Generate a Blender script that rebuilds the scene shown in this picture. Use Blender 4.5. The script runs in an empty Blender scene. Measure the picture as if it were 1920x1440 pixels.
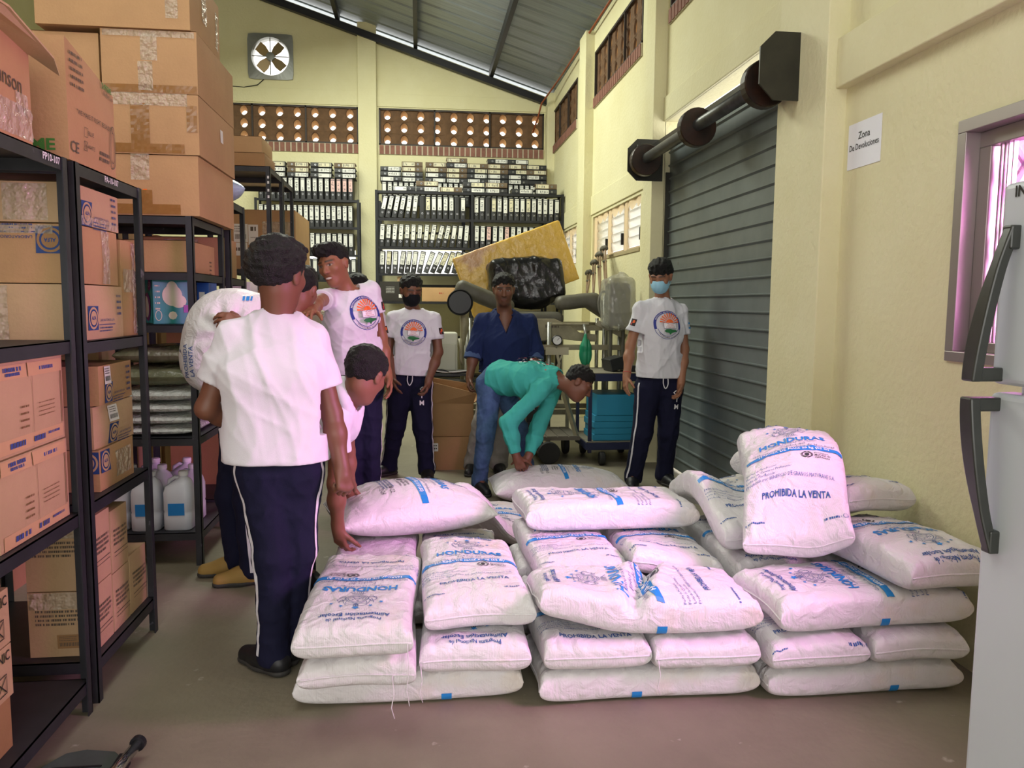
import bpy, math, random
import numpy as np
from mathutils import Vector, Matrix
from mathutils.bvhtree import BVHTree

# ---------------------------------------------------------------- camera, sky, light, exposure
scene = bpy.context.scene
COL = scene.collection
random.seed(7)
RNG = np.random.default_rng(11)
R = math.radians

cam_data = bpy.data.cameras.new('camera')
cam = bpy.data.objects.new('camera', cam_data)
COL.objects.link(cam)
cam_data.sensor_fit = 'HORIZONTAL'
cam_data.sensor_width = 36.0
cam_data.lens = 1480.0 / 1920.0 * 36.0
cam_data.clip_start = 0.05
cam_data.clip_end = 200
def aim(yaw, pitch, roll):
    cy, sy, cp, sp = math.cos(yaw), math.sin(yaw), math.cos(pitch), math.sin(pitch)
    f = Vector((sy * cp, cy * cp, sp)); r = Vector((cy, -sy, 0)); u = r.cross(f)
    r2 = math.cos(roll) * r + math.sin(roll) * u
    u2 = -math.sin(roll) * r + math.cos(roll) * u
    m = Matrix((r2, u2, -f)).transposed().to_4x4()
    m.translation = (0, 0, 1.40)
    return m
cam.matrix_world = aim(R(6.766), R(-5.72), R(0.445))
scene.camera = cam

scene.view_settings.view_transform = 'Standard'
scene.view_settings.look = 'None'
scene.view_settings.gamma = 1.0
scene.view_settings.exposure = 0.12
scene.view_settings.use_curve_mapping = False

world = bpy.data.worlds.new('overcast_sky')
scene.world = world
world.use_nodes = True
bg = world.node_tree.nodes['Background']
bg.inputs[0].default_value = (1.0, 0.97, 0.92, 1)
bg.inputs[1].default_value = 2.6

def area_light(name, loc, target, sx, sy, power, color=(1, 1, 1), spread=180):
    d = bpy.data.lights.new(name, 'AREA')
    d.shape = 'RECTANGLE'; d.size = sx; d.size_y = sy; d.energy = power; d.color = color
    d.spread = R(spread)
    o = bpy.data.objects.new(name, d); COL.objects.link(o)
    o.location = loc
    o.rotation_euler = (Vector(target) - Vector(loc)).to_track_quat('-Z', 'Y').to_euler()
    return o
# daylight behind the pink-filmed window, the open entrance behind the camera, two unseen lamps added under the roof as fill
area_light('window_daylight', (3.3, 0.9, 2.25), (0.4, 2.5, 0.3), 1.6, 1.6, 430, (1, 1.0, 0.96), 130)
area_light('entrance_daylight', (-0.3, -3.2, 2.2), (0.2, 6, 0.9), 4.0, 2.6, 70, (1.0, 0.98, 0.93))
area_light('roof_fill_added', (-0.6, 2.6, 5.2), (0.3, 2.6, 0), 2.2, 3.4, 90, (1.0, 0.98, 0.9))
area_light('roof_fill_added_far', (-0.8, 9.2, 5.2), (0.2, 9.6, 0), 2.2, 4.0, 430, (0.97, 1.0, 0.84))

# ---------------------------------------------------------------- materials
def lin(h):
    h = h.lstrip('#')
    c = [int(h[i:i + 2], 16) / 255 for i in (0, 2, 4)]
    return tuple((x / 12.92 if x <= 0.04045 else ((x + 0.055) / 1.055) ** 2.4) for x in c)
MATS = {}
def mat(name, col, rough=0.6, metal=0.0, vary=0.0, vscale=4.0, bump=0.0, bscale=60.0, spec=0.5, stretch=(1, 1, 1), col2=None, patch=None, alpha=None, trans=0.0, coord='Object'):
    """Principled material; vary mixes a noise-driven second tone, patch=(hex, scale, threshold) adds worn spots."""
    if name in MATS: return MATS[name]
    m = bpy.data.materials.new(name); m.use_nodes = True
    nt = m.node_tree; N = nt.nodes; L = nt.links
    b = N['Principled BSDF']
    c = lin(col)
    b.inputs['Base Color'].default_value = (*c, 1)
    b.inputs['Roughness'].default_value = rough
    b.inputs['Metallic'].default_value = metal
    b.inputs['Specular IOR Level'].default_value = spec
    if trans: b.inputs['Transmission Weight'].default_value = trans
    if alpha is not None: b.inputs['Alpha'].default_value = alpha
    if vary or bump or patch:
        tc = N.new('ShaderNodeTexCoord'); mp = N.new('ShaderNodeMapping')
        mp.inputs['Scale'].default_value = stretch
        L.new(tc.outputs[coord], mp.inputs['Vector'])
    out = None
    if vary:
        n = N.new('ShaderNodeTexNoise'); n.inputs['Scale'].default_value = vscale; n.inputs['Detail'].default_value = 6
        n.inputs['Roughness'].default_value = 0.62
        L.new(mp.outputs[0], n.inputs['Vector'])
        mr = N.new('ShaderNodeMapRange'); mr.inputs[1].default_value = 0.3; mr.inputs[2].default_value = 0.7
        L.new(n.outputs[0], mr.inputs[0])
        mx = N.new('ShaderNodeMix'); mx.data_type = 'RGBA'
        c2 = lin(col2) if col2 else tuple(x * (1 - vary) for x in c)
        mx.inputs[6].default_value = (*c, 1); mx.inputs[7].default_value = (*c2, 1)
        L.new(mr.outputs[0], mx.inputs[0]); out = mx.outputs[2]
    if patch:
        n = N.new('ShaderNodeTexNoise'); n.inputs['Scale'].default_value = patch[1]; n.inputs['Detail'].default_value = 8
        L.new(mp.outputs[0], n.inputs['Vector'])
        mr = N.new('ShaderNodeMapRange'); mr.inputs[1].default_value = patch[2]; mr.inputs[2].default_value = patch[2] + 0.05
        L.new(n.outputs[0], mr.inputs[0])
        mx = N.new('ShaderNodeMix'); mx.data_type = 'RGBA'
        mx.inputs[6].default_value = (*c, 1); mx.inputs[7].default_value = (*lin(patch[0]), 1)
        if out: L.new(out, mx.inputs[6])
        L.new(mr.outputs[0], mx.inputs[0]); out = mx.outputs[2]
    if out: L.new(out, b.inputs['Base Color'])
    if bump:
        n = N.new('ShaderNodeTexNoise'); n.inputs['Scale'].default_value = bscale; n.inputs['Detail'].default_value = 4
        L.new(mp.outputs[0], n.inputs['Vector'])
        bp = N.new('ShaderNodeBump'); bp.inputs['Strength'].default_value = bump; bp.inputs['Distance'].default_value = 0.02
        L.new(n.outputs[0], bp.inputs['Height']); L.new(bp.outputs[0], b.inputs['Normal'])
    MATS[name] = m
    return m

# ---------------------------------------------------------------- mesh helpers
def V(*a): return np.array(a, float)
def unit(a):
    a = np.asarray(a, float); return a / (np.linalg.norm(a) + 1e-12)
class MB:
    """Collects polygons with a material slot each and links them as one mesh object."""
    def __init__(s): s.v = []; s.f = []; s.m = []
    def add(s, vs, fs, m=0):
        o = len(s.v); s.v.extend([tuple(map(float, p)) for p in vs])
        s.f.extend([tuple(i + o for i in f) for f in fs]); s.m.extend([m] * len(fs)); return s
    def box(s, x0, x1, y0, y1, z0, z1, m=0):
        return s.add([(x0, y0, z0), (x1, y0, z0), (x1, y1, z0), (x0, y1, z0), (x0, y0, z1), (x1, y0, z1), (x1, y1, z1), (x0, y1, z1)],
                     [(0, 3, 2, 1), (4, 5, 6, 7), (0, 1, 5, 4), (1, 2, 6, 5), (2, 3, 7, 6), (3, 0, 4, 7)], m)
    def obox(s, c, ax, ay, az, hx, hy, hz, m=0):
        c, ax, ay, az = [np.asarray(q, float) for q in (c, ax, ay, az)]
        vs = [c + i * hx * ax + j * hy * ay + k * hz * az for k in (-1, 1) for i, j in ((-1, -1), (1, -1), (1, 1), (-1, 1))]
        return s.add(vs, [(0, 3, 2, 1), (4, 5, 6, 7), (0, 1, 5, 4), (1, 2, 6, 5), (2, 3, 7, 6), (3, 0, 4, 7)], m)
    def bar(s, a, b, w, t, m=0, up=(0, 0, 1)):
        a, b = V(*a), V(*b); d = unit(b - a); up = V(*up)
        if abs(d @ up) > 0.97: up = V(0, 1, 0)
        x = unit(np.cross(d, up)); z = np.cross(x, d)
        return s.obox((a + b) / 2, x, d, z, w / 2, np.linalg.norm(b - a) / 2, t / 2, m)
    def tube(s, pts, r, n=10, m=0, cap=True):
        pts = [V(*p) for p in pts]; rs = r if hasattr(r, '__len__') else [r] * len(pts)
        up = None; rings = []
        for i, p in enumerate(pts):
            d = unit(pts[min(i + 1, len(pts) - 1)] - pts[max(i - 1, 0)])
            if up is None:
                up = unit(np.cross(d, V(0.3, 0.5, 0.81) if abs(d @ V(0.3, 0.5, 0.81)) < 0.9 else V(1, 0, 0)))
            up = unit(up - d * (up @ d)); w = np.cross(d, up)
            rings.append([p + rs[i] * (math.cos(2 * math.pi * k / n) * up + math.sin(2 * math.pi * k / n) * w) for k in range(n)])
        vs = [q for g in rings for q in g]; fs = []
        for i in range(len(pts) - 1):
            for k in range(n):
                fs.append((i * n + k, i * n + (k + 1) % n, (i + 1) * n + (k + 1) % n, (i + 1) * n + k))
        if cap:
            fs.append(tuple(range(n - 1, -1, -1))); fs.append(tuple((len(pts) - 1) * n + k for k in range(n)))
        return s.add(vs, fs, m)
    def prism(s, poly, o, u, v, n, depth, m=0):
        """poly: 2D outline in the (u, v) frame at o, extruded by depth along n."""
        o, u, v, n = [np.asarray(q, float) for q in (o, u, v, n)]
        k = len(poly); a = [o + p[0] * u + p[1] * v for p in poly]; b = [p + n * depth for p in a]
        return s.add(a + b, [tuple(range(k - 1, -1, -1)), tuple(range(k, 2 * k))] + [(i, (i + 1) % k, k + (i + 1) % k, k + i) for i in range(k)], m)
    def flat(s, vs2, fs, o, u, v, off=0.0, m=0, sx=1.0, sy=1.0, dx=0.0, dy=0.0):
        """2D mesh laid on a plane."""
        o, u, v = [np.asarray(q, float) for q in (o, u, v)]; n = np.cross(u, v); n = unit(n)
        return s.add([o + (p[0] * sx + dx) * u + (p[1] * sy + dy) * v + n * off for p in vs2], fs, m)
    def lathe(s, prof, c=(0, 0, 0), n=24, m=0, axis=2):
        vs = []
        for r, h in prof:
            for k in range(n):
                a = 2 * math.pi * k / n; p = [r * math.cos(a), r * math.sin(a), h]
                if axis == 0: p = [h, p[0], p[1]]
                elif axis == 1: p = [p[1], h, p[0]]
                vs.append((p[0] + c[0], p[1] + c[1], p[2] + c[2]))
        fs = []
        for i in range(len(prof) - 1):
            for k in range(n): fs.append((i * n + k, i * n + (k + 1) % n, (i + 1) * n + (k + 1) % n, (i + 1) * n + k))
        fs.append(tuple(range(n - 1, -1, -1))); fs.append(tuple((len(prof) - 1) * n + k for k in range(n)))
        return s.add(vs, fs, m)
    def build(s, name, mats, parent=None, smooth=False, bevel=0.0, origin=(0, 0, 0), seg=2):
        if not isinstance(mats, (list, tuple)): mats = [mats]
        me = bpy.data.meshes.new(name)
        o3 = origin
        me.from_pydata([(p[0] - o3[0], p[1] - o3[1], p[2] - o3[2]) for p in s.v], [], s.f)
        for q in mats: me.materials.append(q)
        if len(mats) > 1: me.polygons.foreach_set('material_index', s.m)
        return link_mesh(name, me, parent, smooth, bevel, origin, seg)
def link_mesh(name, me, parent=None, smooth=False, bevel=0.0, origin=(0, 0, 0), seg=2):
    if smooth: me.polygons.foreach_set('use_smooth', [True] * len(me.polygons))
    me.update()
    o = bpy.data.objects.new(name, me); COL.objects.link(o); o.location = origin
    if bevel:
        b = o.modifiers.new('edge', 'BEVEL'); b.width = bevel; b.segments = seg; b.limit_method = 'ANGLE'; b.angle_limit = R(35)
    if parent: attach(o, parent)
    return o
def wmat(o):
    m = Matrix.LocRotScale(o.location, o.rotation_euler, o.scale)
    return (wmat(o.parent) @ o.matrix_parent_inverse @ m) if o.parent else m
def attach(o, parent):
    o.parent = parent; o.matrix_parent_inverse = wmat(parent).inverted()
def tag(o, label=None, cat=None, group=None, kind=None):
    if label: o['label'] = label
    if cat: o['category'] = cat
    if group: o['group'] = group
    if kind: o['kind'] = kind
    return o
def thing(name, label, cat, loc=(0, 0, 0), rz=0.0, group=None):
    o = bpy.data.objects.new(name, None); COL.objects.link(o)
    o.location = loc; o.rotation_euler = (0, 0, rz); o.empty_display_size = 0.05
    return tag(o, label, cat, group)
def struct(o): o['kind'] = 'structure'; return o
def copy_tree(o, parent=None):
    c = o.copy(); COL.objects.link(c)
    if parent: c.parent = parent
    for ch in list(o.children): copy_tree(ch, c)
    return c

# ---------------------------------------------------------------- flat shapes and lettering
TXT = {}
def text2d(s, bold=0.0, res=2):
    """Outline of a line of lettering, centred, cap height about 0.7: (vertices, faces, width)."""
    key = (s, bold, res)
    if key in TXT: return TXT[key]
    cu = bpy.data.curves.new('lettering', 'FONT'); cu.body = s; cu.size = 1; cu.align_x = 'CENTER'; cu.align_y = 'CENTER'
    cu.resolution_u = res; cu.offset = bold; cu.fill_mode = 'FRONT'
    ob = bpy.data.objects.new('lettering', cu); COL.objects.link(ob)
    me = bpy.data.meshes.new_from_object(ob.evaluated_get(bpy.context.evaluated_depsgraph_get()))
    vs = [(v.co.x, v.co.y) for v in me.vertices]; fs = [tuple(p.vertices) for p in me.polygons]
    bpy.data.objects.remove(ob); bpy.data.curves.remove(cu); bpy.data.meshes.remove(me)
    w = (max(v[0] for v in vs) - min(v[0] for v in vs)) if vs else 0
    TXT[key] = (vs, fs, w)
    return TXT[key]
def stroke2d(pts, w, closed=False):
    pts = [V(*p) for p in pts]; n = len(pts); vs = []; fs = []
    for i, p in enumerate(pts):
        a = pts[(i - 1) % n] if (closed or i > 0) else p; b = pts[(i + 1) % n] if (closed or i < n - 1) else p
        d = unit(b - a); q = V(-d[1], d[0]) * w / 2
        vs += [p + q, p - q]
    for i in range(n if closed else n - 1):
        j = (i + 1) % n; fs.append((2 * i, 2 * i + 1, 2 * j + 1, 2 * j))
    return [tuple(v) for v in vs], fs
def arc2d(cx, cy, rx, ry, a0, a1, n=16):
    return [(cx + rx * math.cos(R(a0 + (a1 - a0) * i / n)), cy + ry * math.sin(R(a0 + (a1 - a0) * i / n))) for i in range(n + 1)]
def ring2d(cx, cy, rx, ry, w, n=28):
    return stroke2d(arc2d(cx, cy, rx, ry, 0, 360, n)[:-1], w, True)
def disc2d(cx, cy, rx, ry, n=28, a0=0, a1=360):
    p = arc2d(cx, cy, rx, ry, a0, a1, n)
    return [(cx, cy)] + p, [(0, i, i + 1) for i in range(1, n + 1)]
def rect2d(x0, x1, y0, y1, nx=1, ny=1):
    vs = [(x0 + (x1 - x0) * i / nx, y0 + (y1 - y0) * j / ny) for j in range(ny + 1) for i in range(nx + 1)]
    fs = [(j * (nx + 1) + i, j * (nx + 1) + i + 1, (j + 1) * (nx + 1) + i + 1, (j + 1) * (nx + 1) + i) for j in range(ny) for i in range(nx)]
    return vs, fs
def star2d(cx, cy, r):
    p = [(cx + (r if i % 2 == 0 else r * 0.42) * math.sin(math.pi * i / 5), cy + (r if i % 2 == 0 else r * 0.42) * math.cos(math.pi * i / 5)) for i in range(10)]
    return [(cx, cy)] + p, [(0, 1 + i, 1 + (i + 1) % 10) for i in range(10)]
class Flat:
    """A list of 2D pieces (vertices, faces, material slot)."""
    def __init__(s): s.p = []
    def add(s, vf, m=0): s.p.append((vf[0], vf[1], m)); return s
    def text(s, t, x, y, size, m=0, rot=0, bold=0.0, wmax=None, res=2, align='c'):
        vs, fs, w = text2d(t, bold, res); k = size
        if wmax: k = wmax / max(w, 1e-6)
        c, sn = math.cos(R(rot)), math.sin(R(rot))
        ox = {'c': 0, 'l': w / 2, 'r': -w / 2}[align]
        ky = size if not wmax else min(size, k * 1.15)
        s.p.append(([(x + c * (v[0] + ox) * k - sn * v[1] * ky, y + sn * (v[0] + ox) * k + c * v[1] * ky) for v in vs], fs, m)); return s
    def arctext(s, t, cx, cy, r, a_mid, size, m=0, up=True, bold=0.02):
        ws = [text2d(ch, bold, 1)[2] if ch != ' ' else 0.3 for ch in t]
        tot = sum(w + 0.12 for w in ws) * size; a = a_mid + (tot / 2 / r) * 57.3 * (1 if up else -1)
        for ch, w in zip(t, ws):
            st = (w + 0.12) * size / r * 57.3 * (-1 if up else 1)
            am = a + st / 2; a += st
            if ch != ' ': s.text(ch, cx + r * math.cos(R(am)), cy + r * math.sin(R(am)), size, m, am - 90 if up else am + 90, bold, res=1)
        return s
# ---------------------------------------------------------------- the building
WX, BY = 2.12, 12.75          # right wall face, back wall face
def roof_z(x): return 4.685 + 0.317 * (2.116 - x)
wallm = mat('painted_plaster', '#DCD7B2', 0.75, vary=0.1, vscale=1.3, bump=0.25, bscale=35, col2='#D4CDA2')
wallm2 = wallm
floorm = mat('worn_concrete', '#8C8571', 0.55, vary=0.3, vscale=1.6, bump=0.15, bscale=25, col2='#797261', patch=('#B7B0A0', 9, 0.68))
brickm = mat('brick_red', '#8E6153', 0.8, vary=0.35, vscale=9)
mortarm = mat('mortar', '#B9AE98', 0.85)
terra = mat('vent_block_clay', '#6E5138', 0.85, vary=0.35, vscale=12)
screenm = mat('vent_frame_dark', '#2E231C', 0.6)
steelm = mat('black_steel', '#24252A', 0.45, 0.3, vary=0.4, vscale=6)
b = MB(); b.box(-6.2, 3.0, -4.5, 13.2, -0.12, 0); struct(b.build('floor', floorm))

def cells(holes, a0, a1, b0, b1):
    """Rectangles that fill [a0,a1]x[b0,b1] around the holes (a0,a1,b0,b1)."""
    A = sorted({a0, a1, *[h[0] for h in holes], *[h[1] for h in holes]}); B = sorted({b0, b1, *[h[2] for h in holes], *[h[3] for h in holes]})
    out = []
    for j in range(len(B) - 1):
        run = None
        for i in range(len(A) - 1):
            ca, cb = (A[i] + A[i + 1]) / 2, (B[j] + B[j + 1]) / 2
            hole = any(h[0] < ca < h[1] and h[2] < cb < h[3] for h in holes) or not (a0 < ca < a1 and b0 < cb < b1)
            if hole:
                if run: out.append(run); run = None
            else: run = (run[0] if run else A[i], A[i + 1], B[j], B[j + 1])
        if run: out.append(run)
    return out
# right wall: openings (y0,y1,z0,z1)
W_PINK = (0.75, 2.96, 1.19, 2.13); SHUT = (4.37, 6.79, 0.0, 2.98)
W_MID = (7.5, 9.62, 1.96, 2.47); W_FAR = (10.62, 12.4, 1.96, 2.47)
VR = [(4.5, 6.72, 3.88, 4.42), (7.56, 9.63, 3.88, 4.42), (10.68, 12.72, 3.88, 4.42)]
b = MB()
for y0, y1, z0, z1 in cells([W_PINK, SHUT, W_MID, W_FAR] + VR, -3.4, BY, 0, 4.72): b.box(WX, WX + 0.16, y0, y1, z0, z1)
struct(b.build('wall_right', wallm))
# back wall: gable with two vent bands and the fan opening
VB = [(-3.3, -0.91, 3.86, 4.42), (-0.6, 1.99, 3.86, 4.42)]; LOWB = [(-2.4, -0.98, 1.85, 2.24), (-0.56, 0.7, 1.85, 2.26)]; FAN = (-2.49, -1.93, 4.83, 5.39)
b = MB()
for x0, x1, z0, z1 in cells(VB + LOWB + [FAN], -5.2, WX + 0.16, 0, 4.62): b.box(x0, x1, BY, BY + 0.16, z0, z1)
pts = [(-5.2, 4.62), (WX + 0.16, 4.62), (WX + 0.16, roof_z(WX + 0.16) - 0.03), (-3.6, roof_z(-3.6) - 0.03), (-5.2, roof_z(-3.6) - 0.55)]
# gable above the band, cut around the fan
def gz(x): return (roof_z(x) if x > -3.6 else roof_z(-3.6) - (-3.6 - x) * 0.317) - 0.03
for x0, x1, zlo, zhi in ((-5.2, -3.6, 4.62, None), (-3.6, FAN[0], 4.62, None), (FAN[0], FAN[1], FAN[3], None), (FAN[1], -0.5, 4.62, None), (-0.5, WX + 0.16, 4.62, None)):
    o = V(0, BY, 0); b.prism([(x0, zlo), (x1, zlo), (x1, gz(x1)), (x0, gz(x0))], o, V(1, 0, 0), V(0, 0, 1), V(0, 1, 0), 0.16)
b.box(FAN[0], FAN[1], BY, BY + 0.16, 4.62, FAN[2])
struct(b.build('wall_back', wallm))
b = MB(); b.box(-5.36, -5.2, -3.4, BY, 0, 5.9); struct(b.build('wall_left', wallm))
b = MB()
for x0, x1, z0, z1 in cells([(-2.6, 2.0, 0, 3.4)], -5.2, WX, 0, 4.7): b.box(x0, x1, -3.55, -3.4, z0, z1)
struct(b.build('wall_front', wallm))
# pillars and ring beams, one object each
def trim(n, x0, x1, y0, y1, z0, z1, m=None, bev=0.006):
    q = MB(); q.box(x0, x1, y0, y1, z0, z1); return struct(q.build('trim_%d' % n, m or wallm, bevel=bev))
trim(1, 2.01, WX + 0.01, 3.83, 4.37, 0, 4.69)
trim(2, 2.01, WX + 0.01, 6.79, 7.06, 0, 4.69)
trim(3, 2.01, WX + 0.01, 9.68, 10.05, 0, 4.69)
trim(4, 2.01, WX + 0.01, 12.5, BY + 0.01, 0, 4.69)
trim(5, -0.91, -0.63, BY - 0.1, BY + 0.01, 0, 5.66)
trim(6, 2.06, WX + 0.01, -3.4, 3.83, 2.48, 2.72)
trim(7, 2.10, WX + 0.01, 4.37, 6.79, 2.98, 3.18)
trim(8, 2.105, WX + 0.01, 7.06, 9.68, 2.5, 2.73)
trim(9, 2.105, WX + 0.01, 10.05, 12.5, 2.5, 2.73)
trim(10, -5.2, -0.91, BY - 0.015, BY + 0.01, 4.44, 4.66)
trim(11, -0.63, WX, BY - 0.015, BY + 0.01, 4.44, 4.64)
# brick sill courses under the vents (a soldier course is one part)
def brick_course(n, o, u, nrm, length, z0, h):
    q = MB(); o = V(*o); u = V(*u); nrm = V(*nrm)
    q.obox(o + u * length / 2 + V(0, 0, z0 + h / 2) + nrm * 0.004, u, nrm, V(0, 0, 1), length / 2, 0.012, h / 2, 1)
    k = int(length / 0.083)
    for i in range(k):
        q.obox(o + u * (length * (i + 0.5) / k) + V(0, 0, z0 + h / 2) + nrm * 0.012, u, nrm, V(0, 0, 1), length / k / 2 - 0.011, 0.012, h / 2 - 0.004, 0)
    struct(q.build('trim_%d' % n, [brickm, mortarm]))
brick_course(12, (-3.3, BY, 0), (1, 0, 0), (0, -1, 0), 2.39, 3.72, 0.14)
brick_course(13, (-0.6, BY, 0), (1, 0, 0), (0, -1, 0), 2.59, 3.72, 0.14)
for i, v in enumerate(VR): brick_course(14 + i, (WX, v[0], 0), (0, 1, 0), (-1, 0, 0), v[1] - v[0], 3.76, 0.12)
# pierced clay vent blocks behind a dark frame: cells with a petal-shaped through hole
def vent_panel(n, o, u, nin, length, z0, h, rows, pitch, skew=0.0, hr=(0.056, 0.07)):
    """nin points out of the room."""
    o, u, nin = V(*o), V(*u), V(*nin); up = V(0, 0, 1); q = MB()
    cols = max(1, round(length / pitch)); pw, ph = length / cols, h / rows; K = 16; D = 0.15
    for r in range(rows):
        for c in range(cols):
            ctr = o + u * (pw * (c + 0.5)) + up * (z0 + ph * (r + 0.5))
            sq = []; ov = []
            for k in range(K):
                a = 2 * math.pi * k / K; ca, sa = math.cos(a), math.sin(a)
                t = 1 / max(abs(ca), abs(sa)); sq.append((ca * t * pw / 2, sa * t * ph / 2))
                ov.append((hr[0] * ca * (1 - 0.25 * abs(sa) ** 3), hr[1] * sa))
            P = lambda p, d, s=1: ctr + u * p[0] * s + up * p[1] * s + nin * d
            vs = [P(p, 0.02) for p in sq] + [P(p, 0.03, 1.15) for p in ov] + [P(p, 0.05) for p in ov] + [P(p, D) - up * 0.055 for p in ov] + [P(p, D) for p in sq]
            fs = []
            for k in range(K):
                j = (k + 1) % K
                for l in range(4): fs.append((l * K + k, l * K + j, (l + 1) * K + j, (l + 1) * K + k))
            q.add(vs, [g for i, g in enumerate(fs) if i % 4 != 2], 0); q.add(vs, [g for i, g in enumerate(fs) if i % 4 == 2], 1)
    w = struct(q.build('window_%d' % n, [terra, mat('vent_hole_lit_clay', '#BF9664', 0.8)]))  # hole sides: lighter copy of the clay, daylight painted into the colour
    f = MB(); L2 = length
    for a0, a1, b0, b1 in ((0, L2, 0, 0.025), (0, L2, h - 0.025, h), (0, 0.025, 0, h), (L2 - 0.025, L2, 0, h)) + tuple((L2 * k / 3 - 0.012, L2 * k / 3 + 0.012, 0, h) for k in (1, 2)):
        f.obox(o + u * (a0 + a1) / 2 + up * (z0 + (b0 + b1) / 2) + nin * 0.004, u, nin, up, (a1 - a0) / 2, 0.012, (b1 - b0) / 2)
    f.build('window_frame', screenm, w)
vent_panel(5, (-3.3, BY, 0), (1, 0, 0), (0, 1, 0), 2.39, 3.86, 0.56, 3, 0.275)
vent_panel(6, (-0.6, BY, 0), (1, 0, 0), (0, 1, 0), 2.59, 3.86, 0.56, 3, 0.262)
for i, v in enumerate(VR): vent_panel(7 + i, (WX, v[1], 0), (0, -1, 0), (1, 0, 0), v[1] - v[0], 3.88, 0.54, 3, 0.27)

# ---------------------------------------------------------------- roof: trapezoidal sheeting, purlins, wall rafter
sheet = mat('galvanised_sheet', '#98A3AA', 0.4, 0.45, vary=0.3, vscale=3, stretch=(0.4, 6, 1))
prof = []; y = -3.4
while y < BY + 0.15:
    prof += [(y, 0), (y + 0.29, 0), (y + 0.315, 0.035), (y + 0.345, 0.035)]; y += 0.37
b = MB(); vs = []
for x, base in ((WX + 0.5, roof_z(WX + 0.5)), (-3.6, roof_z(-3.6)), (-5.3, roof_z(-3.6) - 0.54)):
    for yy, h in prof: vs.append((x, yy, base + 0.055 + h))
n = len(prof)
b.add(vs, [(i, i + 1, n + i + 1, n + i) for i in range(n - 1)] + [(n + i, n + i + 1, 2 * n + i + 1, 2 * n + i) for i in range(n - 1)])
struct(b.build('ceiling', sheet))
for k, x in enumerate((1.14, -0.03, -1.2, -2.4)):
    q = MB(); z = roof_z(x); q.box(x - 0.03, x + 0.03, -3.4, BY, z - 0.07, z + 0.052); struct(q.build('trim_%d' % (20 + k), steelm))
q = MB(); q.bar((WX - 0.02, BY - 0.09, roof_z(WX) - 0.13), (-3.6, BY - 0.09, roof_z(-3.6) - 0.13), 0.1, 0.1, up=(0, 0, 1)); struct(q.build('trim_24', steelm))

# ---------------------------------------------------------------- pink-filmed window with aluminium frame
alum = mat('aluminium_frame', '#9B9390', 0.4, 0.6)
def film_material():
    m = bpy.data.materials.new('pink_film_glazing'); m.use_nodes = True; nt = m.node_tree; N = nt.nodes; L = nt.links
    N.remove(N['Principled BSDF']); out = N['Material Output']
    tc = N.new('ShaderNodeTexCoord'); vo = N.new('ShaderNodeTexVoronoi'); vo.inputs['Scale'].default_value = 7; vo.feature = 'DISTANCE_TO_EDGE'
    L.new(tc.outputs['Object'], vo.inputs['Vector'])
    no = N.new('ShaderNodeTexNoise'); no.inputs['Scale'].default_value = 9; no.inputs['Detail'].default_value = 5; L.new(tc.outputs['Object'], no.inputs['Vector'])
    cr = N.new('ShaderNodeValToRGB'); cr.color_ramp.elements[0].position = 0.36; cr.color_ramp.elements[0].color = (0.66, 0.17, 0.62, 1)
    cr.color_ramp.elements[1].position = 0.62; cr.color_ramp.elements[1].color = (0.97, 0.46, 0.88, 1)
    L.new(no.outputs[0], cr.inputs[0])
    t1 = N.new('ShaderNodeBsdfTransparent'); t2 = N.new('ShaderNodeBsdfTranslucent'); mx = N.new('ShaderNodeMixShader'); mx.inputs[0].default_value = 0.05
    L.new(cr.outputs[0], t1.inputs[0]); L.new(cr.outputs[0], t2.inputs[0])
    bp = N.new('ShaderNodeBump'); bp.inputs['Strength'].default_value = 0.7; bp.inputs['Distance'].default_value = 0.05
    L.new(vo.outputs['Distance'], bp.inputs['Height']); L.new(bp.outputs[0], t2.inputs['Normal'])
    L.new(t1.outputs[0], mx.inputs[1]); L.new(t2.outputs[0], mx.inputs[2])
    gl = N.new('ShaderNodeBsdfGlossy'); gl.inputs['Roughness'].default_value = 0.15; m2 = N.new('ShaderNodeMixShader'); m2.inputs[0].default_value = 0.05
    L.new(mx.outputs[0], m2.inputs[1]); L.new(gl.outputs[0], m2.inputs[2]); L.new(m2.outputs[0], out.inputs['Surface'])
    return m
y0, y1, z0, z1 = W_PINK
q = MB(); xg = WX + 0.09
q.add([(xg, y0, z0), (xg, y1, z0), (xg, y1, z1), (xg, y0, z1)], [(0, 1, 2, 3)])
win = struct(q.build('window_1', film_material()))
q = MB()
for a0, a1, c0, c1 in ((y0, y1, z0, z0 + 0.04), (y0, y1, z1 - 0.05, z1), (y1 - 0.05, y1, z0 + 0.04, z1 - 0.05), (y0, y0 + 0.05, z0 + 0.04, z1 - 0.05)): q.box(WX - 0.012, WX + 0.06, a0, a1, c0, c1)
for a0, a1, c0, c1 in ((y0, y1, z0 + 0.04, z0 + 0.08), (y0, y1, z1 - 0.11, z1 - 0.05), (y1 - 0.11, y1 - 0.05, z0 + 0.08, z1 - 0.11), (1.82, 1.9, z0 + 0.08, z1 - 0.11)): q.box(WX + 0.05, WX + 0.1, a0, a1, c0, c1)
q.build('window_frame', alum, win, bevel=0.003)
q = MB()
for d in (0.135, 0.155, 0.175, 0.2): q.box(WX + 0.07, WX + 0.088, y1 - d - 0.006, y1 - d, z0 + 0.08, z1 - 0.11)
q.build('sash_track', alum, win)
q = MB()          # diamond security grille outside the film
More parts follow.
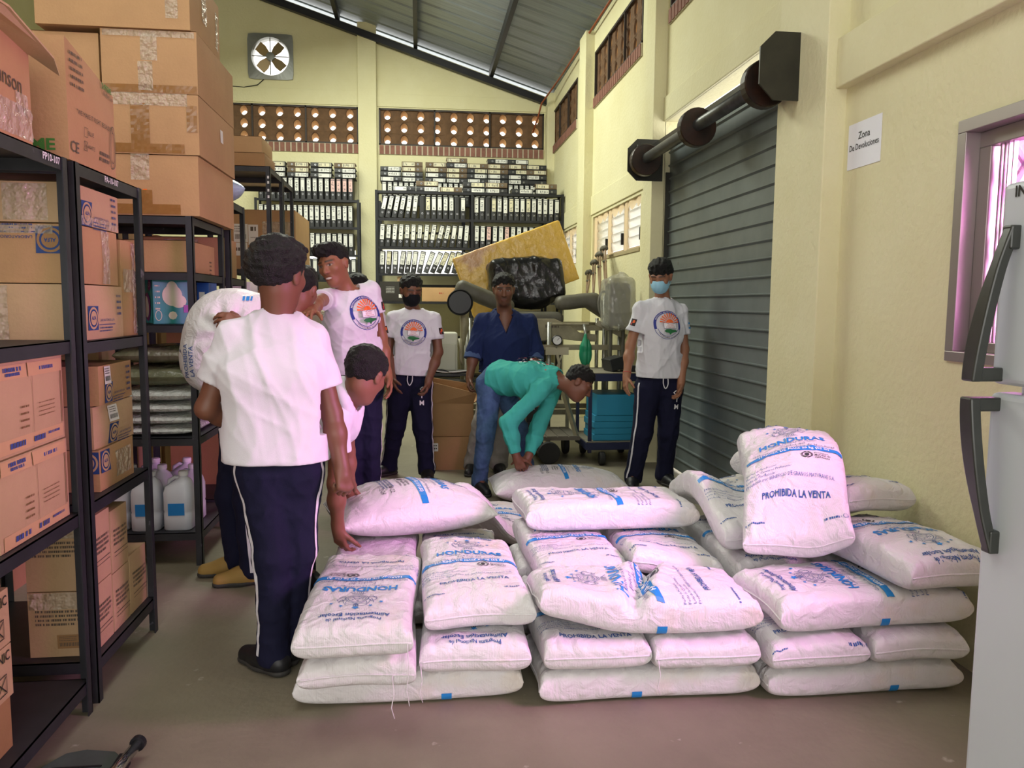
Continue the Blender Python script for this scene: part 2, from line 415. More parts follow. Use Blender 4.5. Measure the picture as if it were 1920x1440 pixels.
for k in range(-4, 14):
    yy = y0 + k * 0.24
    for s in (1, -1):
        a = (WX + 0.15, yy, z0); c = (WX + 0.15, yy + s * 0.75, z1)
        lo, hi = max(0, min((y0 - a[1]) / (c[1] - a[1]), (y1 - a[1]) / (c[1] - a[1]))), min(1, max((y0 - a[1]) / (c[1] - a[1]), (y1 - a[1]) / (c[1] - a[1])))
        if hi - lo > 0.05:
            A, B_ = V(*a), V(*c); q.bar(A + (B_ - A) * lo, A + (B_ - A) * hi, 0.012, 0.022, up=(1, 0, 0))
q.build('window_grille', alum, win)
# louvred windows in the far bays
glassm = mat('frosted_louvre_glass', '#F4F4EC', 0.25, trans=0.85)
curt = mat('thin_curtain', '#E3CBA6', 0.9, alpha=0.85)
def louvre_window(n, rect, panes):
    y0, y1, z0, z1 = rect; w = None; q = MB(); w_ = (y1 - y0) / panes
    for p in range(panes + 1):
        yy = y0 + p * w_; q.box(WX + 0.03, WX + 0.08, max(y0, yy - 0.025), min(y1, yy + 0.025), z0, z1)
    q.box(WX + 0.03, WX + 0.08, y0, y1, z0, z0 + 0.03); q.box(WX + 0.03, WX + 0.08, y0, y1, z1 - 0.03, z1)
    w = struct(q.build('window_%d' % n, mat('louvre_frame', '#C9B79A', 0.5, 0.3)))
    g = MB()
    for k in range(5):
        zz = z0 + 0.05 + k * (z1 - z0 - 0.06) / 5
        g.obox(V(WX + 0.06, (y0 + y1) / 2, zz + 0.045), V(0, 1, 0), unit(V(-0.5, 0, 1)), unit(V(1, 0, 0.5)), (y1 - y0) / 2 - 0.02, 0.052, 0.002)
    g.build('louvre_blades', glassm, w)
    c = MB()
    for p in range(panes):
        ya = y1 - p * w_ - 0.03; pts = [(0.012 * math.sin(k * 1.9), -k * 0.016) for k in range(8)]
        vs = [(WX + 0.02 + a, ya + d, z) for z in (z0 + 0.01, z1 - 0.01) for a, d in pts]
        c.add(vs, [(k, k + 1, 8 + k + 1, 8 + k) for k in range(7)])
        vs = [(WX + 0.02 + 0.008 * math.sin(k), ya - k * w_ / 14, z1 - 0.01 - dz * (1 if dz == 0 else 1 + 0.4 * math.sin(k * 1.3))) for dz in (0, 0.07) for k in range(14)]
        c.add(vs, [(k, k + 1, 14 + k + 1, 14 + k) for k in range(13)])
    c.build('window_curtain', curt, w, smooth=True)
    l = MB()
    for p in range(1, panes + 1): l.box(WX + 0.005, WX + 0.035, y1 - p * w_ + 0.03, y1 - p * w_ + 0.055, z0 + 0.08, z0 + 0.2)
    l.build('louvre_lever', steelm, w)
louvre_window(2, W_MID, 3); louvre_window(3, W_FAR, 3)
q = MB(); q.box(WX - 0.01, WX + 0.1, W_MID[0], W_MID[1], W_MID[2] - 0.03, W_MID[2] + 0.004); struct(q.build('trim_25', mat('sill_stone', '#A69873', 0.7)))

# ---------------------------------------------------------------- roller shutter
shut = mat('shutter_steel', '#7C8484', 0.42, 0.35, vary=0.25, vscale=2.2, col2='#687070', patch=('#5A5148', 5, 0.7))
b = MB(); XS = WX + 0.05; y0, y1 = SHUT[0] - 0.0, SHUT[1] + 0.0
prof = []; z = 0.02; pitch = 0.113
while z < 2.78:
    prof += [(0, z), (0, z + 0.088), (-0.006, z + 0.093), (-0.016, z + 0.1), (-0.016, z + 0.107), (0, z + 0.111)]; z += pitch
prof.append((0, z)); n = len(prof)
vs = [(XS + p[0], yy, p[1]) for yy in (y0, y1) for p in prof] + [(XS + 0.012, yy, p[1]) for yy in (y0, y1) for p in prof]
fs = [(i, i + 1, n + i + 1, n + i) for i in range(n - 1)] + [(2 * n + i, 3 * n + i, 3 * n + i + 1, 2 * n + i + 1) for i in range(n - 1)]
b.add(vs, fs)
door = struct(b.build('door_1', shut))
blackm = mat('bracket_black', '#23231E', 0.35, 0.2, vary=0.5, vscale=7, col2='#33322A')
drumm = mat('drum_grease_black', '#15130F', 0.4, 0.2, vary=0.5, vscale=9, col2='#3A2015')
pipem = mat('pipe_galvanised', '#5A5B5A', 0.4, 0.6, vary=0.4, vscale=12)
def octagon(w, h, c): return [(-w / 2 + c, -h / 2), (w / 2, -h / 2), (w / 2, h / 2), (-w / 2 + c, h / 2), (-w / 2, h / 2 - c), (-w / 2, -h / 2 + c)]
for yy, xc, wd, zc in ((4.12, 1.90, 0.22, 2.667), (6.775, 1.945, 0.31, 2.65)):
    q = MB(); q.prism(octagon(wd, 0.35, 0.08), V(xc, yy, zc), V(1, 0, 0), V(0, 0, 1), V(0, 1, 0), 0.012); q.build('bracket_plate', blackm, door)
q = MB(); q.tube([(1.9, 4.13, 2.63), (1.9, 6.78, 2.63)], 0.042, 20); q.build('axle_pipe', pipem, door, smooth=True)
for yy in (4.3, 5.38, 6.62):
    q = MB(); q.lathe([(0.02, -0.04), (0.125, -0.04), (0.13, -0.03), (0.13, 0.03), (0.125, 0.04), (0.02, 0.04)], (1.9, yy, 2.62), 28, axis=1); q.build('drum_wheel', drumm, door)
    q = MB(); q.tube([(1.9, yy + 0.03, 2.735), (1.9, yy + 0.17, 2.735)], 0.008, 6); q.build('spring_pin', drumm, door)
q = MB(); q.box(1.985, 2.01, 4.13, 6.775, 2.66, 2.77); q.build('support_rail', blackm, door)
q = MB(); q.tube([(1.87, 6.75, 2.77), (1.86, 6.74, 2.68), (1.85, 6.74, 2.62)], 0.009, 8); q.build('pull_hook', pipem, door)
for yy in (SHUT[0] + 0.012, SHUT[1] - 0.012):
    q = MB(); q.box(WX + 0.01, WX + 0.075, yy - 0.012, yy + 0.012, 0, 2.55); q.build('guide_channel', blackm, door)

# ---------------------------------------------------------------- wall fan
fan = thing('exhaust_fan', 'square metal exhaust fan with four blades set high in the back wall', 'fan', ((FAN[0] + FAN[1]) / 2, BY, (FAN[2] + FAN[3]) / 2))
fx, fz = fan.location.x, fan.location.z
fanm = mat('fan_grey', '#8A8C88', 0.4, 0.4); q = MB(); K = 40
sq, ci = [], []
for k in range(K):
    a = 2 * math.pi * k / K; ca, sa = math.cos(a), math.sin(a); t = min(1 / max(abs(ca), abs(sa)), 1.36)
    sq.append((ca * t * 0.335, sa * t * 0.335)); ci.append((ca * 0.265, sa * 0.265))
vs = [(fx + p[0], BY - d, fz + p[1]) for d, ring in ((0.0, sq), (0.03, sq), (0.045, [(x * 1.06, y * 1.06) for x, y in ci]), (0.0, ci), (-0.1, ci)) for p in ring]
q.add(vs, [(l * K + k, l * K + (k + 1) % K, (l + 1) * K + (k + 1) % K, (l + 1) * K + k) for l in range(4) for k in range(K)])
q.build('fan_frame', fanm, fan, smooth=False)
for k in range(4):
    q = MB(); a = math.pi / 4 + k * math.pi / 2 + 0.12; ca, sa = math.cos(a), math.sin(a)
    rad, tan = V(ca, 0, sa), V(-sa, 0, ca); o = V(fx, BY + 0.0, fz)
    pts = [(0.05, -0.045), (0.15, -0.085), (0.24, -0.085), (0.25, 0.06), (0.15, 0.07), (0.05, 0.04)]
    q.prism(pts, o, rad, unit(tan + V(0, 0.35, 0)), V(0, 1, 0), 0.006); q.build('fan_blade', mat('fan_blade_brass', '#9A8560', 0.4, 0.3), fan)
q = MB(); q.lathe([(0.01, -0.06), (0.06, -0.055), (0.065, 0.03), (0.01, 0.035)], (fx, BY, fz), 20, axis=1); q.build('fan_hub', fanm, fan, smooth=False)
for a in ((1, 0), (0, 1)):
    q = MB(); q.tube([(fx - 0.27 * a[0], BY - 0.035, fz - 0.27 * a[1]), (fx + 0.27 * a[0], BY - 0.035, fz + 0.27 * a[1])], 0.008, 6); q.build('guard_bar', fanm, fan)
q = MB(); q.tube([(fx - 0.1, BY - 0.02, fz - 0.33), (fx - 0.2, BY - 0.02, fz - 0.42), (fx - 0.4, BY - 0.012, fz - 0.46), (fx - 0.62, BY - 0.012, fz - 0.45)], 0.007, 6); q.build('power_cord', steelm, fan)
# orange cable in the corner under the roof
q = MB(); q.tube([(2.06, 8.2, 4.66), (2.05, 10.0, 4.66), (2.02, 11.4, 4.63), (1.96, 12.35, 4.58), (1.9, 12.42, 4.5), (1.86, 12.55, 4.3), (1.8, 12.66, 4.1)], 0.013, 8)
tag(q.build('cable', mat('orange_cable', '#8E4A2A', 0.5), smooth=True, origin=(2.06, 8.2, 4.66)), 'thin orange cable hanging under the roof corner beside the far vent blocks', 'cable')
# paper sign
q = MB(); q.box(WX - 0.003, WX - 0.0006, 3.505, 3.787, 2.075, 2.292)
sg = tag(q.build('paper_sign', mat('sign_paper', '#E6E8F0', 0.7), origin=(WX - 0.002, 3.646, 2.18)), 'white sheet of paper with two printed lines taped on the yellow wall', 'sign')
q = MB(); fl = Flat(); fl.text('Zona', 0, 0.04, 0.048, 0, 0, 0.012); fl.text('De Devoluciones', 0, -0.01, 0.05, 0, 0, 0.012, wmax=0.25)
for vs, fs, m in fl.p: q.flat(vs, fs, V(WX - 0.0035, 3.646, 2.185), V(0, -1, 0), V(0, 0, 1), 0.0005, m)
q.build('lettering', mat('ink_black', '#1B1B20', 0.6), sg)
# ---------------------------------------------------------------- steel shelving
shelfm = mat('shelf_steel', '#3A3B42', 0.5, 0.35, vary=0.45, vscale=5, col2='#2A2A2F', patch=('#6C6674', 14, 0.69))
chalk = mat('chalk_white', '#E4E4E4', 0.8)
def rack(label, x0, x1, y0, y1, top, levels, extra=0.0):
    t = thing('shelving_unit', label, 'shelf', ((x0 + x1) / 2, (y0 + y1) / 2, 0), group='black steel shelving along the aisle')
    for x in (x0, x1):
        for y in (y0, y1):
            q = MB(); sx = 1 if x == x0 else -1; sy = 1 if y == y0 else -1
            q.box(min(x, x + sx * 0.034), max(x, x + sx * 0.034), min(y, y + sy * 0.004), max(y, y + sy * 0.004), 0, top + extra)
            q.box(min(x, x + sx * 0.004), max(x, x + sx * 0.004), min(y, y + sy * 0.034), max(y, y + sy * 0.034), 0, top + extra)
            q.build('post', shelfm, t)
    for z in levels:
        q = MB(); e = 0.005
        q.box(x0 + e, x1 - e, y0 + e, y1 - e, z - 0.004, z)
        for a in ((x0 + e, x0 + e + 0.004, y0 + e, y1 - e), (x1 - e - 0.004, x1 - e, y0 + e, y1 - e), (x0 + e, x1 - e, y0 + e, y0 + e + 0.004), (x0 + e, x1 - e, y1 - e - 0.004, y1 - e)):
            q.box(*a, z - 0.042, z)
        q.build('shelf_board', shelfm, t)
    return t
r1 = rack('black steel shelving unit closest to the camera with an empty lowest shelf', -1.72, -1.115, 1.72, 2.735, 1.855, (0.12, 0.70, 1.275, 1.855))
r2 = rack('black steel shelving unit holding the cartons with round blue logos', -1.72, -1.115, 2.79, 3.42, 1.857, (0.15, 0.71, 1.265, 1.857))
r3 = rack('black steel shelving unit holding plastic jugs and teal boxes', -1.78, -1.15, 4.27, 4.93, 1.84, (0.18, 0.69, 1.285, 1.555, 1.84))
r4 = rack('lower black steel shelving unit with a blue plastic bag on top', -1.78, -1.15, 5.09, 5.53, 2.03, (0.16, 0.9, 1.553, 2.03))
r5 = rack('tall black steel shelving unit with two cartons on its top board', -1.78, -1.15, 6.49, 7.09, 2.465, (0.16, 1.0, 2.465))
r6 = rack('tall black steel shelving unit behind the one with two top cartons', -1.78, -1.15, 7.11, 7.66, 2.465, (0.16, 1.0, 2.465))
r7 = rack('lower steel shelving unit near the binders at the far end of the aisle', -1.8, -1.1, 7.72, 9.0, 1.715, (0.16, 0.9, 1.715))
q = MB(); fl = Flat(); fl.text('PP10-107', 0, 0, 0.03, 0, 0, 0.02)
for vs, fs, m in fl.p: q.flat(vs, fs, V(-1.115, 2.62, 1.835), V(0, 1, 0), V(0, 0, 1), 0.0015)
q.build('chalk_writing', chalk, r1)
q = MB(); fl = Flat(); fl.text('PA-10-107', 0, 0, 0.03, 0, 0, 0.02)
for vs, fs, m in fl.p: q.flat(vs, fs, V(-1.115, 3.1, 1.837), V(0, 1, 0), V(0, 0, 1), 0.0015)
q.build('chalk_writing', chalk, r2)
q = MB()
for z in (2.22, 2.27, 2.33, 2.37): q.box(-1.172, -1.158, 6.4875, 6.4895, z, z + 0.02)
q.build('paper_sticker', chalk, r5)

# ---------------------------------------------------------------- cartons
cb = [mat('cardboard_kraft', '#BD966A', 0.75, vary=0.12, vscale=5, bump=0.08, bscale=90), mat('cardboard_light', '#C6A680', 0.75, vary=0.1, vscale=5, bump=0.08, bscale=90),
      mat('cardboard_brown', '#A88056', 0.78, vary=0.14, vscale=5, bump=0.08, bscale=90)]
edgem = mat('cardboard_edge', '#8C6238', 0.9)
blue = mat('print_blue', '#23427E', 0.6); greyink = mat('print_grey', '#5E5348', 0.7); green = mat('print_green', '#3F7F32', 0.6); blk = mat('print_black', '#2B2723', 0.7)
whitem = mat('paper_white', '#E9E7E4', 0.6); orange = mat('sticker_orange', '#FF7A20', 0.6)
tape_brown = mat('brown_tape', '#9A6E3C', 0.22, spec=0.7, vary=0.2, vscale=12)
def clear_tape():
    m = bpy.data.materials.new('clear_tape'); m.use_nodes = True; nt = m.node_tree; N = nt.nodes; L = nt.links
    b = N['Principled BSDF']; b.inputs['Base Color'].default_value = (0.75, 0.68, 0.55, 1); b.inputs['Roughness'].default_value = 0.12; b.inputs['Alpha'].default_value = 0.4
    b.inputs['Specular IOR Level'].default_value = 0.9
    tc = N.new('ShaderNodeTexCoord'); no = N.new('ShaderNodeTexNoise'); no.inputs['Scale'].default_value = 30; L.new(tc.outputs['Object'], no.inputs['Vector'])
    bp = N.new('ShaderNodeBump'); bp.inputs['Strength'].default_value = 1.0; bp.inputs['Distance'].default_value = 0.04
    L.new(no.outputs[0], bp.inputs['Height']); L.new(bp.outputs[0], b.inputs['Normal'])
    return m
tape_clear = clear_tape()
FACES = {'-y': lambda x, y, z: (V(0, -y / 2, z / 2), V(1, 0, 0), V(0, 0, 1)), '+x': lambda x, y, z: (V(x / 2, 0, z / 2), V(0, 1, 0), V(0, 0, 1)),
         '+z': lambda x, y, z: (V(0, 0, z), V(1, 0, 0), V(0, 1, 0)), '-x': lambda x, y, z: (V(-x / 2, 0, z / 2), V(0, -1, 0), V(0, 0, 1))}
def scrib(f, x0, x1, y, h, m=0, seed=0):
    r = random.Random(seed * 31 + int(x0 * 1e4) + int(y * 1e4)); x = x0
    while x < x1:
        w = r.uniform(0.25, 0.9) * h; f.add(rect2d(x, min(x + w, x1), y - h / 2, y + h / 2), m); x += w + h * (0.25 if r.random() < 0.8 else 0.7)
    return f
def wrinkled(w, h, nx, ny, amp, seed):
    r = np.random.default_rng(seed); vs, fs = rect2d(-w / 2, w / 2, -h / 2, h / 2, nx, ny)
    return vs, fs, r.uniform(0, amp, len(vs))
def carton(label, x0, x1, y0, y1, z0, z1, m=0, rz=0.0, tapes=(), prints=(), seam=True, group=None, name='cardboard_box', slope=0.0, bulge=0.005):
    """Closed corrugated box. tapes: (face, cx, cy, w, h, clear); prints: (face, Flat, materials, name)."""
    cx, cy = (x0 + x1) / 2, (y0 + y1) / 2; X, Y, Z = x1 - x0, y1 - y0, z1 - z0
    q = MB(); nx = 6
    # each side is a gently bulged grid
    for fc in ('-y', '+x', '+z', '-x'):
        o, u, v = FACES[fc](X, Y, Z); n = np.cross(u, v); W = X if fc in ('-y', '+z') else Y; H = Y if fc == '+z' else Z
        vs, fs = rect2d(-W / 2, W / 2, -H / 2, H / 2, nx, nx)
        q.add([o + a * u + b_ * v + n * bulge * (1 - (2 * a / W) ** 2) * (1 - (2 * b_ / H) ** 2) * (0 if fc == '+z' else 1) for a, b_ in vs], fs)
    q.add([(-X / 2, Y / 2, 0), (X / 2, Y / 2, 0), (X / 2, Y / 2, Z), (-X / 2, Y / 2, Z)], [(1, 0, 3, 2)])
    q.add([(-X / 2, -Y / 2, 0), (X / 2, -Y / 2, 0), (X / 2, Y / 2, 0), (-X / 2, Y / 2, 0)], [(3, 2, 1, 0)])
    if slope: q.v = [(p[0], p[1], p[2] - slope * (p[1] / Y + 0.5) * p[2] / Z) for p in q.v]
    o = q.build(name, [cb[m] if isinstance(m, int) else m, edgem]); o.location = (cx, cy, z0); o.rotation_euler = (0, 0, rz)
    tag(o, label, 'box', group)
    def sub(nm, vs3, fs, mats, mi=None):
        me = bpy.data.meshes.new(nm); me.from_pydata([tuple(p) for p in vs3], [], fs)
        for k in (mats if isinstance(mats, (list, tuple)) else [mats]): me.materials.append(k)
        if mi: me.polygons.foreach_set('material_index', mi)
        c = bpy.data.objects.new(nm, me); COL.objects.link(c); c.parent = o; return c
    bl = lambda fc, a, b_: bulge * max(0, 1 - (2 * a / (X if fc in ('-y', '+z') else Y)) ** 2) * max(0, 1 - (2 * b_ / Z) ** 2) if fc != '+z' else 0.001
    if seam:       # closed top flaps seen as a thin slot along the top
        sub('top_flap', [(-X / 2 + 0.002, -Y / 2 + 0.002, Z + 0.0035), (X / 2 - 0.002, -Y / 2 + 0.002, Z + 0.0035), (X / 2 - 0.002, -0.002, Z + 0.0035), (-X / 2 + 0.002, -0.002, Z + 0.0035)], [(0, 1, 2, 3)], cb[m] if isinstance(m, int) else m)
    for k, (fc, a, b_, w, h, cl) in enumerate(tapes):
        p, u, v = FACES[fc](X, Y, Z); n = np.cross(u, v)
        vs, fs, d = wrinkled(w, h, max(2, int(w / 0.015)), max(2, int(h / 0.015)), 0.004 if cl else 0.0015, k + int(abs(cx) * 97))
        sub('packing_tape', [p + (q_[0] + a) * u + (q_[1] + b_) * v + n * (0.002 + bl(fc, q_[0] + a, q_[1] + b_) + dd) for q_, dd in zip(vs, d)], fs, tape_clear if cl else tape_brown)
    for fc, f, mats, nm in prints:
        p, u, v = FACES[fc](X, Y, Z); n = np.cross(u, v); vs3 = []; fs3 = []; mi = []
        for li, (vs, fs, mm) in enumerate(f.p):
            k = len(vs3); vs3 += [p + q_[0] * u + q_[1] * v + n * (0.0025 + 0.0004 * min(li, 4) + bl(fc, *q_)) for q_ in vs]; fs3 += [tuple(i + k for i in g) for g in fs]; mi += [mm] * len(fs)
        sub(nm, vs3, fs3, mats, mi)
    return o
def alfa(dx, dy, s=0.1, flip=False, txt=True):
    f = Flat(); k = -1 if flip else 1
    f.add(rect2d(dx - s / 2, dx + s / 2, dy - s / 2, dy + s / 2), 0); f.add(ring2d(dx, dy, s * 0.42, s * 0.42, s * 0.09), 1); f.add(disc2d(dx, dy, s * 0.3, s * 0.3), 1)
    f.text('ALFA', dx, dy, s * 0.22, 0, 180 if flip else 0, 0.03, wmax=s * 0.42)
    if txt:
        f.add(rect2d(dx + k * s * 0.5, dx + k * s * 2.3, dy - s * 0.3, dy - s * 0.27) if not flip else rect2d(dx - s * 2.3, dx - s * 0.5, dy + s * 0.27, dy + s * 0.3), 0)
        f.text('LABORATORIOS ALFA', dx + k * s * 1.4, dy - k * s * 0.1, s * 0.16, 0, 180 if flip else 0, wmax=s * 1.6)
        for j in range(2): scrib(f, dx + (s * 0.6 if k > 0 else -s * 2.0), dx + (s * 2.0 if k > 0 else -s * 0.6), dy - k * s * (0.42 + 0.13 * j), s * 0.06, 0, j)
    return f
kraft_l = [blue, cb[1]]
def side_marks(f, x, y, n=5, m=0):
    for i in range(n): scrib(f, x, x + 0.045, y - i * 0.022, 0.009, m, i)
    return f
# second unit, upper bay: three cartons with the blue square logo, one tall taped carton
f = alfa(-0.1, -0.025, 0.085); side_marks(f, 0.12, 0.05)
carton('cardboard box with blue logo, topmost of its stack on the upper shelf', -1.68, -1.145, 2.835, 3.235, 1.6625, 1.795, 1, tapes=[('-y', 0.12, 0, 0.14, 0.12, True), ('+x', 0.0, -0.05, 0.36, 0.03, True)], prints=[('+x', f, kraft_l, 'printed_logo')])
f = alfa(0.19, 0.045, 0.09, True)
carton('cardboard box with no logo on its aisle side, middle of the upper shelf stack', -1.68, -1.145, 2.84, 3.21, 1.4615, 1.6585, 0, tapes=[('+x', 0.06, 0, 0.07, 0.19, True), ('-y', 0.0, 0.08, 0.4, 0.03, True)], prints=[('-y', f, [blue, cb[2]], 'printed_logo')])
f = alfa(-0.09, -0.02, 0.085); side_marks(f, 0.13, 0.06, 4)
carton('cardboard box with blue logo, bottom of the stack on the upper shelf', -1.68, -1.145, 2.835, 3.245, 1.2665, 1.4575, 1, tapes=[('-y', -0.0, 0, 0.1, 0.18, True)], prints=[('+x', f, kraft_l, 'printed_logo')])
carton('tall taped cardboard box standing behind the upper shelf logo stack', -1.6, -1.15, 3.26, 3.405, 1.2665, 1.64, 0, tapes=[('+x', 0.05, 0.0, 0.05, 0.36, True), ('+x', 0.0, 0.03, 0.13, 0.09, True)])
# second unit, middle bay
def barcode(f, x, y, w, h, m=1, b=2):
    f.add(rect2d(x - w / 2, x + w / 2, y - h / 2, y + h / 2), m)
    for i in range(3): scrib(f, x - w * 0.42, x + w * 0.3, y + h * (0.36 - 0.13 * i), h * 0.05, b, i)
    r = random.Random(5); xx = x - w * 0.4
    while xx < x + w * 0.4:
        k = r.uniform(0.01, 0.035) * w; f.add(rect2d(xx, xx + k, y - h * 0.33, y - h * 0.06), b); xx += k * 2
    return f
f = alfa(-0.09, -0.03, 0.075); barcode(f, -0.1, 0.035, 0.06, 0.065, 2, 3); side_marks(f, 0.1, 0.05, 5)
carton('cardboard box with a barcode label above its logo, top of the middle shelf stack', -1.56, -1.15, 2.975, 3.33, 1.025, 1.168, 0, 0.03, prints=[('+x', f, [blue, cb[1], whitem, blk], 'printed_logo')])
f = alfa(-0.03, -0.035, 0.075); barcode(f, -0.03, 0.04, 0.08, 0.06, 2, 3)
carton('dented cardboard box with a crumpled label, middle of the middle shelf stack', -1.55, -1.155, 2.97, 3.325, 0.868, 1.0215, 1, -0.04, prints=[('+x', f, [blue, cb[1], whitem, blk], 'printed_logo')], bulge=0.012)
f = alfa(-0.12, 0.03, 0.08, txt=False)
carton('cardboard box with blue logo by its corner, bottom of the middle shelf stack', -1.55, -1.15, 2.97, 3.31, 0.7115, 0.8645, 0, tapes=[('+x', 0.05, 0, 0.16, 0.1, True)], prints=[('+x', f, kraft_l, 'printed_logo'), ('-y', alfa(0.16, 0.03, 0.08, txt=False), kraft_l, 'printed_logo')])
# second unit, bottom bay: pharmaceutical cartons with line text
def lines(x0, x1, y, n=4, h=0.008, m=0, seed=1):
    f = Flat()
    for i in range(n): scrib(f, x0, x1 - (0.03 if i == n - 1 else 0), y - i * h * 1.9, h, m, seed + i)
    return f
def pbox(label, y0, y1, z0, z1, seed, code=False):
    w = y1 - y0; f = lines(-w * 0.4, w * 0.35, 0.04, 4, 0.009, 0, seed); f.add(rect2d(-w * 0.4, w * 0.42, -0.045, -0.042), 0); f.add(rect2d(-w * 0.4, w * 0.42, -0.06, -0.058), 0)
    g = lines(-0.08, 0.08, 0.05, 4, 0.008, 0, seed + 9)
    if code: barcode(g, 0.03, -0.06, 0.08, 0.05, 1, 0)
    carton(label, -1.36, -1.15, y0, y1, z0, z1, 1, prints=[('+x', f, [greyink], 'printed_lines'), ('-y', g, [greyink, cb[2]], 'printed_lines')], tapes=[('-y', 0, z1 - z0 - (z1 - z0) / 2 - 0.03, 0.2, 0.06, True)])
pbox('upright cardboard box with lines of print, upper one beside the shelf post', 2.845, 3.035, 0.3895, 0.64, 3)
pbox('upright cardboard box with lines of print, lower one beside the shelf post', 2.845, 3.035, 0.1515, 0.3855, 5, True)
pbox('upright cardboard box with a brown mark, upper one of the second floor-level stack', 3.045, 3.21, 0.3795, 0.618, 8)
pbox('upright cardboard box, lower one of the second stack on the bottom shelf', 3.045, 3.21, 0.1515, 0.3755, 12)
pbox('single short upright cardboard box at the far end of the bottom shelf', 3.22, 3.405, 0.1515, 0.392, 15)
# first unit: two rosy cartons with torn flaps, PLENIC cartons
def flap_prints(seed):
    f = Flat(); f.add(rect2d(-0.2, 0.2, -0.125, -0.085), 1); f.add(rect2d(-0.2, -0.03, 0.085, 0.125), 1); f.add(rect2d(-0.02, 0.2, 0.085, 0.125), 1)
    scrib(f, -0.16, -0.06, 0.112, 0.012, 0, seed); scrib(f, -0.15, -0.07, 0.098, 0.009, 0, seed + 1); scrib(f, 0.05, 0.14, 0.105, 0.011, 0, seed + 2)
    scrib(f, -0.14, -0.05, -0.105, 0.016, 0, seed + 3); scrib(f, 0.0, 0.07, -0.105, 0.016, 0, seed + 4); scrib(f, 0.09, 0.17, -0.1, 0.008, 0, seed + 5)
    for i in range(4): scrib(f, 0.03, 0.14, 0.0 - i * 0.013, 0.003, 2, i)
    for i in range(4): scrib(f, -0.08, -0.03, 0.0 - i * 0.02, 0.006, 2, i + 4)
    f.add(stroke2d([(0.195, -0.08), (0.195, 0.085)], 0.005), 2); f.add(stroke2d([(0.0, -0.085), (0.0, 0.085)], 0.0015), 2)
    return f
pr = [mat('print_violet', '#3F4E93', 0.6), mat('cardboard_flap', '#CFA67C', 0.75), mat('cardboard_dark_line', '#7A5435', 0.9)]  # last one: darker brown for thin lines and small print
carton('cardboard tray box with folded printed flaps, upper one on the nearest shelf', -1.6, -1.15, 2.275, 2.705, 0.961, 1.228, 1, prints=[('+x', flap_prints(3), pr, 'printed_flap')])
carton('cardboard tray box with folded printed flaps, lower one on the nearest shelf', -1.6, -1.145, 2.265, 2.70, 0.7015, 0.957, 1, prints=[('+x', flap_prints(9), pr, 'printed_flap')])
for nm, z0, z1 in (('upper', 0.4305, 0.59), ('lower', 0.2755, 0.4265)):
    f = Flat(); f.text('LENIC', 0.135, 0.048, 0.04, 0, 0, 0.01, wmax=0.1); f.add(stroke2d([(0.1, -0.055), (0.16, -0.055), (0.16, 0.0), (0.1, 0.0)], 0.004, True)); f.add(stroke2d([(0.105, -0.05), (0.155, -0.005)], 0.004)); f.add(stroke2d([(0.105, -0.005), (0.155, -0.05)], 0.004))
    f.text('P', 0.03, -0.03, 0.07, 0, 0, 0.02)
    carton('cardboard box with a crossed square print, %s of the pair on the lowest near shelf' % nm, -1.5, -1.165, 1.93, 2.33, z0, z1, 1, prints=[('+x', f, [blk], 'printed_lettering')])
carton('plain cardboard box under the pair with crossed squares', -1.5, -1.17, 1.92, 2.32, 0.1215, 0.2715, 2)
carton('narrow dark cardboard box with white stripe behind the crossed square pair', -1.6, -1.43, 2.5, 2.68, 0.1215, 0.52, 2, tapes=[('-y', 0.03, 0.05, 0.04, 0.15, True)])
# on top of the first two units
f = Flat(); f.text('Johnson & Johnson', -0.02, 0.02, 0.07, 0, -3, 0.0, wmax=0.46)
carton('cardboard box with large script lettering, open flaps, nearest on top of the shelving', -1.62, -1.125, 2.0, 2.53, 1.8565, 2.14, 0, prints=[('+x', f, [greyink], 'printed_lettering')], tapes=[('+x', 0.16, -0.09, 0.2, 0.09, True), ('+x', 0.2, -0.04, 0.07, 0.06, True)], seam=False)
jj = [o for o in COL.objects if o.get('label', '').startswith('cardboard box with large script')][0]
q = MB(); x0 = -1.125
q.add([(x0 - 0.1, 1.98, 2.20), (x0 + 0.05, 1.98, 2.16), (x0 + 0.085, 2.25, 2.15), (x0 + 0.07, 2.53, 2.105), (x0 + 0.03, 2.66, 2.09), (x0 - 0.1, 2.56, 2.21), (x0 - 0.3, 2.4, 2.30), (x0 - 0.3, 1.98, 2.30)], [(0, 1, 2, 3), (0, 3, 4, 5), (0, 5, 6, 7)])
q.v += [(a, b_, c + 0.006) for a, b_, c in q.v]; q.f += [tuple(8 + i for i in reversed(g)) for g in q.f] + [(1, 9, 10, 2), (2, 10, 11, 3), (3, 11, 12, 4), (4, 12, 13, 5)]; q.m = [0] * len(q.f)
q.build('open_flap', cb[1], jj)
f = Flat(); f.text('"WE MAKE IT RIGHT, BECAUSE WE..."', 0.02, -0.03, 0.03, 0, 0, 0, wmax=0.33); f.text('SUPREME', 0.12, 0.11, 0.04, 1, 0, 0.03, wmax=0.1); f.text('Bouffant Caps', 0.13, 0.085, 0.02, 0, 0, 0, wmax=0.1)
f.text('CE', -0.165, -0.15, 0.05, 0, 0, 0.01); f.add(stroke2d([(-0.1, -0.1), (-0.075, -0.1), (-0.075, -0.07), (-0.1, -0.07)], 0.002, True)); f.add(stroke2d([(-0.1, -0.145), (-0.075, -0.145), (-0.075, -0.115), (-0.1, -0.115)], 0.002, True)); f.add(stroke2d([(-0.1, -0.145), (-0.075, -0.115)], 0.002)); f.add(stroke2d([(-0.1, -0.115), (-0.075, -0.145)], 0.002))
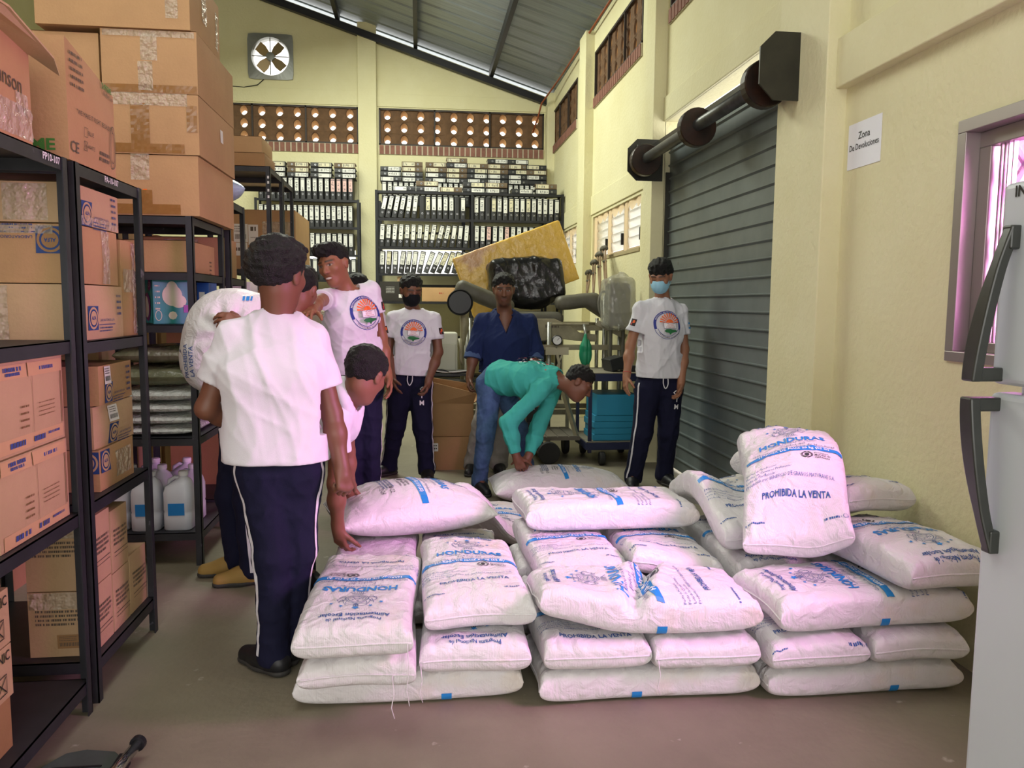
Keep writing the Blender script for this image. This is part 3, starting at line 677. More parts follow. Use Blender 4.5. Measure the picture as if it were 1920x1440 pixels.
f.text('BLUE', -0.05, -0.085, 0.02, 0); f.text('WHITE', -0.045, -0.13, 0.02, 0); f.add(ring2d(0.16, -0.09, 0.035, 0.075, 0.004)); f.add(ring2d(0.16, -0.09, 0.024, 0.055, 0.003))
for i in range(2): scrib(f, 0.03, 0.12, -0.13 - 0.02 * i, 0.012, 0, i)
for i in range(5): scrib(f, -0.18, -0.09, 0.15 - 0.025 * i, 0.01, 0, i)
g = Flat(); g.text('SUPREME', 0.1, -0.15, 0.05, 1, 0, 0.03, wmax=0.24); g.text('Caps', 0.18, -0.175, 0.025, 0); scrib(g, -0.02, 0.12, 0.05, 0.009, 0, 2); scrib(g, -0.02, 0.06, 0.03, 0.009, 0, 3)
carton('large cardboard box with green lettering and sagging top on the shelving', -1.64, -1.12, 2.765, 3.165, 1.8585, 2.245, 0, slope=0.09, bulge=0.012, prints=[('+x', f, [greyink, green], 'printed_lettering'), ('-y', g, [greyink, green], 'printed_lettering')], seam=False)
# big plain cartons on the third unit
T = 'big plain cardboard box on the third shelving unit, '
f = Flat(); f.add(rect2d(0.03, 0.05, -0.04, -0.02), 0)
carton(T + 'lowest of the stack, orange sticker', -1.72, -1.115, 4.285, 5.05, 1.8415, 2.143, 0, tapes=[('-y', 0, -0.12, 0.42, 0.05, False), ('-y', 0.02, 0.09, 0.09, 0.13, True), ('-y', 0.03, -0.06, 0.09, 0.07, False)], prints=[('-y', f, [orange], 'price_sticker')])
f = Flat(); f.add(rect2d(0.03, 0.09, 0.0, 0.07), 0)
carton(T + 'second from the bottom with white sticker', -1.71, -1.105, 4.28, 5.06, 2.1465, 2.443, 0, tapes=[('-y', 0, 0.12, 0.5, 0.06, True), ('-y', 0.02, 0.0, 0.09, 0.2, False), ('-y', -0.02, -0.12, 0.5, 0.045, False), ('-y', 0.27, 0.03, 0.05, 0.13, False)], prints=[('+x', f, [whitem], 'price_sticker')])
carton('big plain cardboard box on the third shelving unit, shiny tape down its front', -1.565, -1.105, 4.285, 5.07, 2.4465, 2.752, 0, tapes=[('-y', 0, 0.135, 0.44, 0.03, True), ('-y', 0.0, 0.07, 0.08, 0.13, True), ('-y', -0.02, -0.07, 0.07, 0.14, True), ('-y', 0, -0.13, 0.45, 0.035, False)])
carton('plain cardboard box wedged left of the tape-fronted box on the third unit', -2.0, -1.58, 4.3, 4.9, 2.4465, 2.73, 0)
carton(T + 'topmost, reaching out of view', -1.86, -1.13, 4.27, 4.87, 2.756, 3.08, 0, tapes=[('-y', 0.28, 0.02, 0.06, 0.26, True), ('+x', -0.05, 0.05, 0.1, 0.2, True), ('+x', 0.22, 0, 0.06, 0.2, True)])
# third unit contents
carton('brown cardboard box on the upper board of the jug shelving', -1.72, -1.19, 4.35, 4.86, 1.5565, 1.72, 0, prints=[('+x', side_marks(Flat(), 0.12, -0.01, 4), [greyink], 'printed_lines')])
aqua = mat('print_aqua', '#2FB6C9', 0.4); teal = mat('print_teal', '#12898A', 0.4); purple = mat('print_purple', '#7A1E86', 0.4); navy = mat('print_navy_blue', '#1E4FA8', 0.4)
f = Flat(); f.add(rect2d(-0.092, 0.092, -0.115, 0.115), 0); f.add(disc2d(-0.0, 0.03, 0.05, 0.055), 1); f.add(disc2d(0.03, 0.0, 0.04, 0.035), 1); f.add(disc2d(-0.0, 0.06, 0.03, 0.045), 1); f.add(ring2d(-0.07, -0.075, 0.015, 0.026, 0.003), 1); f.add(disc2d(0.0, -0.075, 0.022, 0.022, 8), 1); f.add(rect2d(0.055, 0.085, -0.06, -0.02), 2)
for i in range(5): scrib(f, -0.085, -0.06, 0.08 - 0.03 * i, 0.008, 1, i)
g = Flat(); g.add(rect2d(-0.085, 0.085, -0.115, 0.115), 0); g.add(disc2d(-0.02, -0.03, 0.08, 0.075), 1); g.add(disc2d(-0.035, -0.03, 0.062, 0.058), 2); g.add(disc2d(0.045, 0.085, 0.035, 0.03), 1); g.text('3', 0.045, 0.085, 0.04, 2, 0, 0.02)
carton('teal and aqua diaper box with a white shape and purple swirl', -1.435, -1.245, 4.37, 4.56, 1.2865, 1.525, teal, 0.5, prints=[('-y', f, [teal, mat('print_cream', '#D8D2BC', 0.5), purple], 'printed_panel'), ('-x', g, [aqua, purple, whitem], 'printed_panel')], seam=False, name='diaper_box')
f = Flat(); f.add(rect2d(-0.03, 0.03, -0.1, 0.1), 0); f.add(rect2d(-0.02, 0.01, -0.02, 0.06), 1); f.add(stroke2d(arc2d(0.005, -0.05, 0.024, 0.03, 180, 330), 0.014), 2)
carton('navy blue diaper box squeezed beside the teal one', -1.225, -1.16, 4.6, 4.77, 1.2865, 1.51, navy, prints=[('-y', f, [navy, whitem, orange], 'printed_panel')], seam=False, name='diaper_box')
carton('white carton behind the navy diaper box on the jug shelving', -1.6, -1.2, 4.78, 4.9, 1.2865, 1.5, whitem, seam=False)
# clear plastic packages: soft slabs
def pvc():
    m = bpy.data.materials.new('clear_plastic_wrap'); m.use_nodes = True; nt = m.node_tree; N = nt.nodes; L = nt.links
    b = N['Principled BSDF']; b.inputs['Base Color'].default_value = (0.86, 0.9, 0.87, 1); b.inputs['Roughness'].default_value = 0.18; b.inputs['Transmission Weight'].default_value = 0.1
    tc = N.new('ShaderNodeTexCoord'); no = N.new('ShaderNodeTexNoise'); no.inputs['Scale'].default_value = 22; no.inputs['Detail'].default_value = 5; no.inputs['Distortion'].default_value = 1.5; L.new(tc.outputs['Object'], no.inputs['Vector'])
    bp = N.new('ShaderNodeBump'); bp.inputs['Strength'].default_value = 0.9; bp.inputs['Distance'].default_value = 0.05; L.new(no.outputs[0], bp.inputs['Height']); L.new(bp.outputs[0], b.inputs['Normal'])
    return m
wrapm = pvc(); wrapd = mat('plastic_wrap_olive', '#7E8266', 0.25, vary=0.4, vscale=14, bump=0.6, bscale=18)
def soft_slab(name, c, sx, sy, sz, m, seed, parent=None, rz=0.0, pw=4):
    r = np.random.default_rng(seed); n = 22; q = MB(); ph = r.uniform(0, 6, 8); cz, s_ = math.cos(rz), math.sin(rz)
    t = np.linspace(-1, 1, n); t = np.sign(t) * (1 - (1 - np.abs(t)) ** 1.6)
    for sgn in (1, -1):
        vs = []
        for a in t:
            for b_ in t:
                h = ((1 - abs(a) ** pw) * (1 - abs(b_) ** pw)) ** 0.45
                w = 0.06 * math.sin(6 * a + ph[0] + 2 * math.sin(4 * b_ + ph[1])) + 0.05 * math.sin(9 * b_ + ph[2] + 2 * math.sin(5 * a + ph[3]))
                x, y = a * sx / 2 * (1 - 0.04 * b_ * b_), b_ * sy / 2 * (1 - 0.04 * a * a)
                vs.append((c[0] + x * cz - y * s_, c[1] + x * s_ + y * cz, c[2] + sz / 2 + sgn * sz / 2 * h * (1 + (w if sgn > 0 else 0) - 0.06)))
        fs = [(i * n + j, i * n + j + 1, (i + 1) * n + j + 1, (i + 1) * n + j) for i in range(n - 1) for j in range(n - 1)]
        q.add(vs, [g[::-1] for g in fs] if sgn > 0 else fs)
    return q.build(name, m, parent, smooth=True, origin=(c[0], c[1], c[2]))
zz = 0.6905
for i, (h, nm, m) in enumerate(((0.055, 'bottom', wrapm), (0.06, 'second from the bottom', wrapm), (0.06, 'third from the bottom', wrapm), (0.075, 'fourth from the bottom', wrapm), (0.12, 'olive one below the top', wrapd), (0.1, 'uppermost loose one', wrapd))):
    tag(soft_slab('plastic_package', (-1.4 + 0.012 * (i % 2), 4.56, zz), 0.42, 0.5, h, m, 40 + i), 'clear plastic wrapped package on the jug shelving, %s of the stack' % nm, 'package', 'plastic wrapped packages on the jug shelving'); zz += h + 0.002
# water jugs
jugm = mat('jug_plastic', '#DADCE6', 0.3, trans=0.12); jlab = mat('jug_label_blue', '#1C7BC4', 0.4); capm = mat('jug_cap', '#E6E6EA', 0.4)
def jug(x, y, label):
    t = thing('water_jug', label, 'jug', (x, y, 0.1805), group='plastic jugs on the bottom shelf'); z = 0.1805
    q = MB(); K = 24
    rings = [(0.068, 0.0), (0.075, 0.008), (0.075, 0.09), (0.072, 0.1), (0.075, 0.11), (0.075, 0.2), (0.066, 0.235), (0.04, 0.265), (0.022, 0.28), (0.021, 0.295)]
    vs = []
    for rr, h in rings:
        p = 5 if rr > 0.05 else 2.2
        for k in range(K):
            a = 2 * math.pi * k / K; ca, sa = math.cos(a), math.sin(a); s_ = (abs(ca) ** p + abs(sa) ** p) ** (-1 / p); vs.append((x + rr * ca * s_ + (0.02 if h > 0.24 else 0), y + rr * sa * s_, z + h))
    q.add(vs, [(l * K + k, l * K + (k + 1) % K, (l + 1) * K + (k + 1) % K, (l + 1) * K + k) for l in range(len(rings) - 1) for k in range(K)] + [tuple(range(K - 1, -1, -1))])
    q.build('jug_body', jugm, t, smooth=True)
    q = MB(); q.tube([(x - 0.055, y, z + 0.225), (x - 0.05, y, z + 0.262), (x - 0.02, y, z + 0.278), (x + 0.008, y, z + 0.27)], 0.012, 10); q.build('jug_handle', jugm, t, smooth=True)
    q = MB(); q.lathe([(0.024, 0.288), (0.025, 0.29), (0.025, 0.31), (0.02, 0.314)], (x + 0.02, y, z), 20); q.build('jug_cap', capm, t)
    q = MB(); q.box(x - 0.042, x + 0.042, y - 0.0775, y - 0.0755, z + 0.085, z + 0.15); q.build('jug_label', jlab, t)
for x, y, s in ((-1.62, 4.4, 'furthest left in the front row'), (-1.455, 4.38, 'second from the left in front'), (-1.29, 4.385, 'right-hand one in front behind the post'), (-1.62, 4.58, 'left one of the row behind'), (-1.455, 4.57, 'middle one of the row behind'), (-1.29, 4.57, 'right one of the row behind'), (-1.375, 4.76, 'back row towards the aisle'), (-1.55, 4.76, 'back row towards the wall')):
    jug(x, y, 'plastic jug with blue label on the bottom shelf, ' + s)
# fourth to seventh unit contents
carton('cardboard box on the shelf beneath the blue plastic bag', -1.7, -1.2, 5.13, 5.48, 1.5545, 1.8, 0, tapes=[('-y', 0, 0, 0.2, 0.22, True)])
carton('white carton lying on the blue one behind the shelving ladder', -1.33, -1.16, 5.7, 5.95, 1.4665, 1.545, whitem, seam=False)
carton('blue plastic bin on boxes behind the carried sack', -1.65, -1.13, 5.62, 6.1, 1.203, 1.46, navy, seam=False, name='storage_bin')
carton('tall brown cardboard box standing on the floor under the blue bin', -1.7, -1.16, 5.6, 6.12, 0.0, 1.197, 2)
tag(soft_slab('plastic_bag', (-1.33, 5.37, 2.0315), 0.4, 0.3, 0.19, mat('bag_pale_blue', '#8FB4E0', 0.25, vary=0.5, vscale=7, col2='#C9D8EA', bump=0.5, bscale=14), 77, rz=0.4, pw=2), 'pale blue plastic bag lying on top of the lower shelving unit', 'bag')
f = Flat(); barcode(f, -0.2, 0.06, 0.13, 0.17, 0, 1); f.add(rect2d(-0.13, -0.04, -0.05, 0.14), 0); scrib(f, -0.11, -0.06, 0.1, 0.04, 1, 2); scrib(f, -0.11, -0.05, 0.02, 0.006, 1, 4); f.add(rect2d(-0.265, -0.14, -0.15, -0.03), 0); scrib(f, -0.25, -0.16, -0.09, 0.03, 1, 3)
for i in range(3): scrib(f, -0.1, 0.02, -0.19 - 0.03 * i, 0.015, 1, i + 5)
carton('large cardboard box with white shipping labels and clear tape behind the tall posts', -1.76, -1.155, 7.78, 8.75, 1.7165, 2.27, 0, tapes=[('-y', 0.13, 0.02, 0.26, 0.3, True)], prints=[('-y', f, [whitem, greyink], 'shipping_label')], bulge=0.01)
carton('shallow cardboard box, lower of the two on the tallest shelving unit', -1.5, -1.19, 6.5, 6.95, 2.4665, 2.565, 2)
carton('cardboard box, upper of the two on the tallest shelving unit', -1.5, -1.21, 6.5, 6.95, 2.5685, 2.69, 0)
carton('plain cardboard box on the lower board of the tall shelving unit', -1.72, -1.2, 6.55, 7.02, 1.0015, 1.5, 2)
carton('plain cardboard box on the board of the rear tall shelving unit', -1.72, -1.2, 7.2, 7.6, 1.0015, 1.45, 2)
for i, (y0, y1, z0, z1, nm) in enumerate(((3.5, 4.25, 0.0, 0.95, 'floor-standing, furthest front'), (3.5, 4.25, 0.953, 1.75, 'upper, furthest front'), (4.3, 5.1, 0.0, 1.1, 'floor-standing, middle'), (4.3, 5.1, 1.103, 2.0, 'upper, middle'), (5.15, 6.2, 0.0, 1.2, 'floor-standing, rear'), (5.15, 6.2, 1.203, 2.1, 'upper, rear'), (6.3, 7.6, 0.0, 1.9, 'tall one at the end'))):
    carton('large brown cardboard box stacked behind the shelving row, ' + nm, -2.65, -1.95, y0, y1, z0, z1, i % 3, tapes=[('-y', 0, 0.1, 0.3, 0.06, False)])
# beige cabinet behind the pointing boy
t = thing('metal_cabinet', 'beige metal cabinet standing behind the pointing boy', 'cabinet', (-0.83, 7.75, 0)); beige = mat('cabinet_beige', '#B4AD94', 0.5)
q = MB(); q.box(-1.05, -0.62, 7.5, 8.0, 0, 1.33); q.build('body', beige, t, bevel=0.006)
for a, b_ in ((-1.045, -0.84), (-0.83, -0.625)):
    d = MB(); d.box(a, b_, 7.482, 7.4995, 0.06, 1.31); d = d.build('door', beige, t, bevel=0.004)
    h = MB(); h.box((b_ - 0.03 if a < -1 else a + 0.015), (b_ - 0.015 if a < -1 else a + 0.03), 7.468, 7.4815, 0.7, 0.82); h.build('handle', steelm, d)
# refrigerator by the pink window, its door side towards the aisle
fr = thing('refrigerator', 'white two-door refrigerator with dark curved handles', 'refrigerator', (1.56, 1.25, 0)); white = mat('fridge_white', '#C9CFD8', 0.35, vary=0.06, vscale=2); dk = mat('handle_dark_grey', '#3A3C39', 0.35, vary=0.3, vscale=18, patch=('#8C8F8C', 16, 0.72))
q = MB(); q.box(1.325, 1.92, 0.93, 1.6, 0.06, 1.668); q.build('cabinet_body', white, fr, bevel=0.012)
q = MB(); q.box(1.30, 1.90, 0.95, 1.58, 0.0, 0.06); q.build('plinth', steelm, fr)
for nm, z0, z1 in (('fridge_door', 0.075, 1.218), ('freezer_door', 1.236, 1.668)):
    d = MB(); d.box(1.252, 1.318, 0.93, 1.6, z0, z1); d = d.build(nm, white, fr, bevel=0.014, seg=3)
    h = MB(); up = nm == 'freezer_door'; pts = []
    za, zb = (1.243, 1.575) if up else (1.208, 0.868); n = 18; outl = []
    for i in range(n + 1):
        k = i / n; bow = 0.052 * (1 - k ** 1.8) + 0.004; zc = za + (zb - za) * k; yy = 1.578 - 0.028 * (k ** 1.3)
        outl.append((bow, zc, yy, 0.013 + 0.008 * math.sin(math.pi * min(1, k + 0.25))))
    vs = []
    for bow, zc, yy, w in outl: vs += [(1.252 - bow - 0.016, yy - w, zc), (1.252 - bow - 0.016, yy + w, zc), (1.252 - bow + 0.008, yy + w, zc), (1.252 - bow + 0.008, yy - w, zc)]
    h.add(vs, [(4 * i + k, 4 * i + (k + 1) % 4, 4 * i + 4 + (k + 1) % 4, 4 * i + 4 + k) for i in range(n) for k in range(4)] + [(3, 2, 1, 0), (4 * n, 4 * n + 1, 4 * n + 2, 4 * n + 3)])
    s_ = 1 if up else -1
    h.box(1.195, 1.256, 1.562, 1.592, min(za, za + s_ * 0.03), max(za, za + s_ * 0.03)); h.box(1.23, 1.256, 1.538, 1.566, min(zb, zb - s_ * 0.05), max(zb, zb - s_ * 0.05))
    h.build('door_handle', dk, d, bevel=0.004)
    if up:
        q = MB(); fl = Flat(); fl.text('IN', 0, 0, 0.032, 0, 0, 0.03)
        for vs, fs, m in fl.p: q.flat(vs, fs, V(1.2515, 1.545, 1.645), V(0, -1, 0), V(0, 0, 1), 0.001)
        q.build('marker_writing', blk, d)
# wheelchair footrest lying on the floor at the front
t = thing('wheelchair_footrest', 'dark wheelchair footplate with chrome tube end lying on the floor', 'footrest', (-0.98, 2.3, 0)); rub = mat('footplate_grey', '#4B5350', 0.55, vary=0.3, vscale=10)
q = MB(); q.prism([(-1.13, 2.2), (-0.88, 2.2), (-0.895, 2.385), (-0.93, 2.425), (-1.02, 2.445), (-1.075, 2.43), (-1.115, 2.36)], V(0, 0, 0.012), V(1, 0, 0), V(0, 1, 0), V(0, 0, 1), 0.016); q.build('footplate', rub, t, bevel=0.004)
for yy in (2.34, 2.305, 2.27):
    q = MB(); q.box(-1.08, -0.94, yy, yy + 0.007, 0.0275, 0.031); q.build('tread_rib', steelm, t)
q = MB(); q.tube([(-0.885, 2.16, 0.05), (-0.862, 2.425, 0.05)], 0.016, 16); q.build('tube', mat('chrome', '#D8D8DA', 0.12, 1.0), t, smooth=True)
q = MB(); q.tube([(-0.863, 2.415, 0.05), (-0.861, 2.432, 0.05)], 0.023, 18); q.build('end_cap', steelm, t, smooth=False)
q = MB(); q.box(-0.9, -0.87, 2.2, 2.38, 0.01, 0.045); q.build('bracket', steelm, t)
# ---------------------------------------------------------------- binder racks at the back wall
bblack = mat('binder_black', '#2C2D30', 0.5, vary=0.35, vscale=8); bbrown = mat('binder_worn_brown', '#6B5A47', 0.7, vary=0.3, vscale=9); bgrey = mat('binder_grey', '#45464A', 0.55, vary=0.2, vscale=8)
blab = mat('spine_label_white', '#D9D9D4', 0.6); blab2 = mat('spine_label_cream', '#CFC9AE', 0.65); blab3 = mat('spine_label_pink', '#D8B4B0', 0.65); bring = mat('finger_ring_metal', '#B9BCC0', 0.25, 0.8); bink = mat('spine_ink', '#3A3C48', 0.7)
BW, BH, BD = 0.074, 0.315, 0.28
def binder_mesh(kind, seed):
    """Lever-arch file, spine towards -y, standing; origin at the middle of its bottom front edge."""
    r = random.Random(seed); q = MB(); w = BW / 2; body = 1 if kind == 'brown' else (2 if kind == 'grey' else 0)
    # cover boards wrapped round a rounded spine, paper block inside
    K = 6; outl = [(-w, BD)] + [(-w, 0.012)] + [(-w * math.cos(math.pi / 2 * 0 + a), 0.012 - 0.012 * math.sin(a)) for a in (0.5, 1.1)] + [(w * math.cos(a), 0.012 - 0.012 * math.sin(a)) for a in (1.1, 0.5)] + [(w, 0.012), (w, BD)]
    inner = [(w - 0.004, BD), (w - 0.004, 0.014), (-w + 0.004, 0.014), (-w + 0.004, BD)]
    poly = outl + inner; n = len(poly)
    q.add([(x, y, 0) for x, y in poly] + [(x, y, BH) for x, y in poly], [(i, (i + 1) % n, n + (i + 1) % n, n + i) for i in range(n)], body)
    for zz, flip in ((0.0, 1), (BH, 0)):
        k = len(outl)
        vs = [(x, y, zz) for x, y in outl] + [(x, y, zz) for x, y in inner]
        f = [(0, 1, k + 2, k + 3), (1, 2, k + 2), (2, 3, k + 2), (3, 4, k + 1, k + 2), (4, 5, k + 1), (5, 6, k + 1), (6, 7, k, k + 1)]
        q.add(vs, [g[::-1] for g in f] if flip else f, body)
    q.box(-w + 0.006, w - 0.012, 0.02, BD - 0.012, 0.006, BH - 0.02, 5)
    if kind != 'none':
        lm = {'white': 3, 'cream': 4, 'pink': 6, 'grey': 3, 'brown': 4, 'tall': 3}[kind]
        z0, z1 = (0.12, 0.3) if kind != 'tall' else (0.1, 0.31)
        q.add([(-w * 0.72, -0.0008, z0), (w * 0.72, -0.0008, z0), (w * 0.72, -0.0008, z1), (-w * 0.72, -0.0008, z1)], [(0, 1, 2, 3)], lm)
        q.add([(-w * 0.72, -0.0012, z1 - 0.02), (w * 0.72, -0.0012, z1 - 0.02), (w * 0.72, -0.0012, z1 - 0.012), (-w * 0.72, -0.0012, z1 - 0.012)], [(0, 1, 2, 3)], 7)
        z = z0 + 0.015
        while z < z1 - 0.04:
            h = r.uniform(0.004, 0.012); a = r.uniform(-0.6, -0.2) * w; b_ = r.uniform(0.1, 0.6) * w
            if r.random() < 0.65: q.add([(a, -0.0012, z), (b_, -0.0012, z + 0.002), (b_, -0.0012, z + h), (a, -0.0012, z + h)], [(0, 1, 2, 3)], 7)
            z += h + r.uniform(0.006, 0.014)
    vs, fs = ring2d(0, 0.072, 0.0105, 0.0105, 0.005, 14); q.add([(x, -0.0015, z) for x, z in vs], fs, 8)
    vs, fs = disc2d(0, 0.072, 0.008, 0.008, 12); q.add([(x, -0.0008, z) for x, z in vs], fs, 9)
    me = bpy.data.meshes.new('binder_' + kind); me.from_pydata(q.v, [], q.f)
    for m_ in (bblack, bbrown, bgrey, blab, blab2, mat('paper_edge', '#BDB7A6', 0.8), blab3, bink, bring, mat('ring_hole', '#0B0B0C', 0.9)): me.materials.append(m_)
    me.polygons.foreach_set('material_index', q.m); me.update(); return me
BM = {k: [binder_mesh(k, 10 * i + j) for j in range(3)] for i, k in enumerate(('white', 'cream', 'pink', 'tall', 'grey', 'none', 'brown'))}
ORD = ['first', 'second', 'third', 'fourth', 'fifth', 'sixth', 'seventh', 'eighth', 'ninth', 'tenth', 'eleventh', 'twelfth', 'thirteenth', 'fourteenth', 'fifteenth', 'sixteenth', 'seventeenth', 'eighteenth', 'nineteenth', 'twentieth', 'twenty-first', 'twenty-second', 'twenty-third', 'twenty-fourth', 'twenty-fifth', 'twenty-sixth', 'twenty-seventh', 'twenty-eighth', 'twenty-ninth', 'thirtieth', 'thirty-first', 'thirty-second', 'thirty-third', 'thirty-fourth']
WORD = {'white': 'white-labelled', 'cream': 'cream-labelled', 'pink': 'pink-labelled', 'tall': 'long-labelled', 'grey': 'grey', 'none': 'unlabelled', 'brown': 'worn brown'}
brand = random.Random(4)
def put_binder(kind, x, y, z, roty, label, group, rz=0.0):
    o = bpy.data.objects.new('binder', brand.choice(BM[kind])); COL.objects.link(o)
    o.location = (x, y, z); o.rotation_euler = (0, roty, rz); tag(o, label, 'binder', group); return o
def pick(r, mix): return r.choices(list(mix), weights=list(mix.values()))[0]
def binder_row(x0, x1, z, y, leans, mix, where, group, seed, gap=0.004):
    """leans: function of the index giving the tilt in degrees."""
    r = random.Random(seed); x = x0; i = 0
    while True:
        th = R(leans(i)); c, s_ = math.cos(th), abs(math.sin(th)); wid = BW / c + gap
        nxt = R(leans(i + 1))
        if x + wid + BH * max(0, math.sin(th)) > x1 + 0.02 or i >= len(ORD): break
        k = pick(r, mix)
        # pivot on the lower corner on the side it leans to
        if th >= 0: px = x + wid - gap / 2; ox = px - (BW / 2) * c; oz = z + (BW / 2) * math.sin(th)
        else: px = x + gap / 2; ox = px + (BW / 2) * c; oz = z + (BW / 2) * s_
        put_binder(k, ox, y + r.uniform(0, 0.008), oz + 0.0015, th, '%s %s binder from the left, %s' % (ORD[i], WORD[k], where), group)
        x += wid + (r.uniform(0.0, 0.004)); i += 1
        x += max(0, BH * (math.sin(th) - math.sin(R(leans(i)))))
    return i
def binder_stack(x, y, z, n, seed, where, group, kinds=None, ang=0.0, flip=None):
    r = random.Random(seed)
    for i in range(n):
        k = kinds[i] if kinds else pick(r, {'white': 5, 'brown': 4, 'cream': 2, 'none': 1}); left = r.random() < 0.5 if flip is None else flip
        a = R(ang) if i == n - 1 else R(ang * 0.5); dx = r.uniform(-0.003, 0.003)
        zz = z + i * (BW + 0.0022)
        # lying on its side: rotate about y by +-90 degrees
        if left: put_binder(k, x + BH / 2 + dx, y + r.uniform(0, 0.02), zz + BW / 2, -math.pi / 2 + 0, 'binder lying flat, %s from the bottom of the %s' % (ORD[i], where), group)
        else: put_binder(k, x - BH / 2 + dx, y + r.uniform(0, 0.02), zz + BW / 2, math.pi / 2, 'binder lying flat, %s from the bottom of the %s' % (ORD[i], where), group)
def rack_frame(label, x0, x1, y0, y1, levels, posts, top):
    t = thing('binder_rack', label, 'shelf', ((x0 + x1) / 2, (y0 + y1) / 2, 0))
    for x in posts:
        for y in (y0, y1):
            q = MB(); q.box(x - 0.018, x + 0.018, y - 0.012, y + 0.012, 0, top); q.build('post', steelm, t)
    for z in levels:
        q = MB(); q.box(x0, x1, y0, y1, z - 0.006, z); q.box(x0, x1, y0 - 0.003, y0 + 0.002, z - 0.035, z); q.build('shelf_board', steelm, t)
    return t
YF, YR, YL = 11.5, 12.34, 12.33
rack_frame('black steel rack full of binders, front one right of the wall pillar', -0.585, 2.1, YF - 0.015, YF + 0.33, (0.3, 0.9, 1.44, 1.837, 2.2125, 2.615, 2.993), (-0.585, 0.77, 2.082), 2.998)
rack_frame('black steel rack against the back wall behind the front binder rack', -0.58, 1.98, YR - 0.015, YR + 0.33, (0.3, 0.9, 1.7, 2.5, 2.93), (-0.58, 0.7, 1.98), 2.95)
rack_frame('black steel rack full of binders left of the wall pillar', -2.4, -0.9, YL - 0.015, YL + 0.33, (0.3, 0.9, 1.4, 1.76, 2.14, 2.55, 2.955), (-2.4, -0.9), 2.96)
MIX = {'white': 9, 'cream': 3, 'tall': 3, 'none': 2.2, 'pink': 0.6, 'grey': 1}
G = 'binders on the racks at the back wall'
W1 = 'upper board of the right binder rack, '
binder_row(-0.56, 0.745, 2.615, YF, lambda i: (12, 12, 11, 10, 8, 6)[i] if i < 6 else 0, MIX, 'left half, top board of the front rack', G, 1, 0.008)
binder_row(0.79, 2.06, 2.615, YF, lambda i: 0, {'white': 8, 'cream': 3, 'none': 4, 'pink': 1, 'tall': 2}, 'right half, top board of the front rack', G, 2, 0.008)
binder_row(-0.56, 0.745, 2.2125, YF, lambda i: (3, 4, 5, 4, 3, 3, 4, 6, 9, 14, 13, 8, 6, 4)[i] if i < 14 else 0, {'tall': 6, 'white': 6, 'none': 1}, 'left half, middle board of the front rack', G, 3, 0.01)
binder_row(0.79, 2.06, 2.2125, YF, lambda i: 1, {'tall': 5, 'white': 6, 'pink': 1}, 'right half, middle board of the front rack', G, 4, 0.012)
binder_row(-0.56, 0.745, 1.837, YF, lambda i: (2, 4, 3, 8, 8, 8, 12, 20, 24, 24, 18, 14, 12, 10)[i] if i < 14 else 6, {'grey': 4, 'white': 3, 'cream': 3}, 'left half, lower board of the front rack', G, 5, 0.01)
binder_row(0.79, 1.5, 1.837, YF, lambda i: 8, {'grey': 4, 'white': 3}, 'right half, lower board of the front rack', G, 6, 0.01)
binder_row(-0.55, 1.95, 2.93, YR, lambda i: 0, {'white': 8, 'none': 1}, 'row half hidden behind the front rack', G, 7, 0.008)
binder_row(-2.37, -0.93, 2.955, YL, lambda i: 0, {'white': 8, 'pink': 1.2}, 'top board of the rack left of the pillar', G, 8, 0.012)
binder_row(-2.37, -0.93, 2.55, YL, lambda i: 0, {'tall': 9, 'white': 2}, 'second board of the rack left of the pillar', G, 9, 0.006)
binder_row(-2.37, -0.93, 2.14, YL, lambda i: 0, {'tall': 6, 'white': 4}, 'third board of the rack left of the pillar', G, 10, 0.006)
binder_row(-2.37, -0.93, 1.76, YL, lambda i: 0, {'white': 6, 'grey': 3}, 'fourth board of the rack left of the pillar', G, 11, 0.02)
for i, (x, n, kinds) in enumerate(((-0.41, 3, ('white', 'white', 'white')), (-0.085, 4, ('white', 'white', 'brown', 'brown')), (0.27, 4, ('white', 'white', 'brown', 'brown')), (0.59, 5, ('white', 'brown', 'brown', 'white', 'brown')), (0.905, 4, ('white', 'white', 'cream', 'brown')), (1.22, 5, ('white', 'white', 'brown', 'brown', 'white')), (1.54, 5, ('white', 'white', 'cream', 'brown', 'white')), (1.82, 4, ('none', 'white', 'brown', 'cream')))):
    binder_stack(x, YR, 3.249, n, 60 + i, '%s pile along the wall' % ORD[i], 'binders lying on the rack behind', kinds)
for i, (x, n, kinds) in enumerate(((-0.2, 1, ('white',)), (0.13, 2, ('white', 'brown')), (0.47, 1, ('brown',)), (0.8, 2, ('white', 'cream')), (1.12, 2, ('white', 'brown')), (1.5, 1, ('white',)), (1.84, 2, ('white', 'brown')))):
    binder_stack(x, YF + 0.01, 2.9945, n, 80 + i, '%s heap atop the front rack' % ORD[i], 'binders lying on top of the front rack', kinds, flip=i % 2 == 0)
for i, (x, n, kinds) in enumerate(((-2.12, 3, ('white', 'white', 'cream')), (-1.78, 3, ('white', 'brown', 'brown')), (-1.44, 3, ('white', 'white', 'cream')), (-1.09, 3, ('white', 'white', 'brown')))):
    binder_stack(x, YL, 3.274, n, 100 + i, '%s pile left of the pillar' % ORD[i], 'binders lying on the rack left of the pillar', kinds, flip=False)
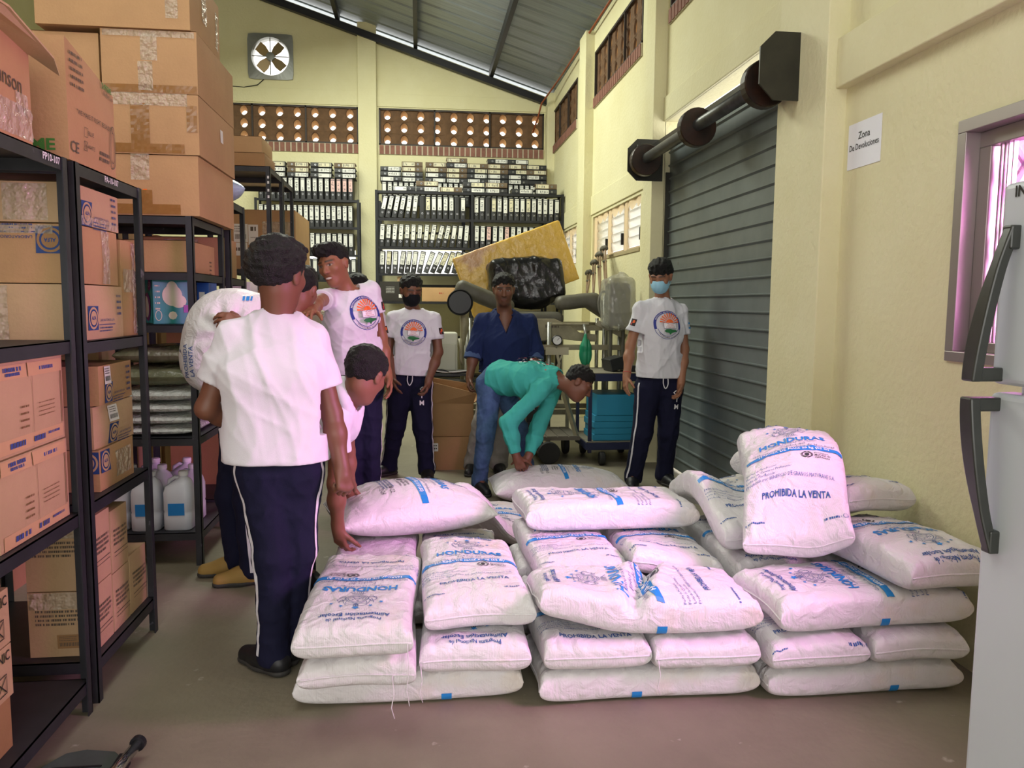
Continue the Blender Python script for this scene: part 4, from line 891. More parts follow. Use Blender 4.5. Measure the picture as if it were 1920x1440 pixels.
# cartons on the low boards behind the boys
f = Flat(); scrib(f, -0.03, 0.03, 0.02, 0.02, 0, 1); scrib(f, 0.18, 0.22, 0.06, 0.03, 1, 2)
red = mat('print_red', '#B04A38', 0.6)
carton('brown cardboard box with red lettering on the low board behind the masked boy', 0.05, 0.6, YF + 0.0, YF + 0.3, 1.4415, 1.64, 0, prints=[('-y', f, [red, greyink], 'printed_lettering')])
f = Flat()
for i in range(5): scrib(f, -0.2, -0.08, 0.06 - 0.02 * i, 0.006, 0, i)
f.add(rect2d(-0.02, 0.04, -0.09, -0.04), 0); f.add(rect2d(0.06, 0.18, -0.075, -0.055), 0)
carton('black printed carton beside the masked boy on the low rack board', -0.55, 0.03, YF + 0.0, YF + 0.3, 1.4415, 1.72, blk, prints=[('-y', f, [whitem], 'printed_lettering')], seam=False)
for i, x in enumerate((-0.3, 0.72, 0.86, 1.0)):
    carton('small cardboard box %s, low board of the front rack' % ('behind the black carton', 'next to the red-lettered one', 'second from the red-lettered one', 'third from the red-lettered one')[i], x, x + 0.12, YF + 0.02, YF + 0.25, 1.4415 if i else 1.7235, 1.58 if i else 1.79, 1)
# ---------------------------------------------------------------- flour sacks
def sack_material(name, col):
    m = mat(name, col, 0.42, bump=0.0, spec=0.45); nt = m.node_tree; N = nt.nodes; L = nt.links; b = N['Principled BSDF']
    tc = N.new('ShaderNodeTexCoord'); no = N.new('ShaderNodeTexNoise'); no.inputs['Scale'].default_value = 16; no.inputs['Detail'].default_value = 6; no.inputs['Distortion'].default_value = 0.8
    L.new(tc.outputs['Object'], no.inputs['Vector'])
    w = N.new('ShaderNodeTexWave'); w.inputs['Scale'].default_value = 55; w.inputs['Distortion'].default_value = 1.5; L.new(tc.outputs['Object'], w.inputs['Vector'])
    ad = N.new('ShaderNodeMath'); ad.operation = 'MULTIPLY_ADD'; ad.inputs[1].default_value = 0.018; L.new(w.outputs['Fac'], ad.inputs[0]); L.new(no.outputs[0], ad.inputs[2])
    bp = N.new('ShaderNodeBump'); bp.inputs['Strength'].default_value = 0.5; bp.inputs['Distance'].default_value = 0.03
    L.new(ad.outputs[0], bp.inputs['Height']); L.new(bp.outputs[0], b.inputs['Normal'])
    n2 = N.new('ShaderNodeTexNoise'); n2.inputs['Scale'].default_value = 3.5; n2.inputs['Detail'].default_value = 8; L.new(tc.outputs['Object'], n2.inputs['Vector'])
    mr = N.new('ShaderNodeMapRange'); mr.inputs[1].default_value = 0.6; mr.inputs[2].default_value = 0.78; L.new(n2.outputs[0], mr.inputs[0])
    mx = N.new('ShaderNodeMix'); mx.data_type = 'RGBA'; mx.inputs[6].default_value = (*lin(col), 1); mx.inputs[7].default_value = (*lin('#D9CDBD'), 1); L.new(mr.outputs[0], mx.inputs[0]); L.new(mx.outputs[2], b.inputs['Base Color'])
    return m
sackm = sack_material('woven_sack_white', '#DAD8DA')
pblue = mat('sack_print_blue', '#1E84CC', 0.5); pnavy = mat('sack_print_navy', '#2B5596', 0.5); pgrey = mat('sack_print_grey_blue', '#5B6E92', 0.55); pwhite = mat('sack_print_white', '#EEF2F6', 0.5); pblack = mat('sack_print_black', '#33353C', 0.55)
PM = [pblue, pnavy, pgrey, pwhite, pblack]
def crest(f, x, y, s, m=2):
    w = s * 0.018
    f.add(ring2d(x, y, s * 0.3, s * 0.3, w), m); f.add(ring2d(x, y, s * 0.24, s * 0.24, w), m); f.add(stroke2d([(x - s * 0.13, y - s * 0.1), (x + s * 0.13, y - s * 0.1), (x, y + s * 0.15)], w, True), m)
    f.add(stroke2d(arc2d(x, y - s * 0.03, s * 0.2, s * 0.07, 20, 160), w), m); f.add(stroke2d(arc2d(x, y - s * 0.09, s * 0.2, s * 0.06, 200, 340), w), m)
    for k in (-1, 1):
        f.add(stroke2d([(x + k * (0.26 + 0.2 * t) * s, y + s * (0.2 + 0.14 * math.sin(7 * t))) for t in np.linspace(0, 1, 10)], w), m)
        f.add(stroke2d([(x + k * (0.3 + 0.24 * t) * s, y - s * (0.1 + 0.12 * math.sin(5 * t))) for t in np.linspace(0, 1, 10)], w), m)
        f.add(stroke2d(arc2d(x + k * s * 0.42, y + s * 0.02, s * 0.11, s * 0.16, 0, 300), w), m); f.add(stroke2d(arc2d(x + k * s * 0.16, y + s * 0.38, s * 0.13, s * 0.07, 0, 360), w), m)
        f.add(stroke2d([(x + k * s * 0.1, y - s * 0.36), (x + k * s * 0.24, y - s * 0.5)], w), m)
    f.add(stroke2d([(x, y + s * 0.3), (x, y + s * 0.52)], w * 2), m); f.add(ring2d(x, y + s * 0.44, s * 0.06, s * 0.1, w), m)
    for j in range(5): f.add(stroke2d([(x + (j - 2) * s * 0.05, y - s * 0.34), (x + (j - 2) * s * 0.06, y - s * 0.52)], w), m)
    for j in range(7): f.add(rect2d(x + s * (0.17 * math.cos(j * 0.9)) - w, x + s * 0.17 * math.cos(j * 0.9) + w, y + s * 0.17 * math.sin(j * 0.9) - w, y + s * 0.17 * math.sin(j * 0.9) + w), m)
def curved_band(x0, x1, y, h, sag=0.01, n=30):
    vs, fs = rect2d(x0, x1, 0, 1, n, 3)
    def tr(a, b_):
        k = (a - (x0 + x1) / 2) / ((x1 - x0) / 2); return (a, y + sag * (1 - k * k) + (b_ - 0.5) * h * (1 - 0.15 * abs(k)))
    return [tr(*p) for p in vs], fs
def maize_print():
    """25 kg maize flour sack, lettering upright with the top at +v."""
    f = Flat()
    f.text('Programa Nacional de', 0, 0.345, 0.026, 1, 0, 0.015, wmax=0.18); f.text('Alimentación Escolar', 0, 0.315, 0.032, 1, 0, 0.02, wmax=0.235)
    f.add(star2d(0, 0.262, 0.015), 0)
    for x, y in ((-0.05, 0.245), (0.05, 0.245), (-0.085, 0.222), (0.085, 0.222)): f.add(star2d(x, y, 0.009), 0)
    crest(f, 0, 0.185, 0.13)
    f.text('HONDURAS', 0, 0.085, 0.06, 0, 0, 0.035, wmax=0.27); f.text('GOBIERNO DE LA REPÚBLICA', 0, 0.056, 0.015, 2, 0, 0, wmax=0.2, res=1)
    f.text('Fondos del', 0, 0.032, 0.022, 2, 0, 0, res=1); f.text('Gobierno de la República de Honduras', 0, 0.008, 0.022, 2, 0, 0, wmax=0.33, res=1)
    f.add(curved_band(-0.19, 0.19, -0.028, 0.034), 0); f.text('HARINA DE MAÍZ 25 kg (55 lb)', 0, -0.02, 0.023, 3, 0, 0.02, wmax=0.28)
    f.add(ring2d(0.05, -0.068, 0.018, 0.018, 0.0025), 4); f.add(disc2d(0.05, -0.068, 0.009, 0.011, 10), 4); f.add(stroke2d(arc2d(0.05, -0.068, 0.022, 0.02, 100, 260, 10), 0.003), 4); f.add(stroke2d(arc2d(0.05, -0.068, 0.022, 0.02, -80, 80, 10), 0.003), 4)
    for i, t in enumerate(('Programa', 'Mundial de', 'Alimentos')): f.text(t, 0.08, -0.056 - 0.014 * i, 0.014, 4, 0, 0.01, res=1, align='l')
    for i, t in enumerate(('Fecha de Producción:', 'Fecha de Consumo Preferente:', 'Lote de Producción:', 'Producido por: BENEFICIO DE GRANOS MATURAVE S.A.')): f.text(t, -0.19, -0.115 - 0.018 * i, 0.014, 1, 0, 0.0, res=1, align='l', wmax=None)
    f.text('PROHIBIDA LA VENTA', 0, -0.225, 0.03, 1, 0, 0.02, wmax=0.26)
    scrib(f, 0.1, 0.16, -0.31, 0.008, 1, 3); f.add(ring2d(0.175, -0.31, 0.008, 0.008, 0.002, 10), 1); scrib(f, -0.19, -0.12, -0.315, 0.007, 1, 4)
    return f
def big_print():
    """50 kg sack print."""
    f = Flat(); crest(f, 0, 0.26, 0.15)
    f.text('HONDURAS', 0, 0.165, 0.055, 0, 0, 0.03, wmax=0.3); f.text('GOBIERNO DE LA REPÚBLICA', 0, 0.125, 0.014, 2, res=1, wmax=0.22); f.text('Fondos del', 0, 0.1, 0.02, 2, res=1); f.text('Gobierno de la República de Honduras', 0, 0.075, 0.02, 2, res=1, wmax=0.36)
    f.add(curved_band(-0.25, 0.25, 0.035, 0.04, 0.0), 0); f.text('MAÍZ BLANCO 50 KG (110 LBS)', 0, 0.035, 0.026, 3, 0, 0.02, wmax=0.34)
    f.add(ring2d(-0.04, -0.03, 0.028, 0.028, 0.003), 4); f.add(disc2d(-0.04, -0.03, 0.014, 0.017, 10), 4)
    for i, t in enumerate(('Programa', 'Mundial de', 'Alimentos')): f.text(t, 0.0, -0.01 - 0.022 * i, 0.022, 4, 0, 0.01, align='l')
    for i in range(4): scrib(f, -0.2, 0.1, -0.1 - 0.016 * i, 0.009, 2, i)
    f.text('01-08-22', 0.1, -0.115, 0.034, 4, 0, 0, res=1); f.text('01-02-24', 0.1, -0.165, 0.034, 4, 0, 0, res=1)
    return f
PRINTS = {'maize': maize_print(), 'big': big_print()}
# running height map of the pile
HX0, HY0, HS = -0.9, 2.0, 0.015
HM = np.zeros((int(3.3 / HS), int(4.4 / HS)))
def hm_sample(x, y):
    i = np.clip(((x - HX0) / HS).astype(int), 0, HM.shape[0] - 1); j = np.clip(((y - HY0) / HS).astype(int), 0, HM.shape[1] - 1); return HM[i, j]
def blur(a, k):
    for _ in range(k):
        p = np.pad(a, 1, mode='edge'); a = (p[:-2, 1:-1] + p[2:, 1:-1] + p[1:-1, :-2] + p[1:-1, 2:] + 2 * p[1:-1, 1:-1]) / 6
    return a
def dilate(a, k):
    for _ in range(k):
        p = np.pad(a, 1, mode='edge'); a = np.maximum.reduce([p[:-2, 1:-1], p[2:, 1:-1], p[1:-1, :-2], p[1:-1, 2:], p[1:-1, 1:-1]])
    return a
def bilin(G, s, t):
    n, m = G.shape; u = np.clip((s + 1) / 2 * (n - 1), 0, n - 1.001); v = np.clip((t + 1) / 2 * (m - 1), 0, m - 1.001)
    i, j = u.astype(int), v.astype(int); a, b_ = u - i, v - j
    a = a * a * (3 - 2 * a); b_ = b_ * b_ * (3 - 2 * b_)
    return G[i, j] * (1 - a) * (1 - b_) + G[i + 1, j] * a * (1 - b_) + G[i, j + 1] * (1 - a) * b_ + G[i + 1, j + 1] * a * b_
def sack(label, x, y, rot=0.0, L=0.75, W=0.40, H=0.125, prt='maize', flip=False, seed=1, stiff=9, crease=None, tilt=0.0, tiltw=0.0, pn=9.0, qn=3.2, support=True, z=0.0, pscale=1.0, pshift=0.0, name='flour_sack', cat='sack', bulge=0.0, string=None, wr=1.25, patch=None, lift=0.0):
    """One sack lying on whatever is already in the pile. Local s runs along the length (L), t across; rot = heading of +s in degrees."""
    r = np.random.default_rng(seed); ph = r.uniform(0, 6.28, 24); c_, s_ = math.cos(R(rot)), math.sin(R(rot))
    def xy(s, t):
        # sides pulled in slightly between the corners
        a = s * L / 2 * (1 - 0.018 * (1 - t * t)); b_ = t * W / 2 * (1 - 0.03 * (1 - s ** 4))
        b_ = b_ + 0.006 * np.sin(3 * s + ph[20]); a = a + 0.006 * np.sin(3 * t + ph[21])
        return x + a * c_ - b_ * s_, y + a * s_ + b_ * c_
    gs, gt = np.meshgrid(np.linspace(-1, 1, 37), np.linspace(-1, 1, 25), indexing='ij')
    if support:
        X, Y = xy(gs * 0.97, gt * 0.95); H0 = hm_sample(X, Y); Z = dilate(H0, stiff)
        for _ in range(14): Z = np.maximum(blur(Z, 3), H0)
        Z = np.maximum(blur(Z, 3), H0 + 0.001) + 0.001
    else: Z = np.full(gs.shape, z)
    Z = Z + tilt * (gs + 1) / 2 + tiltw * (gt + 1) / 2 + lift
    def prof(s, t):
        h = np.clip(1 - np.abs(s) ** pn, 0, 1) ** (1 / qn) * np.clip(1 - np.abs(t) ** pn, 0, 1) ** (1 / qn)
        h = h * (1 + bulge * (1 - s * s) * (1 - t * t))
        return h
    def wrinkle(s, t):
        e = np.abs(s) ** 3; w = 0.0035 * np.abs(s) ** 9 * np.sin(22 * t + ph[0] + 2 * np.sin(3 * s + ph[1])) + 0.002 * np.abs(s) ** 7 * np.sin(41 * t + ph[2])
        e2 = np.abs(t) ** 4; w = w + 0.0022 * e2 * np.sin(26 * s + ph[3] + 2 * np.sin(4 * t)) + 0.001 * e2 * np.sin(55 * s + ph[4])
        d = np.sin(5 * s + 4 * t + ph[5] + 1.5 * np.sin(3 * t - 2 * s + ph[6])); w = w + 0.0035 * (1 - np.abs(d)) ** 2
        d = np.sin(4 * s - 6 * t + ph[7] + 1.8 * np.sin(4 * s + ph[8])); w = w + 0.003 * (1 - np.abs(d)) ** 3
        w = w + 0.006 * np.sin(2.2 * s + ph[9]) * np.sin(2.4 * t + ph[10])
        return w * wr
    def mid(s, t): return bilin(Z, s, t)
    def cr(s, t):
        if crease is None: return 0.0
        p, dep, wd, sl = crease; u = (s - p - sl * t) / wd
        d = -dep * np.exp(-u * u) + 0.35 * dep * (np.exp(-(u - 1.9) ** 2) + np.exp(-(u + 1.9) ** 2))
        return d + 0.25 * dep * np.exp(-(u / 2.6) ** 2) * np.sin(14 * t + 9 * s + ph[11]) * np.cos(5 * t + ph[12])
    def top(s, t, off=0.0):
        h = prof(s, t); X, Y = xy(s, t); zz = mid(s, t) + H * 0.5 + H * 0.5 * h + (wrinkle(s, t) + cr(s, t)) * np.minimum(1, h * 1.6)
        return X, Y, zz + off
    def bot(s, t):
        h = prof(s, t); X, Y = xy(s, t); return X, Y, mid(s, t) + H * 0.5 - H * 0.5 * h / (1 + bulge * (1 - s * s) * (1 - t * t))
    # grid packed towards the rims
    def packed(n): u = np.linspace(-1, 1, n); return np.sign(u) * (1 - (1 - np.abs(u)) ** 2.0) * 1.0
    NS, NT = 68, 44; S, T = np.meshgrid(packed(NS), packed(NT), indexing='ij')
    ax, ay, az = top(S, T); bx, by, bz = bot(S, T)
    vs = np.concatenate([np.stack([ax, ay, az], -1).reshape(-1, 3), np.stack([bx, by, bz], -1).reshape(-1, 3)])
    idx = np.arange(NS * NT).reshape(NS, NT); qd = np.stack([idx[:-1, :-1], idx[1:, :-1], idx[1:, 1:], idx[:-1, 1:]], -1).reshape(-1, 4)
    fs = np.concatenate([qd, qd[:, ::-1] + NS * NT])
    org = (x, y, float(bz.min())); me = bpy.data.meshes.new(name); me.from_pydata((vs - np.array(org)).tolist(), [], fs.tolist()); me.materials.append(sackm)
    o = link_mesh(name, me, None, True, 0, org); tag(o, label, cat, 'maize flour sacks in the floor pile')
    # seam rolled along both ends
    for e in (-1, 1):
        t = np.linspace(-0.97, 0.97, 30); a = np.full(30, e * 1.0); X, Y, zz = top(a, t)
        q = MB(); q.tube(np.stack([X, Y, zz], -1).tolist(), 0.0035, 6); q.build('end_seam', sackm, o, smooth=True, origin=org)
    if prt:
        f = PRINTS[prt]; k = -1 if flip else 1; allv = []; allf = []; mi = []
        for li, (pv, pf, m) in enumerate(f.p):
            p = np.array(pv) * pscale; s = k * (p[:, 1] + pshift) / (L / 2) ; t = -k * p[:, 0] / (W / 2)
            s = np.clip(s, -0.985, 0.985); t = np.clip(t, -0.985, 0.985)
            e = 1e-3; X, Y, zz = top(s, t); X1, Y1, Z1 = top(s + e, t); X2, Y2, Z2 = top(s, t + e)
            d1 = np.stack([X1 - X, Y1 - Y, Z1 - zz], -1); d2 = np.stack([X2 - X, Y2 - Y, Z2 - zz], -1); nn = np.cross(d1, d2); nn /= np.linalg.norm(nn, axis=1)[:, None] + 1e-12
            nn[nn[:, 2] < 0] *= -1
            off = 0.0022 + (0.0012 if m == 3 else 0); b0 = len(allv)
            allv += (np.stack([X, Y, zz], -1) + nn * off - np.array(org)).tolist(); allf += [tuple(i + b0 for i in g) for g in pf]; mi += [m] * len(pf)
        pm = bpy.data.meshes.new('print'); pm.from_pydata(allv, [], allf)
        for q_ in PM: pm.materials.append(q_)
        pm.polygons.foreach_set('material_index', mi); po = bpy.data.objects.new('print', pm); COL.objects.link(po); po.location = org; attach(po, o)
    if patch is not None:      # blue printed band showing where it wraps under the front edge
        q = MB(); s, t = np.meshgrid(np.linspace(patch - 0.045, patch + 0.045, 5), np.linspace(-0.997, -0.93, 7), indexing='ij'); X, Y, zz = bot(s.ravel(), t.ravel()); ou = V(s_, -c_, -0.6)
        q.add(np.stack([X, Y, zz], -1) + unit(ou) * 0.003, [(i * 7 + j, i * 7 + j + 1, (i + 1) * 7 + j + 1, (i + 1) * 7 + j) for i in range(4) for j in range(6)]); q.build('blue_band', pblue, o, origin=org)
    if string:
        q = MB(); s0, t0, ln = string; X, Y, zz = top(np.array([s0]), np.array([t0])); p = V(X[0], Y[0], zz[0])
        q.tube([p, p + V(-0.012 * s_ * 0, -0.012, -0.01), p + V(0.004, -0.02, -ln * 0.4), p + V(-0.004, -0.018, -ln * 0.75), p + V(0.006, -0.02, -ln)], 0.0018, 6); q.build('tie_string', sackm, o, smooth=True, origin=org)
    if support:
        S, T = np.meshgrid(np.linspace(-1, 1, 160), np.linspace(-1, 1, 100), indexing='ij'); X, Y, zz = top(S, T)
        i = ((X - HX0) / HS).astype(int); j = ((Y - HY0) / HS).astype(int); ok = (i >= 0) & (i < HM.shape[0]) & (j >= 0) & (j < HM.shape[1])
        np.maximum.at(HM, (i[ok], j[ok]), zz[ok])
    return o
# bottom layer: three long sacks along the front, three behind
P = 'white flour sack lying crosswise at floor level, '
sack(P + 'left front corner of the pile', -0.03, 2.865, 0, 0.80, 0.42, 0.12, None, seed=1, patch=0.32)
sack(P + 'middle of the front', 0.81, 2.80, 0, 0.80, 0.42, 0.12, None, seed=2, patch=-0.12)
sack(P + 'right end of the front beside the refrigerator', 1.6, 2.755, -1, 0.74, 0.42, 0.12, None, seed=3, patch=0.3)
sack('white flour sack at floor level under the big puffy sack', -0.02, 3.65, 0, 0.78, 0.66, 0.12, None, seed=4)
sack('white flour sack at floor level behind the middle of the front row', 0.82, 3.44, 0, 0.78, 0.6, 0.12, None, seed=5)
sack('white flour sack at floor level in the back right part of the pile', 1.6, 3.42, 0, 0.74, 0.6, 0.12, None, seed=6)
# second layer: sacks end-on to the camera
E2 = 'white sack end-on in the second layer, '
sack(E2 + 'leftmost, under the upside-down print', -0.205, 2.895, 90, 0.77, 0.385, 0.12, None, seed=11, string=(-1, -0.6, 0.14))
sack(E2 + 'second from the left, string at its corner', 0.195, 2.955, 90, 0.75, 0.385, 0.125, 'maize', True, seed=12, string=(-1, 0.97, 0.13))
sack(E2 + 'third from the left, lettering at its front', 0.605, 2.93, 90, 0.76, 0.38, 0.125, 'maize', False, seed=13, pshift=-0.1)
sack(E2 + 'fourth from the left, loose string on its left', 0.995, 2.91, 90, 0.76, 0.38, 0.12, None, seed=14, string=(-1, 0.95, 0.12))
sack(E2 + 'second from the refrigerator', 1.385, 2.87, 90, 0.76, 0.36, 0.12, 'maize', False, seed=15, pshift=-0.06)
sack(E2 + 'next to the refrigerator', 1.76, 2.87, 90, 0.76, 0.36, 0.12, None, seed=16)
sack('white flour sack in the second layer under the puffy sack, left one', -0.2, 3.69, 90, 0.72, 0.39, 0.12, None, seed=17)
sack('white flour sack in the second layer under the puffy sack, right one', 0.2, 3.7, 90, 0.72, 0.38, 0.12, 'maize', True, seed=18, pshift=0.06)
sack('white flour sack in the second layer behind the middle', 0.82, 3.56, 0, 0.78, 0.42, 0.12, None, seed=19)
sack('white flour sack in the second layer at the back right', 1.6, 3.56, 0, 0.74, 0.42, 0.12, None, seed=20)
# third layer
sack('white flour sack printed upside down, front left corner on top of the pile', -0.2, 2.845, 88, 0.80, 0.385, 0.125, 'maize', True, seed=21, bulge=0.1, string=(-1, -0.9, 0.2))
sack('white flour sack printed upright on top of the second stack from the left', 0.2, 3.03, 91, 0.80, 0.39, 0.125, 'maize', False, seed=22, bulge=0.12)
sack('white flour sack with only VENTA showing behind the creased crosswise sack', 0.645, 3.35, 91, 0.75, 0.38, 0.12, 'maize', False, seed=23)
sack('white flour sack marked PROHIBIDA LA VENTA behind the creased crosswise sack', 1.045, 3.35, 89, 0.75, 0.385, 0.12, 'maize', False, seed=24)
sack('white flour sack behind the right crosswise sack, print upside down at its front', 1.45, 3.35, 90, 0.75, 0.345, 0.12, 'maize', True, seed=25)
sack('white flour sack in the shaded gap below the top right sacks', 1.80, 3.34, 90, 0.75, 0.36, 0.115, None, seed=26)
sack('creased white flour sack lying crosswise on the middle of the pile front', 0.80, 2.745, -1, 0.79, 0.40, 0.13, 'maize', True, seed=27, crease=(0.02, 0.045, 0.09, 0.18), bulge=0.2, patch=0.08)
sack('white flour sack lying crosswise on the right of the pile front, print sideways', 1.60, 2.71, 2, 0.74, 0.40, 0.13, 'maize', True, seed=28, bulge=0.2, pshift=-0.03, patch=0.1)
# upper sacks
sack('white flour sack lying crosswise on the back middle of the pile', 0.855, 3.555, 2, 0.80, 0.40, 0.13, 'maize', True, seed=31, bulge=0.1)
sack('white flour sack with upside-down print sloping down beside the yellow wall', 1.83, 2.83, 98, 0.72, 0.40, 0.135, 'maize', True, seed=32, bulge=0.15, tilt=0.0)
sack('white flour sack leaning behind the topmost sack, half its print covered', 1.44, 3.40, 89, 0.78, 0.40, 0.13, 'maize', False, seed=33, bulge=0.12, tilt=0.02)
sack('white flour sack between the topmost sack and the yellow wall', 1.80, 3.36, 108, 0.72, 0.40, 0.13, 'maize', False, seed=34, bulge=0.15)
sack('topmost white flour sack of the whole pile, printed upright and lit pink', 1.55, 3.10, 70, 0.72, 0.40, 0.13, 'maize', False, seed=35, bulge=0.12, stiff=6)
sack('large puffy white sack with handwritten dates at the back left of the pile', -0.06, 3.96, 14, 0.77, 0.56, 0.22, 'big', False, seed=41, pn=2.8, qn=2.0, bulge=0.2, pscale=0.95)
sack('flat white sack marked 110 lbs on the floor behind the pile', 0.42, 4.68, 92, 0.85, 0.50, 0.15, 'big', False, seed=42, pn=3.0, qn=2.2, pshift=-0.12)
sack('large white sack on the floor gripped by the bending man in turquoise', 0.99, 5.5, 2, 0.96, 0.5, 0.23, 'big', False, seed=43, pn=2.8, qn=2.0, bulge=0.1, pscale=0.8)
# ---------------------------------------------------------------- people: continuous surfaces grown from tapered limbs
def fast_mesh(name, v, f):
    me = bpy.data.meshes.new(name); n, m = len(v), len(f)
    me.vertices.add(n); me.vertices.foreach_set('co', np.ascontiguousarray(v, np.float32).ravel())
    me.loops.add(m * 4); me.loops.foreach_set('vertex_index', np.ascontiguousarray(f, np.int32).ravel())
    me.polygons.add(m); me.polygons.foreach_set('loop_start', np.arange(0, m * 4, 4, dtype=np.int32)); me.polygons.foreach_set('loop_total', np.full(m, 4, np.int32))
    me.update(calc_edges=True); me.validate(); return me
class Cone:
    def __init__(s, a, b, ra, rb, k=0.02): s.a = V(*a); s.b = V(*b); s.ra = ra; s.rb = rb; s.k = k; s.ba = s.b - s.a; s.l2 = s.ba @ s.ba + 1e-12
    def d(s, P):
        pa = P - s.a; t = np.clip(pa @ s.ba / s.l2, 0, 1); q = pa - t[:, None] * s.ba
        return np.sqrt(np.einsum('ij,ij->i', q, q)) - (s.ra + t * (s.rb - s.ra))
    def box(s): return np.minimum(s.a - s.ra, s.b - s.rb), np.maximum(s.a + s.ra, s.b + s.rb)
class Ell:
    def __init__(s, c, rad, M=None, k=0.02): s.c = V(*c); s.r = V(*rad); s.M = np.eye(3) if M is None else M; s.k = k
    def d(s, P):
        q = (P - s.c) @ s.M.T; a = q / s.r; k0 = np.sqrt(np.einsum('ij,ij->i', a, a)) + 1e-9; b_ = a / s.r; k1 = np.sqrt(np.einsum('ij,ij->i', b_, b_)) + 1e-9
        return k0 * (k0 - 1) / k1
    def box(s): m = s.r.max(); return s.c - m, s.c + m
def smin(a, b_, k):
    h = np.maximum(k - np.abs(a - b_), 0) / k; return np.minimum(a, b_) - h * h * k * 0.25
def sdf_mesh(prims, posts, h, smooth=1, pad=0.03, lip=1.15):
    lo = np.min([p.box()[0] for p in prims], 0) - pad; hi = np.max([p.box()[1] for p in prims], 0) + pad
    B = 8; bs = B * h; nb = np.ceil((hi - lo) / bs).astype(int)
    ib = np.stack(np.meshgrid(*[np.arange(k) for k in nb], indexing='ij'), -1).reshape(-1, 3); cen = lo + (ib + 0.5) * bs
    dp = np.stack([p.d(cen) for p in prims]); raw = dp[0].copy()
    for i in range(1, len(prims)): raw = smin(raw, dp[i], prims[i].k)
    dc = raw.copy()
    for f in posts: dc = f(cen, dc)
    rb = bs * 0.87; keep = np.where(np.abs(dc) < rb * lip + 0.012)[0]
    shp = nb * B + 1; D = np.ones(shp, np.float32)
    sg = np.where(dc < 0, -1.0, 1.0).astype(np.float32).reshape(nb); D[:-1, :-1, :-1] = np.repeat(np.repeat(np.repeat(sg, B, 0), B, 1), B, 2)
    g = np.stack(np.meshgrid(*[np.arange(B + 1)] * 3, indexing='ij'), -1).reshape(-1, 3) * h
    for b_ in keep:
        P = lo + ib[b_] * bs + g; use = np.where(dp[:, b_] < raw[b_] + 2 * rb + 0.06)[0]
        d = prims[use[0]].d(P)
        for i in use[1:]: d = smin(d, prims[i].d(P), prims[i].k)
        for f in posts: d = f(P, d)
        x, y, z = ib[b_] * B; D[x:x + B + 1, y:y + B + 1, z:z + B + 1] = d.reshape(B + 1, B + 1, B + 1)
    # surface nets
    neg = D < 0; c8 = [(i, j, k) for i in (0, 1) for j in (0, 1) for k in (0, 1)]; sl = lambda o: tuple(slice(a, a - 1 if a == 0 else None) for a in o)
    cnt = sum(neg[sl(o)].astype(np.int8) for o in c8); act = (cnt > 0) & (cnt < 8); idx = -np.ones(act.shape, np.int32); ci = np.argwhere(act); idx[act] = np.arange(len(ci))
    acc = np.zeros((len(ci), 3)); num = np.zeros(len(ci)); vals = {o: D[ci[:, 0] + o[0], ci[:, 1] + o[1], ci[:, 2] + o[2]] for o in c8}
    for o in c8:
        for ax in range(3):
            if o[ax] == 0:
                o2 = tuple(1 if q == ax else o[q] for q in range(3)); a, b_ = vals[o], vals[o2]; m = (a < 0) != (b_ < 0); t = np.where(m, a / np.where(m, a - b_, 1), 0)
                pt = np.zeros((len(ci), 3)); pt[:] = o; pt[:, ax] = t; acc[m] += pt[m]; num += m
    v = lo + (ci + acc / np.maximum(num, 1)[:, None]) * h; F = []
    for ax in range(3):
        s0 = [slice(None)] * 3; s1 = [slice(None)] * 3; s0[ax] = slice(0, -1); s1[ax] = slice(1, None); a, b_ = neg[tuple(s0)], neg[tuple(s1)]
        e = np.argwhere(a != b_); u, w = (ax + 1) % 3, (ax + 2) % 3; ok = (e[:, u] > 0) & (e[:, w] > 0) & (e[:, u] < act.shape[u]) & (e[:, w] < act.shape[w]); e = e[ok]
        def at(du, dw): q = e.copy(); q[:, u] -= du; q[:, w] -= dw; return idx[q[:, 0], q[:, 1], q[:, 2]]
        quad = np.stack([at(1, 1), at(0, 1), at(0, 0), at(1, 0)], -1); fl = ~a[e[:, 0], e[:, 1], e[:, 2]]; quad[fl] = quad[fl][:, ::-1]; F.append(quad)
    F = np.concatenate(F); F = F[(F >= 0).all(1)]
    for _ in range(smooth):
        s = np.zeros_like(v); c = np.zeros(len(v))
        for k in range(4):
            i, j = F[:, k], F[:, (k + 1) % 4]; s += np.stack([np.bincount(i, v[j, q], len(v)) + np.bincount(j, v[i, q], len(v)) for q in range(3)], -1); c += np.bincount(i, minlength=len(v)) + np.bincount(j, minlength=len(v))
        v = 0.5 * v + 0.5 * s / np.maximum(c, 1)[:, None]
    # drop stray islands with very few faces is not needed: the limbs overlap by construction
    return v, F
def folds(amp, freq, seed, up, sharp=2.0):
    """Cloth creases: ridged waves running mostly across the pull of the cloth."""
    r = np.random.default_rng(seed); W = []
    for i in range(4):
        d = unit(r.normal(size=3) * np.array([1, 1, 0.6]) + 0.5 * np.asarray(up) * r.uniform(-1, 1)); W.append((d * freq * r.uniform(0.6, 1.5), r.uniform(0, 6.3), unit(r.normal(size=3)) * freq * 0.7, r.uniform(0, 6.3)))
    def f(P, d):
        w = np.zeros(len(P))
        for a, p, b_, q in W: w += (1 - np.abs(np.sin(P @ a + p + 1.4 * np.sin(P @ b_ + q)))) ** sharp
        return d - amp * (w / 2 - 0.35)
    return f
def plane_cut(pt, n, k=0.004):
    pt, n = V(*pt), unit(n)
    def f(P, d): return np.maximum(d, (P - pt) @ n)
    return f
